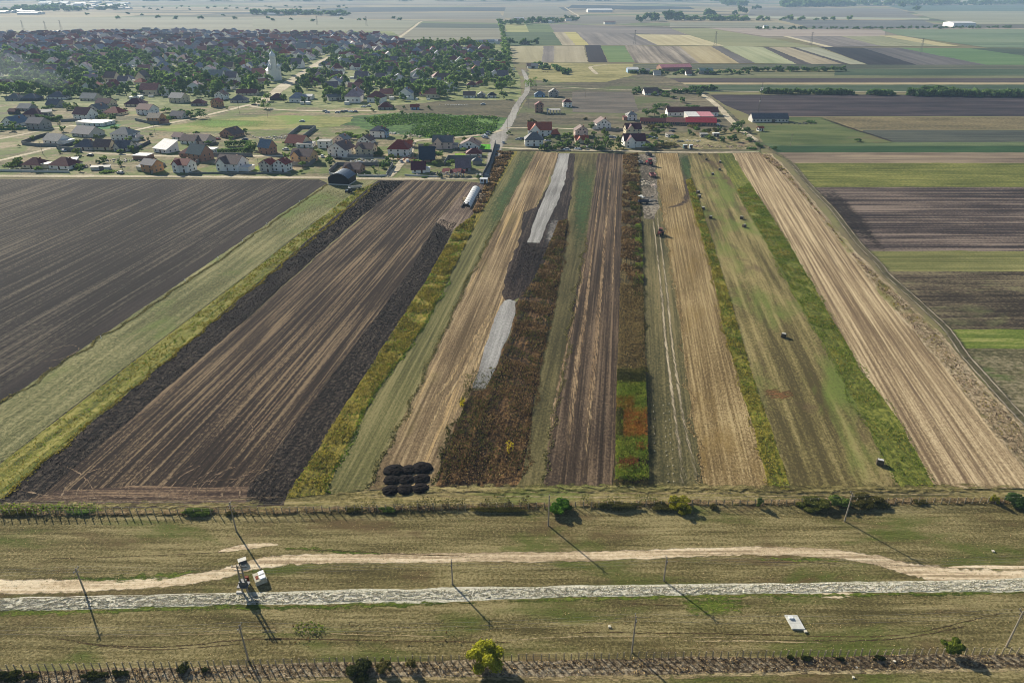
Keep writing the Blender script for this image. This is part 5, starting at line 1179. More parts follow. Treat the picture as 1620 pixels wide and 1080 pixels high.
def container(x, y, wpx, yaw, label, col=(206, 212, 216), ln=1.0, hh=2.5):
    p = at(x, y); w = wpx*mpp(p); root = empty('container', p, math.radians(yaw)); tag(root, label, 'container')
    B = MB(); B.box(-w/2, 0, .15, w/2, w*ln, hh); B.build('body', paint(col, .5, .4, .06, 1), root)
    R = MB(); R.box(-w/2-.08, -.08, hh, w/2+.08, w*ln+.08, hh+.12); R.build('roof', paint((222, 224, 224), .5, .4, .05, 1), root)
    put(DOOR_ME, 'door', root, (w*.2, -.03, .16)); put(WIN_ME, 'window', root, (-w*.2, -.03, 1.1))
container(765, 291, 12, -6, 'white site container beside the polytunnel', ln=.6)
container(1093, 236, 5, 0, 'small white cabin in the weedy yard', ln=.8)
container(1084, 236, 6, 5, 'small green grey cabin left of the white one', col=(90, 120, 116), ln=.8)

# deep red market shelter
def shelter():
    p = at(718, 279); w = 37*mpp(p); root = empty('shelter', p, math.radians(-5)); tag(root, 'long low shelter with uneven deep red roof panels at the field edge', 'shelter')
    for i in range(6):
        x0, x1 = -w/2+w*i/6, -w/2+w*(i+1)/6-.15; z = 2.5+.4*math.sin(i*2.1)
        R = MB(); R.slab([(x0, -1, z), (x1, -1, z), (x1, 2.2, z+1.1), (x0, 2.2, z+1.1)], .1); R.slab([(x0, 2.2, z+1.1), (x1, 2.2, z+1.1), (x1, 5, z), (x0, 5, z)], .1)
        R.build('roof_panel', paint((112, 26, 32), .6, .3, .15, 1, 'red_sheet'), root)
        P = MB(); P.box(x0, -.9, 0, x0+.3, -.6, z); P.box(x0+.8, -.7, .6, x1-.4, -.4, 1.7); P.build('post_panel', wmat('pale'), root)
shelter()

# ---- unfinished concrete frame
def frame_ruin(x, y, wpx, label):
    p = at(x, y); w = wpx*mpp(p); root = empty('building_shell', p, 0); tag(root, label, 'building shell')
    for i in range(5):
        B = MB(); xx = -w/2+w*i/4; B.box(xx-.3, 0, 0, xx+.3, .6, 3); B.box(xx-.3, 7, 0, xx+.3, 7.6, 3); B.build('column', wmat('pale'), root)
    B = MB(); B.box(-w/2-.4, -.2, 3, w/2+.4, 7.8, 3.3); B.build('slab', wmat('grey'), root)
frame_ruin(876, 181, 20, 'open concrete frame of an unfinished house beside the red brick one')

# ---- church
def church():
    p = at(437, 128); s = 1.0; root = empty('church', p, math.radians(28)); tag(root, 'white church with tall bell tower and domed turrets beside the main street', 'church')
    white = paint((226, 224, 216), .8, .2, .05, .5, 'church_plaster'); tin = paint((222, 224, 226), .4, .5, .08, .5, 'church_tin')
    N = MB(); W, R = roof_wall_meshes('gy', 13, 24, 10, 5, .3); W.build('nave', white, root); r = R.build('roof', tin, root)
    def tower(name, x, y, w, h, cap):
        T = MB(); n = 8
        for k in range(n):
            a, b = 2*math.pi*k/n, 2*math.pi*(k+1)/n
            T.face([(x+w*math.cos(a), y+w*math.sin(a), 0), (x+w*math.cos(b), y+w*math.sin(b), 0), (x+w*math.cos(b), y+w*math.sin(b), h), (x+w*math.cos(a), y+w*math.sin(a), h)])
        t = T.build(name, white, root)
        D = MB(); prof = [(1.12, 0), (1.0, .5), (.8, 1.0), (.45, 1.5), (.15, 2.1), (.06, cap)]
        for (r0, z0), (r1, z1) in zip(prof, prof[1:]): D.tube((x, y, h+z0*w*.7), (x, y, h+z1*w*.7), w*r0, w*r1, 8, False)
        D.build('dome', tin, t)
        for a in (0, 1.57, 3.14, 4.71):
            o = put(WIN_ME, 'window', t, (x+w*.95*math.sin(a), y-w*.95*math.cos(a), h-3.4), a); o.scale = (1, 1.5, 1.7)
    tower('bell_tower', 0, 3, 3.6, 26, 4.2); tower('turret', -5.2, 1.5, 2.2, 15, 3.4); tower('turret', 5.2, 1.5, 2.2, 15, 3.4); tower('crossing_tower', 0, 15, 4.2, 17, 3.2); tower('apse', 0, 24, 4.8, 9, 1.6)
church()
bpy.data.objects['church'].scale = (.9, .9, .95)

# ---- garden walls
def wall_run(name, px, h, t, mat, label, cat='wall', posts=0, closed=False):
    P = [at(*q) for q in px]
    if closed: P.append(P[0])
    root = empty(name, P[0]); tag(root, label, cat)
    for a, b in zip(P, P[1:]):
        d = (b-a); L = d.length; u = d.normalized(); n = Vector((-u.y, u.x, 0))*t/2; o = a-P[0]; e = b-P[0]
        B = MB(); q = [o-n, e-n, e+n, o+n]; m = len(B.v)
        B.v += [tuple(v) for v in q] + [(v.x, v.y, h) for v in q]
        B.f += [(3,2,1,0),(4,5,6,7),(0,1,5,4),(1,2,6,5),(2,3,7,6),(3,0,4,7)]
        B.build('wall_panel', mat, root)
        if posts:
            for i in range(int(L/posts)+1):
                c = o+u*min(L, i*posts); B = MB(); B.box(c.x-.22, c.y-.22, 0, c.x+.22, c.y+.22, h+.35); B.build('post', mat, root)
    return root
cw = paint((132, 132, 130), .9, .15, .12, .4, 'concrete_wall'); dw = paint((84, 86, 88), .9, .15, .12, .4, 'dark_wall'); ww = paint((206, 204, 196), .85, .2, .06, .4, 'white_wall'); gn = paint((60, 120, 92), .8, .2, .15, .5, 'green_net')
for px, h, m, lab in [
  ([(35, 228), (60, 219), (78, 214)], 2.0, dw, 'dark plot wall left of the white modern house'), ([(35, 229), (62, 232), (92, 232)], 2.0, cw, 'grey plot wall in front of the white modern house'),
  ([(92, 238), (130, 241)], 2.6, cw, 'grey wall in front of the attached row'), ([(90, 236), (116, 229)], 1.8, dw, 'dark wall left of the attached row'),
  ([(214, 191), (236, 196), (250, 197), (262, 193)], 2.0, cw, 'grey wall around the orange brick house'), ([(96, 193), (116, 192), (132, 193)], 2.0, cw, 'grey wall below the steep wine roof'),
  ([(208, 241), (222, 234), (238, 226)], 1.8, dw, 'dark wall left of the metal hall'),
  ([(240, 276), (262, 262)], 1.8, cw, 'grey wall right of the orange brick house'),
  ([(298, 268), (330, 247)], 2.0, cw, 'grey wall left of the broad white house'), ([(330, 247), (372, 247), (400, 248)], 2.0, cw, 'grey wall behind the broad white house'),
  ([(300, 275), (380, 275), (460, 275)], .9, cw, 'low wall in front of the broad white house and the twins'),
  ([(456, 262), (490, 263), (504, 252)], 2.2, cw, 'grey wall around the peach coloured house'),
  ([(456, 218), (474, 204), (500, 204)], 2.4, cw, 'grey U shaped wall with an empty plot, back part'), ([(500, 204), (480, 219)], 2.4, cw, 'grey U shaped wall with an empty plot, right part'),
  ([(550, 249), (590, 249)], 1.6, cw, 'grey garden wall below the cream cross gable'),
  ([(521, 274), (534, 262), (570, 262), (600, 262), (622, 262)], 2.0, cw, 'grey wall around the plot behind the black barn'), ([(622, 262), (612, 278)], 2.0, cw, 'grey wall at the right of the plot behind the black barn'),
  ([(703, 262), (709, 252), (760, 252)], 2.4, cw, 'grey wall behind the purple brown roofed house'),
  ([(764, 281), (774, 262), (781, 240), (784, 228)], 2.6, dw, 'dark long wall beside the village road'),
  ([(662, 232), (690, 233)], 1.8, cw, 'grey wall left of the pink villa'), ([(720, 238), (760, 240), (778, 241)], 1.6, dw, 'brown wall behind the bright lawn'),
  ([(948, 207), (975, 208), (985, 207)], 1.8, cw, 'grey wall below the lone mauve roofed house'),
  ([(640, 278), (700, 281)], .8, ww, 'low pale wall in front of the plain wine roof'),
  ([(0, 206), (22, 206), (44, 204)], 1.4, gn, 'green net fence in front of the leftmost house')]:
    wall_run('garden_wall' if m is not gn else 'net_fence', px, h, .25, m, lab, cat='wall' if m is not gn else 'fence')
wall_run('garden_wall', [(0, 271.5), (60, 272.5), (110, 273.5)], 1.3, .2, ww, 'white front wall with posts before the two dark red bungalows', posts=6)
wall_run('garden_wall', [(566, 279), (600, 280), (612, 279)], 1.1, .2, ww, 'white balustrade wall right of the black barn', posts=4)
wall_run('garden_wall', [(522, 276), (530, 278)], 1.1, .2, ww, 'short white wall left of the black barn', posts=3)
patch('lawn', [(760, 229), (776, 229), (776, 238), (758, 238)], field_mat('bright_lawn', (60, 130, 20), (84, 160, 30), (100, 176, 40), bump=0), label='bright green lawn beside the village road', cat='lawn', amp=.2)
patch('lawn', [(720, 243), (736, 243), (736, 249), (718, 249)], field_mat('lime_lawn', (96, 130, 40), (120, 150, 50), (140, 160, 60), bump=0), label='lime green lawn left of the dark red bungalow', cat='lawn', amp=.3)
patch('lawn', [(134, 200), (180, 196), (192, 198), (180, 204), (140, 205)], field_mat('garden_green', (50, 100, 60), (66, 122, 74), (84, 136, 84), bump=0), label='green lawn around the low white house', cat='lawn', amp=.3)
patch('lawn', [(396, 267), (410, 262), (414, 270), (400, 271)], field_mat('small_lawn', (100, 120, 40), (130, 146, 50), (150, 160, 60), bump=0), label='small yellow green lawn left of the twin houses', cat='lawn', amp=.3)
patch('yard', [(180, 240), (208, 240), (238, 228), (216, 226), (186, 232)], field_mat('blue_asphalt', (46, 52, 60), (60, 66, 74), (78, 82, 88), bump=0), label='dark paved yard left of the metal hall', cat='yard', amp=.3)
# ------------------------------------------------------------ trees
lm_t = [leaf_mat('dark_crown_leaf', (54, 80, 42), (86, 116, 60), (126, 146, 82), .12, .45), leaf_mat('green_crown_leaf', (72, 100, 48), (110, 138, 66), (152, 168, 92), .12, .45),
        leaf_mat('light_crown_leaf', (66, 84, 36), (106, 126, 56), (148, 160, 82), .12), leaf_mat('yellow_crown_leaf', (92, 96, 22), (152, 150, 36), (198, 190, 70), .3, .5),
        leaf_mat('olive_crown_leaf', (62, 62, 28), (102, 98, 46), (146, 136, 76), .3)]
bark = paint((74, 60, 46), .95, .1, .2, 3, 'bark')
def trunk_mb(h, r, rng):
    T = MB(); T.tube((0, 0, -.1), (r*.4, 0, h*.55), r, r*.7, 6)
    for i in range(4):
        a = 2*math.pi*i/4+rng.uniform(0, 1); T.tube((r*.4*(i % 2), 0, h*(.35+.1*i*.5)), (h*.28*math.cos(a), h*.28*math.sin(a), h*rng.uniform(.7, .9)), r*.5, r*.15, 5)
    return T
def tree_at(p, R, Ht, mi, n, leaf, label, cat='tree', name='tree', seed=1, group=None, lobes=9, base=.12, tall=False, rz=0, dy=1.0):
    rng = np.random.default_rng(seed)
    root = empty(name, p, rz); tag(root, label, cat, group)
    zc = Ht*(.5+base/2)
    v = crown_arrays(rng, n, R, Ht*(1-base), zc, leaf, lobes, tall); v[:, 1] *= dy; v[:, 2] += RNG.normal(size=len(v))*0
    me = quads_to_mesh('crown', v, lm_t[mi] if isinstance(mi, int) else mi); link('crown', me, root)
    trunk_mb(Ht, max(.05, Ht*.028), rng).build('trunk', bark, root)
    return root
def T(x, y, wpx, hpx, mi, label, n=700, name='tree', cat='tree', seed=None, lobes=9, base=.12, k=.14, tall=False):
    p = at(x, y); m = mpp(p); R = wpx*m/2
    # apparent height = height*cos + depth*sin of the downward view
    el = math.atan2(H, math.hypot(p.x, p.y)); D = min(wpx, max(.45*wpx, .7*hpx/math.sin(el)) if wpx > 1.5*hpx else wpx)
    if wpx > 2*hpx: D = .8*hpx/math.sin(el)
    ht = max(.35*hpx, hpx-D*.7*math.sin(el))*m/max(.4, math.cos(el))
    return tree_at(p, R*1.16, ht*1.1, mi, int(n*1.2), max(.16, min(R, 3)*k), label, cat, name, seed or int(x*7+y), None, lobes, base, tall, dy=min(1, D/wpx))

# foreground fence trees and bushes
T(886, 808, 32, 26, lm_t[1] if False else leaf_mat('round_tree_leaf', (46, 78, 18), (80, 124, 30), (122, 160, 50), .5, .5), 'round bright green tree on the upper fence line', 6000, k=.085, lobes=12, base=.05)
T(1076, 803, 34, 27, 3, 'yellowing round bush tree on the upper fence line', 5200, k=.085, lobes=12, base=.05)
T(1048, 803, 30, 14, 4, 'low olive bush left of the yellowing tree', 2600, 'bush', 'bush', k=.1, base=0)
T(1201, 801, 11, 16, 2, 'small slim young tree on the upper fence line', 1200, k=.12)
T(1128, 803, 12, 9, 4, 'small olive bush right of the yellowing tree', 900, 'bush', 'bush', k=.14, base=0)
T(1290, 800, 46, 22, leaf_mat('pale_yellow_shrub', (66, 74, 30), (116, 120, 54), (158, 154, 88), .4), 'wide yellow green shrub left of the leaning pole', 4200, 'shrub', 'shrub', k=.09, base=0, lobes=14)
T(1325, 799, 34, 20, 2, 'pale green shrub just left of the upper right pole', 2800, 'shrub', 'shrub', k=.1, base=0, lobes=12)
T(1370, 797, 50, 22, 4, 'wide olive shrub right of the upper right pole', 4200, 'shrub', 'shrub', k=.09, base=0, lobes=14)
T(1455, 796, 22, 8, 4, 'low clump in the right part of the upper fence', 900, 'shrub', 'shrub', k=.14, base=0)
T(1572, 795, 12, 16, 3, 'slim yellow shrub near the right end of the upper fence', 1200, 'shrub', 'shrub', k=.12, base=0)
T(1608, 797, 38, 22, leaf_mat('bluish_shrub', (44, 66, 26), (78, 104, 46), (112, 134, 70), .4), 'broad green shrub at the right end of the upper fence', 3600, 'shrub', 'shrub', k=.1, base=0, lobes=12)
T(312, 813, 48, 12, 2, 'low green shrub on the left part of the upper fence', 2600, 'shrub', 'shrub', k=.1, base=0, lobes=14)
T(128, 812, 44, 9, 1, 'flat green shrub near the left end of the upper fence', 2000, 'shrub', 'shrub', k=.1, base=0, lobes=12)
T(365, 813, 16, 8, 4, 'small shrub at the foot of the upper left pole', 900, 'shrub', 'shrub', k=.14, base=0)
T(30, 812, 60, 8, 4, 'flat olive shrub at the left end of the upper fence', 2000, 'shrub', 'shrub', k=.1, base=0, lobes=12)
T(613, 808, 30, 10, 2, 'pale shrub left of the long hedge', 1600, 'shrub', 'shrub', k=.1, base=0)
T(560, 807, 26, 9, 4, 'small dry shrub at the start of the long hedge', 1300, 'shrub', 'shrub', k=.1, base=0)
T(975, 803, 70, 13, leaf_mat('khaki_hedge_leaf', (60, 62, 30), (108, 106, 58), (146, 138, 88), .4), 'long khaki shrub between the two fence trees', 4200, 'shrub', 'shrub', k=.075, base=0, lobes=18)
T(790, 808, 90, 9, 4, 'long low hedge shrub left of the round green tree', 3800, 'shrub', 'shrub', k=.06, base=0, lobes=20)
T(767, 1054, 50, 54, leaf_mat('yellow_tree_leaf', (110, 116, 24), (172, 172, 40), (214, 208, 84), .4, .5), 'large yellow green tree standing at the lower fence', 9000, k=.075, lobes=14, base=.04)
T(573, 1062, 36, 32, leaf_mat('dark_bush_leaf', (30, 40, 14), (58, 68, 26), (96, 98, 46), .5), 'dark green bush at the lower fence left of the large tree', 4200, 'bush', 'bush', k=.09, base=0, lobes=12)
T(607, 1061, 22, 24, 4, 'thin olive bush right of the dark green bush', 1600, 'bush', 'bush', k=.1, base=0)
T(652, 1056, 16, 22, 4, 'almost bare thin bush at the lower fence', 420, 'bush', 'bush', k=.12, base=0)
T(1506, 1032, 31, 31, leaf_mat('clumpy_tree_leaf', (48, 64, 16), (88, 106, 26), (142, 150, 48), .6), 'clumpy yellow green tree at the right of the lower fence', 5200, k=.085, lobes=6, base=.12)
for x, y, w, h, lab in ((15, 1072, 40, 16, 'dark bush at the left end of the lower fence'), (50, 1072, 26, 12, 'dark bush second from the left at the lower fence'), (150, 1072, 40, 15, 'spreading dark bush below the lower fence posts, left'),
                        (190, 1066, 26, 10, 'small bush right of the spreading dark one'), (290, 1060, 20, 16, 'olive bush on the lower fence left of the short pole'), (325, 1060, 12, 7, 'tiny bush left of the short pole'),
                        (1276, 1042, 18, 8, 'low green bush below the right lower fence'), (1250, 1041, 12, 7, 'tiny bush beside the low green one'), (1390, 1042, 18, 9, 'low green bush left of the clumpy tree'), (1330, 1043, 12, 6, 'tiny bush under the lower fence')):
    T(x, y, w, h, leaf_mat('fence_bush_leaf', (34, 42, 16), (66, 74, 28), (104, 106, 48), .5) if x == 15 else bpy.data.materials['fence_bush_leaf'], lab, 1300, 'bush', 'bush', k=.12, base=0)

# trees among the near houses
NT_ = [(480, 8, 9)]
pop = [(929, 233, 9, 15), (944, 237, 10, 20), (951, 235, 9, 14), (957, 238, 11, 21), (966, 238, 11, 18)]
for i, (x, y, w, h) in enumerate(pop):
    T(x, y, w, h, 2 if i < 2 else 1, 'slim poplar, number %s from the left in the row behind the gravel strip' % 'one two three four five'.split()[i], 500, 'poplar_tree', 'tree', k=.2, tall=False, base=.03, lobes=14)
GT = [(898, 232, 14, 12, 2, 'light green tree left of the poplars'), (884, 234, 12, 12, 0, 'dark tree beside the gravel strip top'), (893, 220, 10, 11, 1, 'tree behind the light green one'), (903, 221, 12, 9, 1, 'round tree left of the pink gabled house'),
      (883, 222, 10, 9, 0, 'dark round tree by the small orange pyramid roof'), (912, 233, 9, 10, 1, 'tree left of the orange red roof'), (935, 236, 10, 10, 0, 'dark bush tree between the poplars'), (950, 238, 14, 8, 0, 'dark low tree at the foot of the poplars'),
      (955, 213, 8, 11, 2, 'light tree between villa and poplars'), (990, 203, 9, 8, 2, 'small light tree before the tall wine roof'), (976, 206, 6, 5, 0, 'dark shrub by the lone house wall'),
      (840, 141, 24, 20, 1, 'big dark green tree at the bend of the village road'), (808, 139, 18, 13, 1, 'green tree left of the road bend'), (797, 157, 12, 13, 0, 'dark round tree at the road fork'), (862, 133, 8, 8, 0, 'small tree behind the grassland road'),
      (1023, 184, 16, 12, 1, 'green tree left of the long farm building'), (1035, 184, 14, 14, 1, 'second green tree left of the long farm building'), (1050, 190, 12, 10, 1, 'tree touching the end of the long farm building'),
      (1044, 202, 16, 8, 2, 'light tree in front of the stables, left'), (1058, 203, 12, 9, 2, 'light tree in front of the stables, right'), (1091, 213, 8, 10, 1, 'small dark tree in the farm yard'), (1131, 212, 10, 10, 4, 'pale tree in the farm yard'), (1121, 211, 9, 9, 4, 'thin pale tree in the farm yard'), (1146, 211, 7, 9, 4, 'rightmost thin tree in the farm yard'),
      (1123, 221, 14, 8, 2, 'light green bush tree by the flat sheds'), (1153, 222, 10, 7, 1, 'bush tree right of the flat sheds'), (1096, 201, 24, 8, 4, 'brownish thicket in front of the bright red roof'), (1030, 206, 16, 11, 4, 'bare brownish tree in front of the low stable'),
      (1168, 205, 18, 16, 0, 'dark tree at the end of the farm road'), (1180, 210, 14, 10, 0, 'dark tree right of the farm road'), (1186, 224, 12, 8, 0, 'dark bush tree lower down the farm road'), (1198, 233, 9, 9, 0, 'dark round tree at the head of the farm track'), (1204, 233, 8, 5, 0, 'dark bush right of the round tree at the farm track'), (1225, 237, 8, 6, 0, 'dark bush at the start of the farm track'),
      (1105, 154, 9, 13, 0, 'dark tree at the far end of the farm road'), (1110, 142, 24, 7, 0, 'dark thicket behind the farm road'), (1079, 163, 12, 9, 0, 'dark tree in the overgrown plot'), (1050, 168, 20, 8, 0, 'dark bushes in the overgrown plot, left'), (1095, 170, 24, 7, 0, 'dark bushes in the overgrown plot, right'), (1038, 172, 12, 8, 0, 'dark bush left in the overgrown plot'), (1064, 156, 9, 5, 0, 'dark bush right of the white mauve house'),
      (1052, 153, 16, 8, 0, 'dark tree by the white mauve roofed house'), (1036, 152, 10, 7, 1, 'red brown tree in front of the mauve roof'), (1004, 150, 8, 5, 0, 'dark small tree in the grey fallow'), (1357, 224, 9, 6, 0, 'single small tree in the farm meadow'), (1282, 194, 20, 5, 0, 'dark shrubs behind the farm meadow'), (1060, 232, 28, 10, 4, 'olive thicket at the upper field edge'), (1045, 234, 18, 9, 4, 'olive thicket beside the villa'), (1188, 236, 16, 5, 0, 'dark low scrub by the dirt road'),
      (926, 190, 8, 5, 4, 'small tree in the open plot'), (842, 195, 12, 9, 4, 'pale bush by the village road'), (805, 213, 7, 7, 2, 'light bush at the road triangle'),
      (618, 253, 11, 10, 2, 'light green tree below the steep red roof'), (600, 246, 15, 10, 0, 'dark trees left of the steep red roof'), (641, 246, 10, 10, 0, 'dark tree right of the steep red roof'), (503, 244, 13, 9, 2, 'light green tree left of the broad gable'), (603, 247, 9, 9, 1, 'tree by the grey garden wall'),
      (418, 172, 17, 17, 1, 'big round tree at the start of the main street, left one'), (423, 160, 17, 13, 1, 'round tree behind the two at the start of the main street'), (405, 165, 14, 12, 1, 'tree left of the round one at the street mouth'), (120, 178, 15, 13, 2, 'light green tree among the left houses'), (108, 174, 14, 12, 1, 'green tree among the left houses'), (75, 176, 13, 9, 0, 'dark bush tree by the blue grey house'),
      (53, 172, 12, 11, 1, 'tree behind the pale grey roof'), (118, 227, 20, 8, 1, 'green garden trees right of the white modern house'), (160, 190, 18, 9, 2, 'garden tree right of the steep wine roof'), (268, 188, 20, 9, 0, 'dark trees left of the small dark grey roof'), (262, 178, 18, 9, 1, 'green trees behind the orange brick house'), (290, 183, 14, 10, 0, 'dark trees right of the small dark grey roof'), (318, 187, 22, 15, 0, 'large dark trees at the diagonal road'), (302, 187, 16, 13, 0, 'dark tree left of the large ones'),
      (22, 262, 26, 10, 1, 'green garden bushes left of the cream bungalow'), (127, 266, 16, 8, 1, 'weedy bushes right of the wide hip roof'), (172, 273, 20, 6, 1, 'low green bush in front of the pale shelter'), (156, 258, 9, 6, 0, 'dark bush in the weedy plot'), (226, 222, 6, 6, 0, 'small bush in the yellow plot'), (234, 222, 5, 5, 0, 'small bush right of the other in the yellow plot'),
      (544, 214, 24, 9, 2, 'light green bushes at the edge of the meadow'), (563, 217, 22, 8, 1, 'green bushes at the edge of the meadow'), (650, 226, 10, 8, 1, 'green bush behind the orange annexe'), (672, 281, 10, 4, 1, 'low bush at the field edge'), (696, 281, 9, 8, 0, 'dark bush left of the red shelter'), (757, 283, 9, 8, 0, 'dark bush right of the red shelter')]
for x, y, w, h, mi, lab in GT:
    T(x, y, w, h, mi, lab, 420, 'shrub' if 'bush' in lab or 'thicket' in lab or 'scrub' in lab or 'shrub' in lab else 'tree', 'shrub' if 'bush' in lab or 'thicket' in lab or 'scrub' in lab or 'shrub' in lab else 'tree', k=.2, base=.04)
# small garden trees and shrubs between the new houses
gsp = random.Random(21); hs_ = [o.location for o in COL.objects if o.get('category') in ('house', 'shed')]
gm_ = [quads_to_mesh('crown', crown_arrays(np.random.default_rng(60+i), 320, 2.3, 3.6, 2.1, .5, 8), lm_t[(0, 1, 2, 1)[i]]) for i in range(4)]
gt_ = trunk_mb(3, .09, np.random.default_rng(3)).mesh('trunk', bark); gn_ = 0
while gn_ < 165:
    x = gsp.uniform(0, 775) if gn_ < 115 else gsp.uniform(835, 1190); y = gsp.uniform(166, 276) if gn_ < 115 else gsp.uniform(204, 238); q = at(x, y)
    if min((q-o).length for o in hs_) > 24 or min((q-o).length for o in hs_) < 7.5 or (200 < x < 600 and 182 < y < 206): continue
    i = gsp.randrange(4); r = empty('shrub', q, gsp.uniform(0, 6)); link('crown', gm_[i], r); link('trunk', gt_, r); s = gsp.uniform(.5, 1.35); r.scale = (s, s, s); gn_ += 1
    z = 'the left plots' if x < 260 else 'the middle plots' if x < 520 else 'the villas' if x < 800 else 'the right side'
    tag(r, '%s garden shrub among the new houses of %s' % (('dark', 'green', 'light green', 'green')[i], z), 'shrub', '%s garden shrubs of %s' % (('dark', 'green', 'light green', 'green')[i], z))
# dark clipped hedge round a garden
def hedge(px, h, t, label, mi=0, dens=26):
    P = [at(*q) for q in px]; V = []
    for a, b in zip(P, P[1:]):
        L = (b-a).length; n = int(L*dens); u = (b-a).normalized(); nn = Vector((-u.y, u.x, 0))
        s = RNG.random(n)*L; q = RNG.uniform(-.5, .5, n)*t; z = RNG.random(n)**.6*h
        V.append(np.column_stack([a.x+u.x*s+nn.x*q-P[0].x, a.y+u.y*s+nn.y*q-P[0].y, z]))
    C = np.vstack(V)
    root = link('hedge', quads_to_mesh('hedge', quad_arrays(C, .55), lm_t[mi])); root.location = P[0]
    tag(root, label, 'hedge')
hedge([(345, 245), (390, 242), (396, 230), (356, 232)], 3.2, 2.4, 'dense dark clipped hedge round a garden', 0, 60)
hedge([(58, 186), (84, 192), (98, 188)], 2.6, 2.0, 'dark green hedge below the cream hall', 0, 60)
hedge([(860, 238), (880, 237)], 1.5, 1.2, 'low hedge before the grey pyramid roof', 1, 40)

# ------------------------------------------------------------ the old village: many houses and trees
VP = [(-120, 60), (240, 53), (600, 59), (650, 72), (780, 82), (800, 100), (806, 128), (792, 150), (700, 156), (600, 168), (560, 166), (450, 162), (415, 150), (330, 150), (250, 154), (100, 148), (-120, 156)]
VW = [at(*p) for p in VP]
STREET = [at(*p) for p in [(392, 167), (408, 166), (428, 152), (452, 135), (478, 118), (500, 103), (512, 95), (520, 90)]]
def seg_dist(p, P):
    best = 1e9
    for a, b in zip(P, P[1:]):
        ab = b-a; t = max(0, min(1, (p-a).dot(ab)/ab.length_squared)); best = min(best, (a+ab*t-p).length)
    return best
placed = [o.location.copy() for o in COL.objects if o.type == 'EMPTY' and o.get('category') in ('house', 'church', 'shed', 'hall')]
vr = random.Random(11)
spots = []
y = VW[0].y
ys = [p.y for p in VW]; yy = min(ys)+10
A = [(p.x, p.y) for p in VW]
while yy < max(ys):
    xx = -1500 + vr.uniform(0, 20)
    lean = .04
    while xx < 400:
        X = xx; Y = yy + (xx+300)*lean + vr.uniform(-5, 5)
        if in_poly(A, np.array([X]), np.array([Y]))[0]:
            p = Vector((X, Y, 0)); q = proj(p)
            new = q[1] < 84 and q[0] < 640
            if -30 < q[0] < 1650 and vr.random() < (.93 if new else .56) and seg_dist(p, STREET) > 18 and all((p-o).length > 16 for o in placed):
                spots.append((p, q, new))
        xx += vr.uniform(16, 23) if Y > 1000 else vr.uniform(17, 27)
    yy += 22 if yy > 1000 else 27
spots.sort(key=lambda s: s[0].y)
PRO = []
def proto(typ, rc, wc, w, d, h, rise, grp, lab):
    root = empty('house', (0, 0, 0)); W, R = roof_wall_meshes(typ, w, d, h, rise)
    W.build('wall', wmat(wc), root); r = R.build('roof', rmat(rc), root); put(CHIM_ME, 'chimney', r, (w*.2, d*.6, h+rise*.75))
    for xx in (-w*.28, w*.05, w*.32): put(WIN_ME, 'window', root, (xx, -.03, .95))
    root['label'] = lab; root['category'] = 'house'; root['group'] = grp
    PRO.append(root)
kinds = [('hip', 'mauve', 'white', 'mauve brown'), ('gx', 'brown', 'cream', 'brown'), ('hip', 'dred', 'white', 'dark red'), ('gx', 'lred', 'cream', 'red'), ('hip', 'slate', 'white', 'slate grey'), ('gy', 'slate', 'white', 'slate grey'),
         ('gy', 'mauve', 'white', 'mauve brown'), ('hip', 'orange', 'cream', 'orange'), ('gx', 'lgrey', 'white', 'pale grey'), ('gy', 'red', 'white', 'red'), ('cross', 'dred', 'white', 'dark red'), ('gx', 'purple', 'white', 'purple grey')]
for typ, rc, wc, nm in kinds:
    proto(typ, rc, wc, vr.uniform(9.5, 13), vr.uniform(8, 11), 3.6, vr.uniform(3.2, 4.3), 'houses of the old village', nm)
def zone(q):
    if q[1] > 128: return 'in its nearest part'
    if q[0] > 560: return 'in its right half, under the tree belt'
    if q[1] > 100: return 'in its middle, left of the school'
    return 'in its dense far quarter'
used = set(); far_v = {}; NI = 200
wts = [10, 8, 10, 6, 7, 7, 8, 4, 4, 4, 5, 6]
for i, (p, q, new) in enumerate(spots):
    k = vr.choices(range(len(PRO)), wts)[0]; sc_ = vr.uniform(.85, 1.25)*(1.15 if new else 1); rz = vr.choice([0, 0, math.pi/2, -.2, .15, -.12])+vr.uniform(-.15, .15)
    if i < NI:
        o = PRO[k] if k not in used else copy_tree(PRO[k]); used.add(k)
        o.location = p; o.rotation_euler = (0, 0, rz); o.scale = (sc_, sc_, sc_*vr.uniform(.95, 1.25))
        nm = kinds[k][3]; z = zone(q); o['label'] = '%s roofed house of the old village, %s' % (nm, z); o['group'] = '%s roofed village houses %s' % (nm, z)
    else:
        far_v.setdefault(k, []).append((p, rz, sc_*1.05))
for k in range(len(PRO)):
    if k not in used:
        for c in list(PRO[k].children_recursive): bpy.data.objects.remove(c)
        bpy.data.objects.remove(PRO[k]); PRO[k] = None
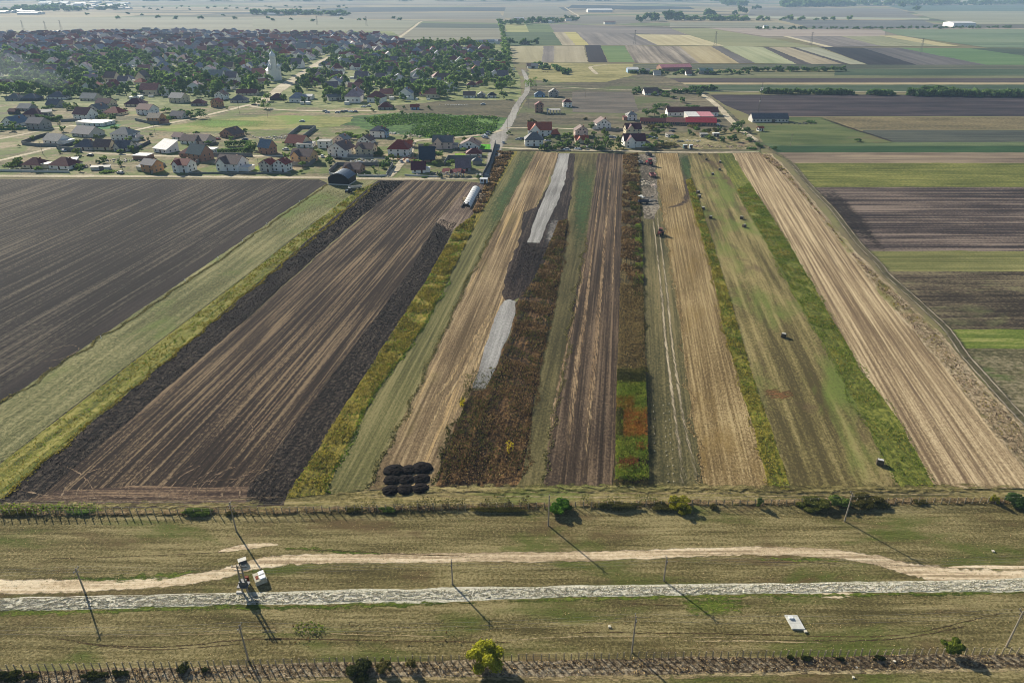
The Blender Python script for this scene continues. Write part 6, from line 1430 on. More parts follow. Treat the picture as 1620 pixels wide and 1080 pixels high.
# the rest of the houses: one object
vs, fs, mi_, mats = [], [], [], []
def mat_i(m):
    if m not in mats: mats.append(m)
    return mats.index(m)
for k, L in far_v.items():
    typ, rc, wc, nm = kinds[k]; W, R = roof_wall_meshes(typ, 11, 9.5, 4.2, 4.0)
    for p, rz, s in L:
        c, sn = math.cos(rz), math.sin(rz)
        for M_, m in ((W, wmat(wc)), (R, rmat(rc))):
            b = len(vs); mi = mat_i(m)
            vs += [(p.x+(x*c-y_*sn)*s, p.y+(x*sn+y_*c)*s, z*s) for x, y_, z in M_.v]
            fs += [tuple(b+i for i in f) for f in M_.f]; mi_ += [mi]*len(M_.f)
me = bpy.data.meshes.new('far_houses'); me.from_pydata(vs, [], fs)
for m in mats: me.materials.append(m)
me.polygons.foreach_set('material_index', mi_); me.update()
tag(link('far_houses', me), 'closely packed roofs of the farthest village quarter', 'houses', kind='stuff')

# white boxes added for sparkle between the houses, as sheds, annexes and walls
ov, of = [], []
for p, q, new in spots:
    for _ in range(2):
        if vr.random() < .62:
            X = p.x+vr.uniform(-14, 14); Y = p.y-vr.uniform(7, 14); B = MB(); w_, d_, h_ = vr.uniform(2, 8), vr.uniform(.4, 4), vr.uniform(1.2, 2.8)
            B.box(X-w_/2, Y, 0, X+w_/2, Y+d_, h_); b = len(ov); ov += B.v; of += [tuple(b+i for i in f) for f in B.f]
me = bpy.data.meshes.new('brightening_boxes'); me.from_pydata(ov, [], of); me.materials.append(paint((226, 224, 216), .8, .2, .1, .02, 'sparkle_white')); me.update()
tag(link('brightening_boxes', me), 'small white boxes added as bright sheds and walls through the old village', 'brightening_boxes', kind='stuff')
# trees of the village
rngv = np.random.default_rng(5)
VT = []
for i in range(8):
    mi = [0, 1, 1, 2, 0, 1, 2, 1][i]; R = [4, 3.4, 4.6, 3, 3.6, 2.6, 3.6, 5][i]; Ht = [9, 7.5, 8.5, 6, 11, 5, 7.5, 10][i]
    VT.append((mi, crown_arrays(rngv, 230, R, Ht*.92, Ht*.54, R*.3, 7), Ht))
cand = sample_poly(VW, 5200, rngv)
keep = []
for X, Y in cand:
    p = Vector((X, Y, 0)); q = proj(p)
    if not (-40 < q[0] < 1660): continue
    nz = noise.noise(Vector((X/70, Y/90, 2)))
    new = q[1] < 82 and q[0] < 640
    if vr.random() > (.06 if new else .8+nz*1.3) or seg_dist(p, STREET) < 13: continue
    keep.append((p, q))
hp = np.array([(s[0].x, s[0].y) for s in spots])
keep = [(p, q) for p, q in keep if np.min(np.hypot(hp[:, 0]-p.x, hp[:, 1]+2-p.y)) > 6.0]
# bright tree belt on the far right of the village
for x, y in [(655+i*4.3, 76+.6*math.sin(i)-(.004*(i*4-55)**2 > 99)) for i in range(30)]:
    keep.append((at(x, min(82, y+max(0, (x-745))*.16)), (x, y, 'belt')))
for x, y in [(778, 84), (784, 88), (790, 93), (795, 99), (799, 106), (803, 112), (807, 118), (812, 124), (798, 102), (790, 97), (806, 128)]:
    keep.append((at(x, y), (x, y, 'rim')))
for x, y in [(50+i*9+vr.uniform(-3, 3), 152+vr.uniform(-7, 8)) for i in range(34)]: keep.append((at(x, y), (x, y)))
for i in range(26): x = -10+i*8; keep.append((at(x, 146+vr.uniform(-5, 4)), (x, 146)))
keep.sort(key=lambda s: s[0].y)
crown_me = [quads_to_mesh('crown', v, lm_t[mi]) for mi, v, h in VT]
belt_me = quads_to_mesh('crown', crown_arrays(rngv, 300, 5.5, 11, 6, 1.5, 8), leaf_mat('lime_crown_leaf', (80, 100, 26), (124, 146, 44), (156, 172, 72), .05))
tr_me = trunk_mb(7, .2, rngv).mesh('trunk', bark)
rest = [[] for _ in VT]; belt = []
nm_ = ['dark', 'green', 'green', 'light green', 'dark', 'green', 'light green', 'green']
cnt = 0
for p, q in keep:
    rz = vr.uniform(0, 6.28); s = vr.uniform(.8, 1.4); k = vr.randrange(8); isb = len(q) > 2 and q[2] == 'belt'
    if isb:
        root = empty('tree', p, rz); link('crown', belt_me, root); link('trunk', tr_me, root)
        tag(root, 'bright lime green tree in the straight belt behind the village', 'tree', 'lime green trees of the village belt'); root.scale = (s*1.1,)*3
    elif cnt < 190 or len(q) > 2:
        root = empty('tree', p, rz); link('crown', crown_me[k], root); link('trunk', tr_me, root); root.scale = (s, s, s); cnt += 1
        z = 'at the right rim of the old village' if len(q) > 2 else ('along the near edge of the old village' if q[0] > 400 else 'in the tree belt behind the new houses')
        tag(root, '%s leafy tree %s' % (nm_[k], z), 'tree', '%s trees %s' % (nm_[k], z))
    else: rest[k].append((p, rz, s))
vv = []
mm = []
for k, L in enumerate(rest):
    for p, rz, s in L:
        c, sn = math.cos(rz), math.sin(rz); v = VT[k][1]*s
        vv.append(np.column_stack([v[:, 0]*c-v[:, 1]*sn+p.x, v[:, 0]*sn+v[:, 1]*c+p.y, v[:, 2]])); mm += [VT[k][0]]*(len(v)//4)
me = quads_to_mesh('village_trees', np.vstack(vv), lm_t[0])
for m in lm_t[1:3]: me.materials.append(m)
me.polygons.foreach_set('material_index', mm); me.update()
tag(link('village_trees', me), 'mass of garden trees filling the old village', 'trees', kind='stuff')

# far tree lines, woods and hamlets
def tree_row(pts, label, mi, R=6, Ht=9, name='tree_line', n=90, kind='stuff', cat='trees'):
    out = []
    for x, y in pts:
        p = at(x, y); s = vr.uniform(.7, 1.3); v = crown_arrays(rngv, n, R*s, Ht*s*.95, Ht*s*.5, R*s*.38, 5); v[:, 0] += p.x; v[:, 1] += p.y; out.append(v)
    tag(link(name, quads_to_mesh(name, np.vstack(out), lm_t[mi])), label, cat, kind=kind)
def along(x0, y0, x1, y1, n, j=2, jy=.3): return [(x0+(x1-x0)*i/(n-1)+vr.uniform(-j, j), y0+(y1-y0)*i/(n-1)+vr.uniform(-jy, jy)) for i in range(n)]
tree_row(along(1010, 147, 1110, 148, 12)+along(1095, 142, 1128, 143, 10, 2), 'line of dark bushes behind the farm road', 0, 4, 4)
tree_row(along(1300, 149, 1345, 149, 12)+along(1205, 147.5, 1250, 148, 10)+along(1260, 148, 1300, 149, 6)+along(1375, 150, 1410, 150, 8), 'dark bushes in the left part of the long field hedge', 0, 5, 4)
tree_row(along(1440, 151, 1640, 153, 60)+along(1460, 147, 1500, 147, 12), 'dense dark hedge in the right part of the long field hedge', 0, 6, 5)
tree_row(along(800, 40, 912, 33, 40, 3, 1.5), 'trees round the far hamlet', 0, 9, 13)
tree_row(along(792, 36, 803, 100, 26, 1.5), 'tree line between village and the parcels', 1, 7, 10)
tree_row(along(800, 72, 850, 70, 8, 3), 'trees by the dark farm shed', 0, 6, 9)
tree_row(along(1320-260, 32, 1180, 33, 40, 4, .6)+along(1180, 33, 1340, 33, 10, 6), 'tree line beyond the far road', 1, 11, 13)
tree_row([(1024, 33), (1036, 34), (1012, 36), (1055, 32), (1066, 32), (1075, 32), (1120, 27), (1128, 27), (1163, 24), (1172, 23), (1178, 23), (1198, 16), (1192, 16), (1426, 14), (1450, 18)], 'single round trees in the far fields', 0, 16, 24, n=160)
tree_row(along(1240, 10, 1640, 7, 90, 8, 1.2)+along(1145, 8, 1180, 9, 16, 5, 2)+along(1240, 11, 1330, 10, 40, 5, 1), 'wooded line near the horizon on the right', 0, 26, 26)
tree_row(along(0, 19, 190, 14, 40, 6, 2.5)+along(40, 17, 110, 15, 24, 6, 2), 'trees of the far industrial hamlet on the left', 0, 16, 18)
tree_row(along(400, 23, 550, 24, 50, 5, 1.6), 'trees of the far hamlet above the village', 0, 14, 16)
tree_row(along(200, 14, 560, 13, 30, 14, 3)+along(150, 26, 640, 32, 18, 16, 4), 'scattered bushes on the far plain', 0, 8, 7)
tree_row(along(-200, 1, 1900, 1, 260, 14, 1.5)+along(-200, -6, 1900, -6, 260, 14, 1), 'dark woods along the horizon', 0, 55, 42, n=60)
tree_row(along(1000, 118, 1180, 117, 26, 5, 1.2)+along(1180, 113, 1330, 113, 30, 4, .6), 'bushes round the far sheds', 0, 4, 5)
tree_row(along(845, 104, 900, 116, 20, 8, 3), 'bushes round the far hay stacks', 0, 5, 5)
tree_row(along(1195, 47, 1600, 45, 60, 5, .5), 'roadside bushes along the far main road', 0, 5, 6)
# far blocks: industrial hamlet and others
def blocks(pts, label, name):
    vs, fs, mi, ms = [], [], [], [wmat('white'), rmat('lgrey'), rmat('white'), rmat('brown'), rmat('blue')]
    for x, y, w, h in pts:
        p = at(x, y); W, R = roof_wall_meshes('gx', w, w*.4+8, h, 3)
        for M_, m in ((W, 0), (R, vr.choice([1, 2, 3, 4]))):
            b = len(vs); vs += [(a+p.x, c+p.y, z) for a, c, z in M_.v]; fs += [tuple(b+i for i in f) for f in M_.f]; mi += [m]*len(M_.f)
    me = bpy.data.meshes.new(name); me.from_pydata(vs, [], fs)
    for m in ms: me.materials.append(m)
    me.polygons.foreach_set('material_index', mi); me.update(); tag(link(name, me), label, 'buildings', kind='stuff')
blocks([(vr.uniform(60, 200), vr.uniform(5, 16), vr.uniform(20, 70), vr.uniform(5, 11)) for i in range(55)]+[(vr.uniform(0, 60), vr.uniform(17, 24), vr.uniform(30, 80), 6) for i in range(14)], 'pale sheds and houses of the far industrial hamlet', 'far_hamlet')
blocks([(vr.uniform(405, 480), vr.uniform(20, 25), vr.uniform(14, 30), 5) for i in range(16)]+[(533, 25, 30, 5), (540, 25, 24, 5)], 'pale houses of the far hamlet above the village', 'far_hamlet')
blocks([(vr.uniform(812, 905), vr.uniform(31, 37), vr.uniform(12, 18), 4) for i in range(20)], 'houses of the hamlet behind the parcels', 'far_hamlet')
blocks([(x, 72-i*.25, 13, 4.5) for i, x in enumerate(range(740, 800, 6))], 'row of pale new houses at the far corner of the village', 'far_hamlet')
blocks([(840, 109, 9, 3), (846, 109, 8, 3), (1040, 120, 8, 2), (1090, 120, 6, 2), (1212, 45, 10, 4), (965, 39, 30, 5), (100, 54, 30, 4), (75, 56, 40, 5), (40, 56, 25, 4)], 'scattered pale sheds in the far fields', 'far_hamlet')
# ------------------------------------------------------------ poles, fences, things in the pasture
conc = paint((150, 140, 124), .9, .2, .15, 1.5, 'pole_concrete'); steel = paint((92, 92, 92), .5, .4, .15, 2, 'steel'); dsteel = paint((64, 60, 58), .6, .3, .2, 2, 'dark_steel')
ins = paint((170, 170, 166), .4, .5); rust = paint((120, 62, 42), .8, .2, .25, 3, 'rusty_sheet')
POLES = [(135, 938, 898, 'concrete power pole nearest the left edge, across the sandy track'), (374, 840, 794, 'power pole right of the left shrub, on the upper fence'), (867.5, 831, 783, 'power pole beside the round green tree'),
         (1336, 824, 779, 'power pole between the wide shrubs at upper right'), (716, 924, 887, 'thin power pole at the middle of the gravel road'), (1050, 918, 881, 'thin power pole right of the middle, above the gravel road'),
         (999.5, 1031, 974, 'power pole at the lower fence, right of the large yellow tree'), (1592, 1022, 966, 'power pole at the right end of the lower fence'), (393, 1044, 988, 'power pole at the lower fence in the left half')]
ptop = []
for x, y0, y1, lab in POLES:
    b = at(x, y0); v = (y1-540)/FPX; r = (-SP-v*CP)/(CP-v*SP); h = H+r*b.y
    root = empty('power_pole', b); tag(root, lab, 'power pole', 'power poles over the pasture')
    A = MB(); A.tube((0, 0, -.2), (0, 0, h), .15, .095, 8); A.build('shaft', conc, root)
    B = MB(); B.box(-.05, -.75, h-.5, .05, .75, h-.4); B.box(-.05, -.45, h-1.15, .05, .45, h-1.06); ca = B.build('crossarm', dsteel, root)
    for yy in (-.65, 0, .65):
        I = MB(); I.tube((0, yy, h-.4), (0, yy, h-.15), .05, .04, 6); I.build('insulator', ins, ca)
    ptop.append((b, h))
def wires(idx, label, far=None):
    P = [ptop[i][0]+Vector((0, 0, ptop[i][1]-.2)) for i in idx]
    if far: P = [P[0]+Vector(far[0])]+P+[P[-1]+Vector(far[1])]
    W = MB()
    for yy in (-.65, 0, .65):
        for a, b in zip(P, P[1:]):
            n = 10; q = [a.lerp(b, i/n)+Vector((0, yy, -1.1*4*(i/n)*(1-i/n))) for i in range(n+1)]
            for c, d in zip(q, q[1:]): W.tube(c, d, .012, n=3, cap=False)
    o = W.build('power_line', paint((120, 118, 112), .5, .4)); tag(o, label, 'power line')
wires([1, 2, 3], 'thin wires along the upper fence poles', ((-60, 2, 0), (60, 2, 0)))
wires([0, 4, 5], 'thin wires along the gravel road poles', ((-50, 0, 0), (60, 0, 0)))
wires([8, 6, 7], 'thin wires along the lower fence poles', ((-50, 0, 0), (50, 0, 0)))

def transformer():
    b = at(388, 936); v = (893-540)/FPX; h = H+(-SP-v*CP)/(CP-v*SP)*b.y
    root = empty('transformer_pole', b); tag(root, 'double concrete pole carrying a transformer beside the gravel road', 'transformer pole', 'power poles over the pasture'); del root['group']
    for s in (-.45, .45):
        A = MB(); A.tube((s, 0, -.2), (s*.7, 0, h), .17, .11, 8); A.build('shaft', conc, root)
    L = MB()
    for i in range(9): L.box(-.5, -.03, .8+i*(h-1)/9, .5, .03, .88+i*(h-1)/9)
    L.build('bracing', dsteel, root)
    P = MB(); P.box(-.9, -.7, 1.6, .9, .7, 1.72); P.box(-.55, -.4, 1.72, .55, .4, 2.6); P.build('transformer', steel, root)
    C = MB(); C.box(-1.3, -.05, h-.5, 1.3, .05, h-.38); C.box(-1.0, -.05, h-1.3, 1.0, .05, h-1.2); c = C.build('crossarm', dsteel, root)
    for s in (-1.1, 0, 1.1):
        I = MB(); I.tube((s, 0, h-.38), (s, 0, h-.05), .06, .05, 6); I.build('insulator', ins, c)
    B = MB(); B.box(-.5, -.9, 0, .5, -.5, .25); B.build('footing', paint((206, 202, 192)), root, (-.9, .6, 0))
    r2 = empty('switch_cabinet', at(389, 924)+Vector((.35, 0, 0)), .3); tag(r2, 'rusty red switch cabinet on legs beside the transformer pole', 'cabinet')
    B = MB(); B.box(-.35, -.25, .4, .35, .25, 1.8); B.build('body', rust, r2)
    B = MB(); B.box(-.3, -.28, .5, .3, -.25, 1.7); B.build('door', paint((96, 44, 34), .8, .2, .2, 3), r2)
    for sx in (-.3, .3):
        B = MB(); B.box(sx-.04, -.2, 0, sx+.04, .2, .4); B.build('leg', dsteel, r2)
transformer()

def chamber():
    p = at(412, 917); root = empty('concrete_chamber', p, math.radians(32)); tag(root, 'raised pale concrete chamber with two white metal hatches by the gravel road', 'concrete chamber')
    B = MB(); B.box(-.95, -1.1, -.1, .95, 1.1, .9); B.build('body', paint((184, 178, 158), .9, .15, .18, 2.5, 'weathered_concrete'), root)
    for cx, cy in ((.35, .55), (.35, -.55)):
        B = MB(); B.box(cx-.45, cy-.38, .9, cx+.45, cy+.38, 1.12); B.build('hatch', paint((232, 234, 236), .45, .4, .04, 1, 'white_metal'), root)
    B = MB(); B.box(-.7, -.5, .9, -.25, .3, .96); B.build('vent', rust, root)
    p = at(384, 890); root = empty('meter_box', p, math.radians(28)); tag(root, 'small grey box with a pale lid left of the sandy track bend', 'utility box')
    B = MB(); B.box(-.65, -.4, 0, .65, .4, .75); B.build('body', paint((72, 76, 82), .7, .3, .15, 2), root)
    B = MB(); B.box(-.7, -.45, .75, .7, .45, .83); B.build('lid', paint((196, 192, 180), .6, .3, .12, 3), root)
chamber()
def slab():
    p = at(1257, 985); root = empty('concrete_slab', p, math.radians(-3)); tag(root, 'pale concrete cover slab with a small raised hatch in the lower pasture', 'concrete slab')
    B = MB(); w, d = 1.05, 1.35
    B.v = [(-w-.15, d, 0), (w-.25, d, 0), (w+.15, -d, 0), (-w+.25, -d, 0), (-w-.15, d, .3), (w-.25, d, .3), (w+.15, -d, .3), (-w+.25, -d, .3)]
    B.f = [(0,1,2,3), (7,6,5,4), (4,5,1,0), (5,6,2,1), (6,7,3,2), (7,4,0,3)]
    B.build('slab', paint((196, 196, 188), .85, .2, .12, 1.5, 'pale_concrete'), root)
    B = MB(); B.box(-.75, .45, .3, -.15, .95, .55); B.build('hatch', paint((226, 228, 228), .5, .4), root)
    for x, y, s, lab in ((1274, 999, .22, 'small pale stone right of the concrete slab'), (964, 991, .2, 'pale stone in the middle of the lower pasture'), (1415, 1046, .16, 'white stone on the bank under the clumpy tree'), (1355, 1056, .15, 'white stone on the bank, further left'), (1350, 1071, .16, 'white stone by the bottom track'), (1571, 872, .2, 'white stone in the upper right pasture')):
        q = at(x, y); B = MB(); B.box(-s, -s, -.05, s, s, s*1.1); B.v = [(a+RNG.normal()*s*.12, b+RNG.normal()*s*.12, c) for a, b, c in B.v]
        o = B.build('stone', paint((206, 198, 178), .9, .1, .1, 3), None, q); tag(o, lab, 'stone')
slab()
# fences
fpost = paint((168, 154, 128), .9, .15, .2, 2, 'fence_post_concrete')
def fence(pts, step, h, label):
    P = [at(*p) for p in pts]; root = empty('post_fence', P[0]); tag(root, label, 'fence')
    S = []; acc = 0
    for a, b in zip(P, P[1:]):
        L = (b-a).length; u = (b-a)/L
        while acc < L: S.append(a+u*acc); acc += step
        acc -= L
    vis = sorted(S, key=lambda q: abs(proj(q)[0]-810)); ind = set(id(q) for q in vis[:100]); more = MB()
    B = MB(); B.tube((0, 0, -.1), (0, 0, h), .1, .085, 5); pm = B.mesh('post', fpost)
    for q in S:
        o = q-P[0]; t = RNG.normal(size=2)*.03
        if id(q) in ind:
            c = put(pm, 'post', root, (o.x+RNG.normal()*.05, o.y+RNG.normal()*.05, 0)); c.rotation_euler = (t[0], t[1], 0); c.scale = (1, 1, RNG.uniform(.88, 1.06))
        else: more.tube((o.x, o.y, -.1), (o.x+t[0], o.y+t[1], h), .1, .085, 5)
    if more.v: m = more.build('outer_posts', fpost, root); m['kind'] = 'stuff'
    for z in (h*.3, h*.62, h*.92):
        W = MB()
        for a, b in zip(S, S[1:]): W.tube(a-P[0]+Vector((0, 0, z)), b-P[0]+Vector((0, 0, z)), .013, n=3, cap=False)
        W.build('wire', dsteel, root)
fence([(-60, 816.5), (0, 815.5), (400, 812.5), (600, 808), (1100, 800), (1620, 795.5), (1700, 795)], 1.53, 1.6, 'long post and wire fence along the field ends')
fence([(-60, 1063), (0, 1061.5), (400, 1053.5), (600, 1048.5), (1000, 1041.5), (1620, 1034), (1680, 1033)], 1.13, 1.5, 'post and wire fence across the bottom of the pasture')

# hay bales
bm = paint((88, 80, 66), .95, .1, .3, 4, 'dark_hay'); bt = paint((206, 204, 196), .8, .2, .1, 2, 'pale_bale_top')
BL = [(1391, 735, 'nearest hay bale, at the lower end of the leafy strip'), (1239, 534, 'hay bale alone in the middle of the meadow'), (1177, 360, 'hay bale nearest the leafy strip, lower of a pair'), (1173, 347, 'hay bale upper of the pair by the leafy strip'),
      (1124, 346, 'lowest hay bale along the left side of the meadow'), (1112, 332, 'second lowest hay bale along the left side of the meadow'), (1106, 313, 'third lowest hay bale along the left side of the meadow'), (1104, 306, 'hay bale with pale top on the left side of the meadow'),
      (1127, 277, 'hay bale with pale top in the upper meadow'), (1138, 270, 'hay bale in the upper meadow left of the green corner'), (1139, 258, 'hay bale at the edge of the dark green corner'), (1117, 254, 'hay bale in the upper left meadow'), (1106, 245, 'topmost hay bale by the dirt road')]
_m = MB(); n = 14
for i in range(n):
    a, b = 2*math.pi*i/n, 2*math.pi*(i+1)/n
    for x0, r0, x1, r1 in ((-.62, .5, -.55, .64), (-.55, .64, .55, .64), (.55, .64, .62, .5)):
        _m.face([(x0, r0*math.cos(a), .62+r0*math.sin(a)), (x1, r1*math.cos(a), .62+r1*math.sin(a)), (x1, r1*math.cos(b), .62+r1*math.sin(b)), (x0, r0*math.cos(b), .62+r0*math.sin(b))])
for s in (-.62, .62): _m.face([(s, .5*math.cos(2*math.pi*i/n), .62+.5*math.sin(2*math.pi*i/n)) for i in range(n)])
bale_me = _m.mesh('bale', bm)
_m = MB()
for i in range(3, 7):
    a, b = 2*math.pi*(i-.5-2)/n, 2*math.pi*(i+.5-2)/n; r = .66
    _m.face([(-.5, r*math.cos(a), .62+r*math.sin(a)), (.5, r*math.cos(a), .62+r*math.sin(a)), (.5, r*math.cos(b), .62+r*math.sin(b)), (-.5, r*math.cos(b), .62+r*math.sin(b))])
pale_top_me = _m.mesh('pale_top', bt)  # pale strip over the top and back of every bale
for i, (x, y, lab) in enumerate(BL):
    root = empty('hay_bale', at(x, y), RNG.uniform(-.5, .5)); tag(root, lab, 'hay bale', 'hay bales in the meadow'); link('bale', bale_me, root); link('pale_top', pale_top_me, root)
    root.scale = (1.15,)*3 if y > 300 else (1.05,)*3

# manure heaps, three by three
hm = paint((26, 21, 20), .95, .1, .3, 2.5, 'black_manure')
def heap(p, rx, ry, h, seed, label):
    rng = random.Random(seed); B = MB(); n, m = 22, 8
    for j in range(m+1):
        t = j/m; r = math.cos(t*math.pi/2)**.8; z = h*math.sin(t*math.pi/2)**1.1
        for i in range(n):
            a = 2*math.pi*i/n; k = 1+.16*noise.noise(Vector((math.cos(a)*2+seed, math.sin(a)*2, t*3)))+.07*rng.uniform(-1, 1)
            B.v.append((rx*r*k*math.cos(a), ry*r*k*math.sin(a), z*(1+.1*rng.uniform(-1, 1))-.03*(j == 0)))
    for j in range(m):
        for i in range(n): q = (i+1) % n; B.f.append((j*n+i, j*n+q, (j+1)*n+q, (j+1)*n+i))
    o = B.build('manure_heap', hm, None, p); tag(o, label, 'manure heap', 'manure heaps standing three by three')
rows = ['front', 'middle', 'back']; cols = ['left', 'centre', 'right']
HP = [[(618, 776), (641, 775), (665, 773)], [(620, 760), (643, 759), (666, 758)], [(624, 745), (647, 744), (668, 741)]]
for r in range(3):
    for c in range(3):
        x, y = HP[r][c]; big = 1.25 if (r == 2 and c != 1) else 1.0
        heap(at(x, y), 1.85*big, 1.6*big, 0.7*big, r*3+c+2, 'black manure heap in the %s row, %s one of three' % (rows[r], cols[c]))

# vehicles
def wheel_me(r, w, mat):
    B = MB(); B.tube((-w/2, 0, 0), (w/2, 0, 0), r, r, 12); return B.mesh('wheel', mat)
tyre = paint((30, 30, 32), .8, .2, .1, 2, 'tyre')
CW = wheel_me(.32, .2, tyre); CM = {}
def car_bodies(col):
    if col in CM: return CM[col]
    def prof(pts, x): return [(-x, y, z) for y, z in pts], [(x, y, z) for y, z in pts]
    B = MB(); P = [(-2.1, .35), (2.1, .35), (2.15, .75), (1.9, .9), (1.1, .98), (-1.75, .98), (-2.1, .85)]
    l, r = prof(P, .85); B.face(l); B.face(r[::-1])
    for i in range(len(P)): j = (i+1) % len(P); B.face([l[i], r[i], r[j], l[j]][::-1])
    body = B.mesh('body', paint(col, .3, .6, .04, 1, 'car_paint'))
    B = MB(); P = [(-1.7, .98), (1.1, .98), (.5, 1.38), (-1.2, 1.38)]
    l = [(-.8, *P[0]), (-.8, *P[1]), (-.66, *P[2]), (-.66, *P[3])]; r = [(-a, b, c) for a, b, c in l]
    B.face(l); B.face(r[::-1])
    for i in (1, 3): j = (i+1) % 4; B.face([l[i], r[i], r[j], l[j]][::-1])
    cab = B.mesh('windows', glass)
    B = MB(); B.box(-.68, -1.22, 1.38, .68, .52, 1.45); rf = B.mesh('roof', paint(col, .3, .6, .04, 1, 'car_paint'))
    CM[col] = (body, cab, rf); return CM[col]
def car(x, y, yaw, col, label, s=1.0, group='cars parked in the town'):
    root = empty('parked_car', at(x, y), math.radians(yaw)); tag(root, label, 'car', group)
    b, c, r = car_bodies(col); link('body', b, root); link('windows', c, root); link('roof', r, root)
    for sx in (-.8, .8):
        for sy in (-1.35, 1.35): put(CW, 'wheel', root, (sx, sy, .32))
    root.scale = (s,)*3
WHT, SLV, BLK, BLU, RED = (226, 228, 230), (160, 166, 172), (36, 38, 44), (52, 76, 110), (140, 40, 40)
CARS = [(191, 275, 70, SLV, 'silver car parked left of the orange brick house'), (143, 247, 80, BLK, 'dark van parked on the street below the attached row'), (388, 222, 80, BLU, 'blue car on the street behind the hedge garden'), (344, 221, 70, RED, 'red car beside the brown gabled brick house'),
        (510, 249, 20, WHT, 'white car left of the broad white gable'), (535, 252, 80, BLK, 'dark car below the broad white gable'), (452, 238, 80, WHT, 'white car on the grass above the red twins'),
        (768, 219, 75, SLV, 'silver car, lowest of the row at the road junction'), (766, 216.5, 75, WHT, 'white car second in the row at the road junction'), (770, 214, 75, SLV, 'grey car third in the row at the road junction'), (772, 211, 75, BLU, 'blue car topmost in the row at the road junction'),
        (796, 227, 10, SLV, 'silver car on the grass right of the junction'), (820, 222, 60, SLV, 'silver car left of the grey pyramid roof'), (825, 221, 60, BLK, 'dark car beside the grey pyramid roof'), (838, 226, 80, WHT, 'white car on the lawn left of the orange tile roof'), (866, 224, 80, WHT, 'white car before the small orange pyramid roof'),
        (896, 238, 75, WHT, 'white car at the top of the gravel strip'), (914, 237, 80, WHT, 'white car below the orange red roof'), (932, 234, 85, WHT, 'white car beneath the poplars'),
        (961, 218, 80, WHT, 'white car first in the row left of the large villa'), (966, 219, 80, SLV, 'grey car second in the row left of the large villa'), (971, 219, 70, WHT, 'white car third in the row left of the large villa'),
        (1028, 219, 60, BLU, 'blue car right of the large villa'), (1035, 220, 60, WHT, 'white car right of the large villa'), (1063, 209, 80, BLK, 'dark car in the weedy yard'), (1134, 199, 60, WHT, 'white car at the end of the bright red stable'),
        (514, 177, 75, SLV, 'silver car leftmost of the cars before the old village'), (518, 179, 75, WHT, 'white car lower of the left pair before the old village'), (534, 179, 80, WHT, 'white car in the middle before the old village'), (541, 178, 80, BLK, 'black car in the middle before the old village'),
        (547, 177, 80, SLV, 'grey car in the middle before the old village'), (555, 178, 80, WHT, 'white car right in the row before the old village'), (562, 178, 80, BLU, 'blue car at the right of the row before the old village'), (575, 170, 80, WHT, 'white car under the trees right of the row'),
        (583, 169, 80, WHT, 'second white car under the trees right of the row'), (764, 166, 80, WHT, 'white van standing in the brown meadow'), (635, 257, 20, SLV, 'silver car below the steep red roof'), (568, 258, 70, WHT, 'white car among materials behind the black barn plot'),
        (645, 256, 10, WHT, 'white van on the villa street'), (402, 167, 80, BLK, 'dark car where the diagonal road meets the street'), (478, 193, 80, WHT, 'white wreck in the yellow meadow'), (306, 186, 80, WHT, 'white car beside the diagonal road'), (100, 240, 70, WHT, 'white car in front of the grey wall')]
for c in CARS: car(*c)
def tractor(x, y, yaw, col, label, s=1.0, cab=True):
    root = empty('tractor', at(x, y), math.radians(yaw)); tag(root, label, 'tractor', None)
    m = paint(col, .5, .4, .1, 2, 'tractor_paint')
    B = MB(); B.box(-.35, .2, .8, .35, 2.2, 1.5); B.box(-.3, 2.2, .85, .3, 2.35, 1.4); B.build('bonnet', m, root)
    B = MB(); B.box(-.95, -.9, 1.35, -.55, .5, 1.55); B.box(.55, -.9, 1.35, .95, .5, 1.55); B.box(-.4, -.9, .7, .4, .2, 1.3); B.build('body', m, root)
    if cab:
        B = MB(); B.box(-.6, -.7, 1.55, .6, .3, 2.4); B.build('cab_window', glass, root); B = MB(); B.box(-.7, -.8, 2.4, .7, .4, 2.52); B.build('cab_roof', m, root)
    big = wheel_me(.8, .4, tyre); sm = wheel_me(.45, .25, tyre)
    for sx in (-.8, .8): put(big, 'rear_wheel', root, (sx, -.4, .8)); put(sm, 'front_wheel', root, (sx*.8, 1.8, .45))
    root.scale = (s,)*3
tractor(1027, 262, 20, (150, 34, 44), 'red tractor at the top of the grass lane', 1.5)
tractor(1044.5, 372, 150, (120, 62, 50), 'red brown tractor standing on the stubble edge', 1.15)
tractor(553, 305, 70, (120, 130, 140), 'grey tractor with a loader in front of the black barn', 1.0)
def trailer(x, y, yaw, col, label, L=4.5, s=1.0):
    root = empty('trailer', at(x, y), math.radians(yaw)); tag(root, label, 'trailer')
    m = paint(col, .6, .3, .15, 2, 'trailer_paint')
    B = MB(); B.box(-1.1, -L/2, .8, 1.1, L/2, .95); B.build('bed', m, root)
    for a in ((-1.15, -L/2, -1.05, L/2), (1.05, -L/2, 1.15, L/2), (-1.05, -L/2, 1.05, -L/2+.1), (-1.05, L/2-.1, 1.05, L/2)):
        B = MB(); B.box(a[0], a[1], .95, a[2], a[3], 1.6); B.build('side_board', m, root)
    for sx in (-.95, .95):
        for sy in (-L*.3, L*.3): put(wheel_me(.42, .25, tyre), 'wheel', root, (sx, sy, .42))
    B = MB(); B.tube((0, L/2, .7), (0, L/2+1.5, .6), .06, n=5); B.build('drawbar', dsteel, root); root.scale = (s,)*3
trailer(562, 299, 110, (186, 182, 172), 'pale flatbed trailer loaded with timber before the black barn', 6.5)
trailer(1032, 280, 5, (150, 100, 96), 'faded red trailer below the red tractor', 4, 1.2)
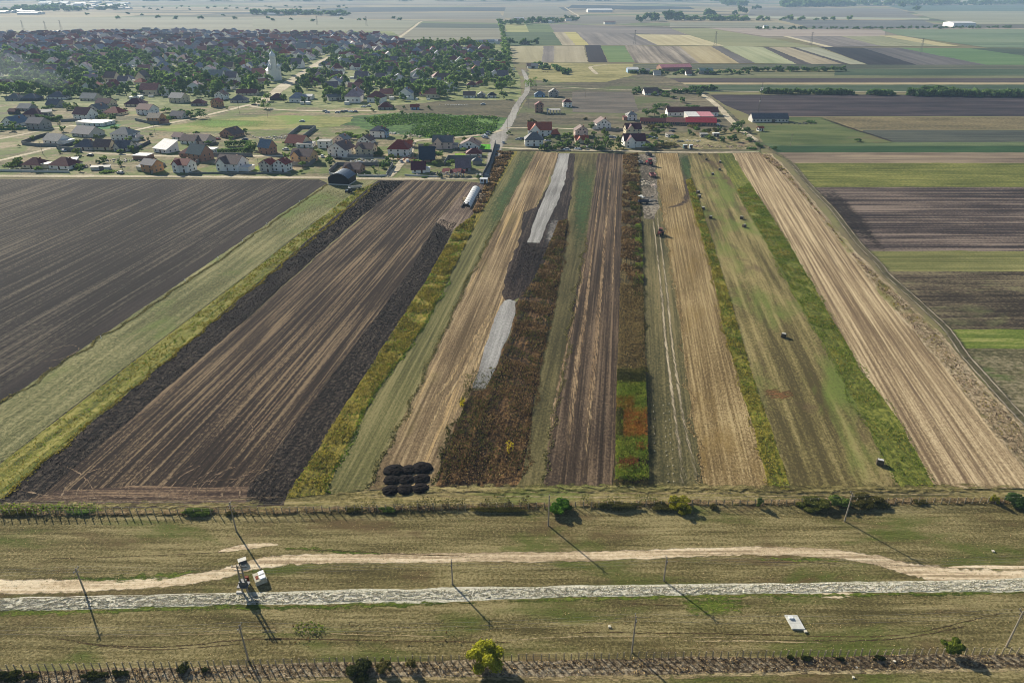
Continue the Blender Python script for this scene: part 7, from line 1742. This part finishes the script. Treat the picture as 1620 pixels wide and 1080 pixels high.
trailer(1026, 247, 15, (52, 50, 54), 'dark harrow trailer at the top of the grass lane', 3.5, 1.1)
trailer(1018, 322, 85, (48, 56, 70), 'dark blue trailer lying low in the storage yard', 5)
trailer(1013, 259, 10, (120, 126, 124), 'grey trailer left of the red tractor', 3.5)
# piles of rubble and timber in yards
def rubble(x, y, w, d, n, cols, label, h=.8, seed=0, cat='rubble'):
    p = at(x, y); rng = np.random.default_rng(seed+int(x)); B = MB()
    for i in range(n):
        cx, cy = rng.normal(size=2)*[w/4, d/4]; s = rng.uniform(.15, .55); hh = rng.uniform(.2, h); a = rng.uniform(0, 3); c, sn = math.cos(a), math.sin(a); k = len(B.v)
        B.box(-s*rng.uniform(.6, 2), -s, 0, s, s*rng.uniform(.6, 1.3), hh)
        for q in range(k, len(B.v)): X, Y, Z = B.v[q]; B.v[q] = (X*c-Y*sn+cx, X*sn+Y*c+cy, Z)
    o = B.build('rubble', paint(cols, .9, .15, .3, 1.5, 'rubble'), None, p); tag(o, label, cat)
for x, y, w, d, n, c, lab in [(1024, 292, 6, 16, 60, (176, 166, 146), 'pale rubble scattered in the storage yard'), (1034, 295, 3, 6, 26, (206, 186, 170), 'pinkish rubble heap at the right of the storage yard'), (1014, 312, 3, 4, 9, (210, 210, 204), 'white sacks in the storage yard'), (1029, 318, 5, 14, 40, (120, 118, 112), 'grey scrap in the storage yard'),
        (1100, 232, 34, 12, 60, (176, 150, 130), 'reddish spoil along the upper field edge'), (1090, 224, 26, 6, 40, (196, 190, 178), 'row of white rubble in the weedy yard'), (1150, 233, 40, 8, 50, (150, 134, 118), 'brown spoil heaps left of the farm track'), (655, 216, 14, 10, 40, (190, 180, 160), 'pile of building material at the villa street'),
        (620, 212, 14, 6, 30, (200, 198, 192), 'pale material heap in front of the lush meadow'), (576, 256, 20, 8, 60, (170, 168, 162), 'stacked building material behind the black barn plot'), (440, 218, 30, 10, 60, (190, 186, 176), 'white material and scrap behind the steep red brown roof'), (200, 254, 16, 10, 40, (188, 180, 166), 'pale rubble beside the unfinished brick storey'),
        (136, 264, 20, 8, 60, (90, 88, 90), 'dark scrap yard behind the wide dark red hip roof'), (645, 252, 10, 16, 30, (176, 120, 90), 'reddish brick piles on the villa street'), (763, 277, 8, 8, 30, (190, 188, 182), 'white debris above the site container'), (722, 167, 22, 3, 30, (206, 204, 196), 'white stacked blocks in the brown meadow'),
        (635, 181, 16, 3, 24, (196, 192, 180), 'pale blocks at the edge of the lush meadow'), (760, 312, 5, 12, 24, (150, 134, 112), 'brown scrap right of the polytunnel'), (735, 316, 3, 8, 16, (170, 150, 120), 'timber left of the polytunnel'), (1140, 219, 30, 8, 40, (110, 104, 98), 'dark scrap behind the flat sheds'),
        (1270, 196, 30, 5, 40, (80, 82, 80), 'dark scrap row behind the farm meadow'), (700, 275, 24, 6, 50, (150, 140, 136), 'clutter left of the red shelter'), (862, 114, 10, 10, 14, (120, 96, 70), 'brown hay stacks in the yellow grassland')]:
    rubble(x, y, w, d, n, c, lab)

# white marker stakes along the dark field edge
for i, (x, y) in enumerate([(160, 535), (293, 445), (345, 409), (384, 382), (422, 355), (474, 320)]):
    o = MB(); o.box(-.1, -.1, 0, .1, .1, .8); o = o.build('marker_stake', paint((220, 220, 214)), None, at(x, y)); tag(o, 'white marker stake, number %s from below along the dark field edge' % 'one two three four five six'.split()[i], 'stake', 'marker stakes along the dark field')
# white plant guards in the grass lane
gm = MB(); gm.tube((0, 0, 0), (0, 0, .35), .13, .1, 6); gme = gm.mesh('plant_guard', paint((196, 186, 160), .8, .2, .1, 4))
for c, (x0, x1) in enumerate(((1033.5, 1036), (1050, 1057), (1058, 1066))):
    for j in range(11):
        if (c == 0 and j > 6): continue
        t = j/10; p = at(x0+(x1-x0)*t+RNG.normal()*1.0, 640+122*t+RNG.normal()*1.5)
        tag(link('plant_guard', gme, None, p), 'small pale guard round a sapling in the lower grass lane, %s row' % ('left', 'middle', 'right')[c], 'plant guard', 'plant guards in the %s row of the grass lane' % ('left', 'middle', 'right')[c])

# small poles in the town and pylons far away
sp = MB(); sp.tube((0, 0, 0), (0, 0, 8), .14, .09, 6); sp_me = sp.mesh('shaft', conc); sa = MB(); sa.box(-.7, -.05, 7.4, .7, .05, 7.5); sa_me = sa.mesh('crossarm', dsteel)
for x, y, lab in [(836, 172, 'street pole left of the narrow brick house'), (832, 190, 'street pole by the village road bend'), (926, 155, 'pole in the grey fallow, left'), (963, 143, 'pole behind the grey fallow'), (886, 191, 'pole in the open plot'), (803, 206, 'pole at the village road junction'),
                  (246, 213, 'pole in the yellow plot'), (68, 244, 'pole at the left dirt street'), (411, 274, 'pole beside the twin houses'), (379, 180, 'pole in the yellow meadow, upper'), (424, 187, 'pole in the yellow meadow, lower'), (650, 229, 'pole on the villa street'), (194, 269, 'pole left of the orange brick house'), (600, 275, 'pole in the walled plot behind the barn'), (1250, 232, 'lone pole below the farm meadow')]:
    root = empty('street_pole', at(x, y)); tag(root, lab, 'pole', 'poles in the town'); link('shaft', sp_me, root); link('crossarm', sa_me, root)
def mast():
    p = at(1199, 182); root = empty('radio_mast', p); tag(root, 'thin lattice mast with white antennas behind the grey roofed farm', 'mast'); h = 24
    B = MB()
    for i in range(3):
        a = 2.1*i; B.tube((.5*math.cos(a), .5*math.sin(a), 0), (.25*math.cos(a), .25*math.sin(a), h), .07, n=4)
    for j in range(16): z = j*h/16; B.tube((.45, 0, z), (-.25, .4, z+h/16), .03, n=3); B.tube((-.25, .4, z), (-.22, -.4, z+h/16), .03, n=3)
    B.build('lattice', steel, root)
    for k, (dx, z) in enumerate(((-.7, 18), (.7, 18.5), (0, 10))): A = MB(); A.box(dx-.25, -.2, z, dx+.25, .2, z+2.4 if k < 2 else z+1); A.build('antenna', paint((230, 230, 230)), root)
mast()
py = MB()
for i in range(4):
    sx, sy = [(-1, -1), (1, -1), (1, 1), (-1, 1)][i]; py.tube((sx*2.5, sy*2.5, 0), (sx*.4, sy*.4, 24), .2, .14, 4)
for j in range(6):
    z = j*4; k = 2.5-2.1*z/24; k2 = 2.5-2.1*(z+4)/24
    py.tube((-k, -k, z), (k2, -k2, z+4), .1, n=3); py.tube((k, -k, z), (-k2, -k2, z+4), .1, n=3)
py_me = py.mesh('lattice', steel); pa = MB(); pa.box(-4, -.15, 20, 4, .15, 20.3); pa.box(-3, -.15, 23, 3, .15, 23.3); pa_me = pa.mesh('crossarm', steel)
for x, y, lab in [(1131, 73, 'pylon in the pale straw parcel'), (1282, 74, 'pylon behind the diagonal strips'), (1455, 87, 'pylon right of the black parcel'), (1004, 70, 'pylon left of the straw parcel'), (38, 50, 'pylon on the pale plain, first from the left'), (74, 51, 'pylon on the pale plain, second from the left'), (98, 50, 'pylon on the pale plain, third from the left'), (502, 40, 'pylon on the plain above the village'), (580, 41, 'pylon on the plain left of the far road')]:
    root = empty('pylon', at(x, y)); tag(root, lab, 'pylon', 'pylons in the far fields'); link('lattice', py_me, root); link('crossarm', pa_me, root); root.scale = (.8, .8, .95)

# ------------------------------------------------------------ smoke and haze
def volume(name, density, color, aniso=0.0, noise_k=None):
    m = bpy.data.materials.new(name); m.use_nodes = True; n = m.node_tree.nodes; n.clear()
    o = n.new('ShaderNodeOutputMaterial'); v = n.new('ShaderNodeVolumePrincipled')
    v.inputs['Color'].default_value = color; v.inputs['Density'].default_value = density; v.inputs['Anisotropy'].default_value = aniso
    m.node_tree.links.new(v.outputs[0], o.inputs['Volume']); return m
B = MB(); B.box(-15000, -350, -1, 15000, 16500, 130)
tag(B.build('haze', volume('haze_air', HAZE, (.50, .72, 1.0, 1), 0.0)), 'thin blue haze over the plain', 'haze', kind='stuff')

def smoke():
    B = MB(); P = [(at(112, 152)+Vector((0, 0, 3)), 2), (at(100, 152)+Vector((0, 0, 12)), 9), (at(78, 150)+Vector((0, 0, 17)), 12), (at(45, 150)+Vector((0, 0, 22)), 16), (at(5, 150)+Vector((0, 0, 26)), 18), (at(-40, 150)+Vector((0, 0, 28)), 16)]
    n = 12
    for p, r in P:
        for i in range(n):
            a = 2*math.pi*i/n; k = r*(1+.25*math.sin(a*3+r)); B.v.append((p.x, p.y+k*math.cos(a)*1.6, p.z+k*.7*math.sin(a)))
    for j in range(len(P)-1):
        for i in range(n): q = (i+1) % n; B.f.append((j*n+i, j*n+q, (j+1)*n+q, (j+1)*n+i))
    B.f.append(tuple(range(n-1, -1, -1))); B.f.append(tuple((len(P)-1)*n+i for i in range(n)))
    import bmesh
    o = B.build('smoke', volume('smoke_air', .0028, (.85, .92, 1, 1)), None); bm_ = bmesh.new(); bm_.from_mesh(o.data); bmesh.ops.recalc_face_normals(bm_, faces=bm_.faces); bm_.to_mesh(o.data); bm_.free()
    tag(o, 'thin bluish smoke drifting over the left side of the village', 'smoke', kind='stuff')
smoke()
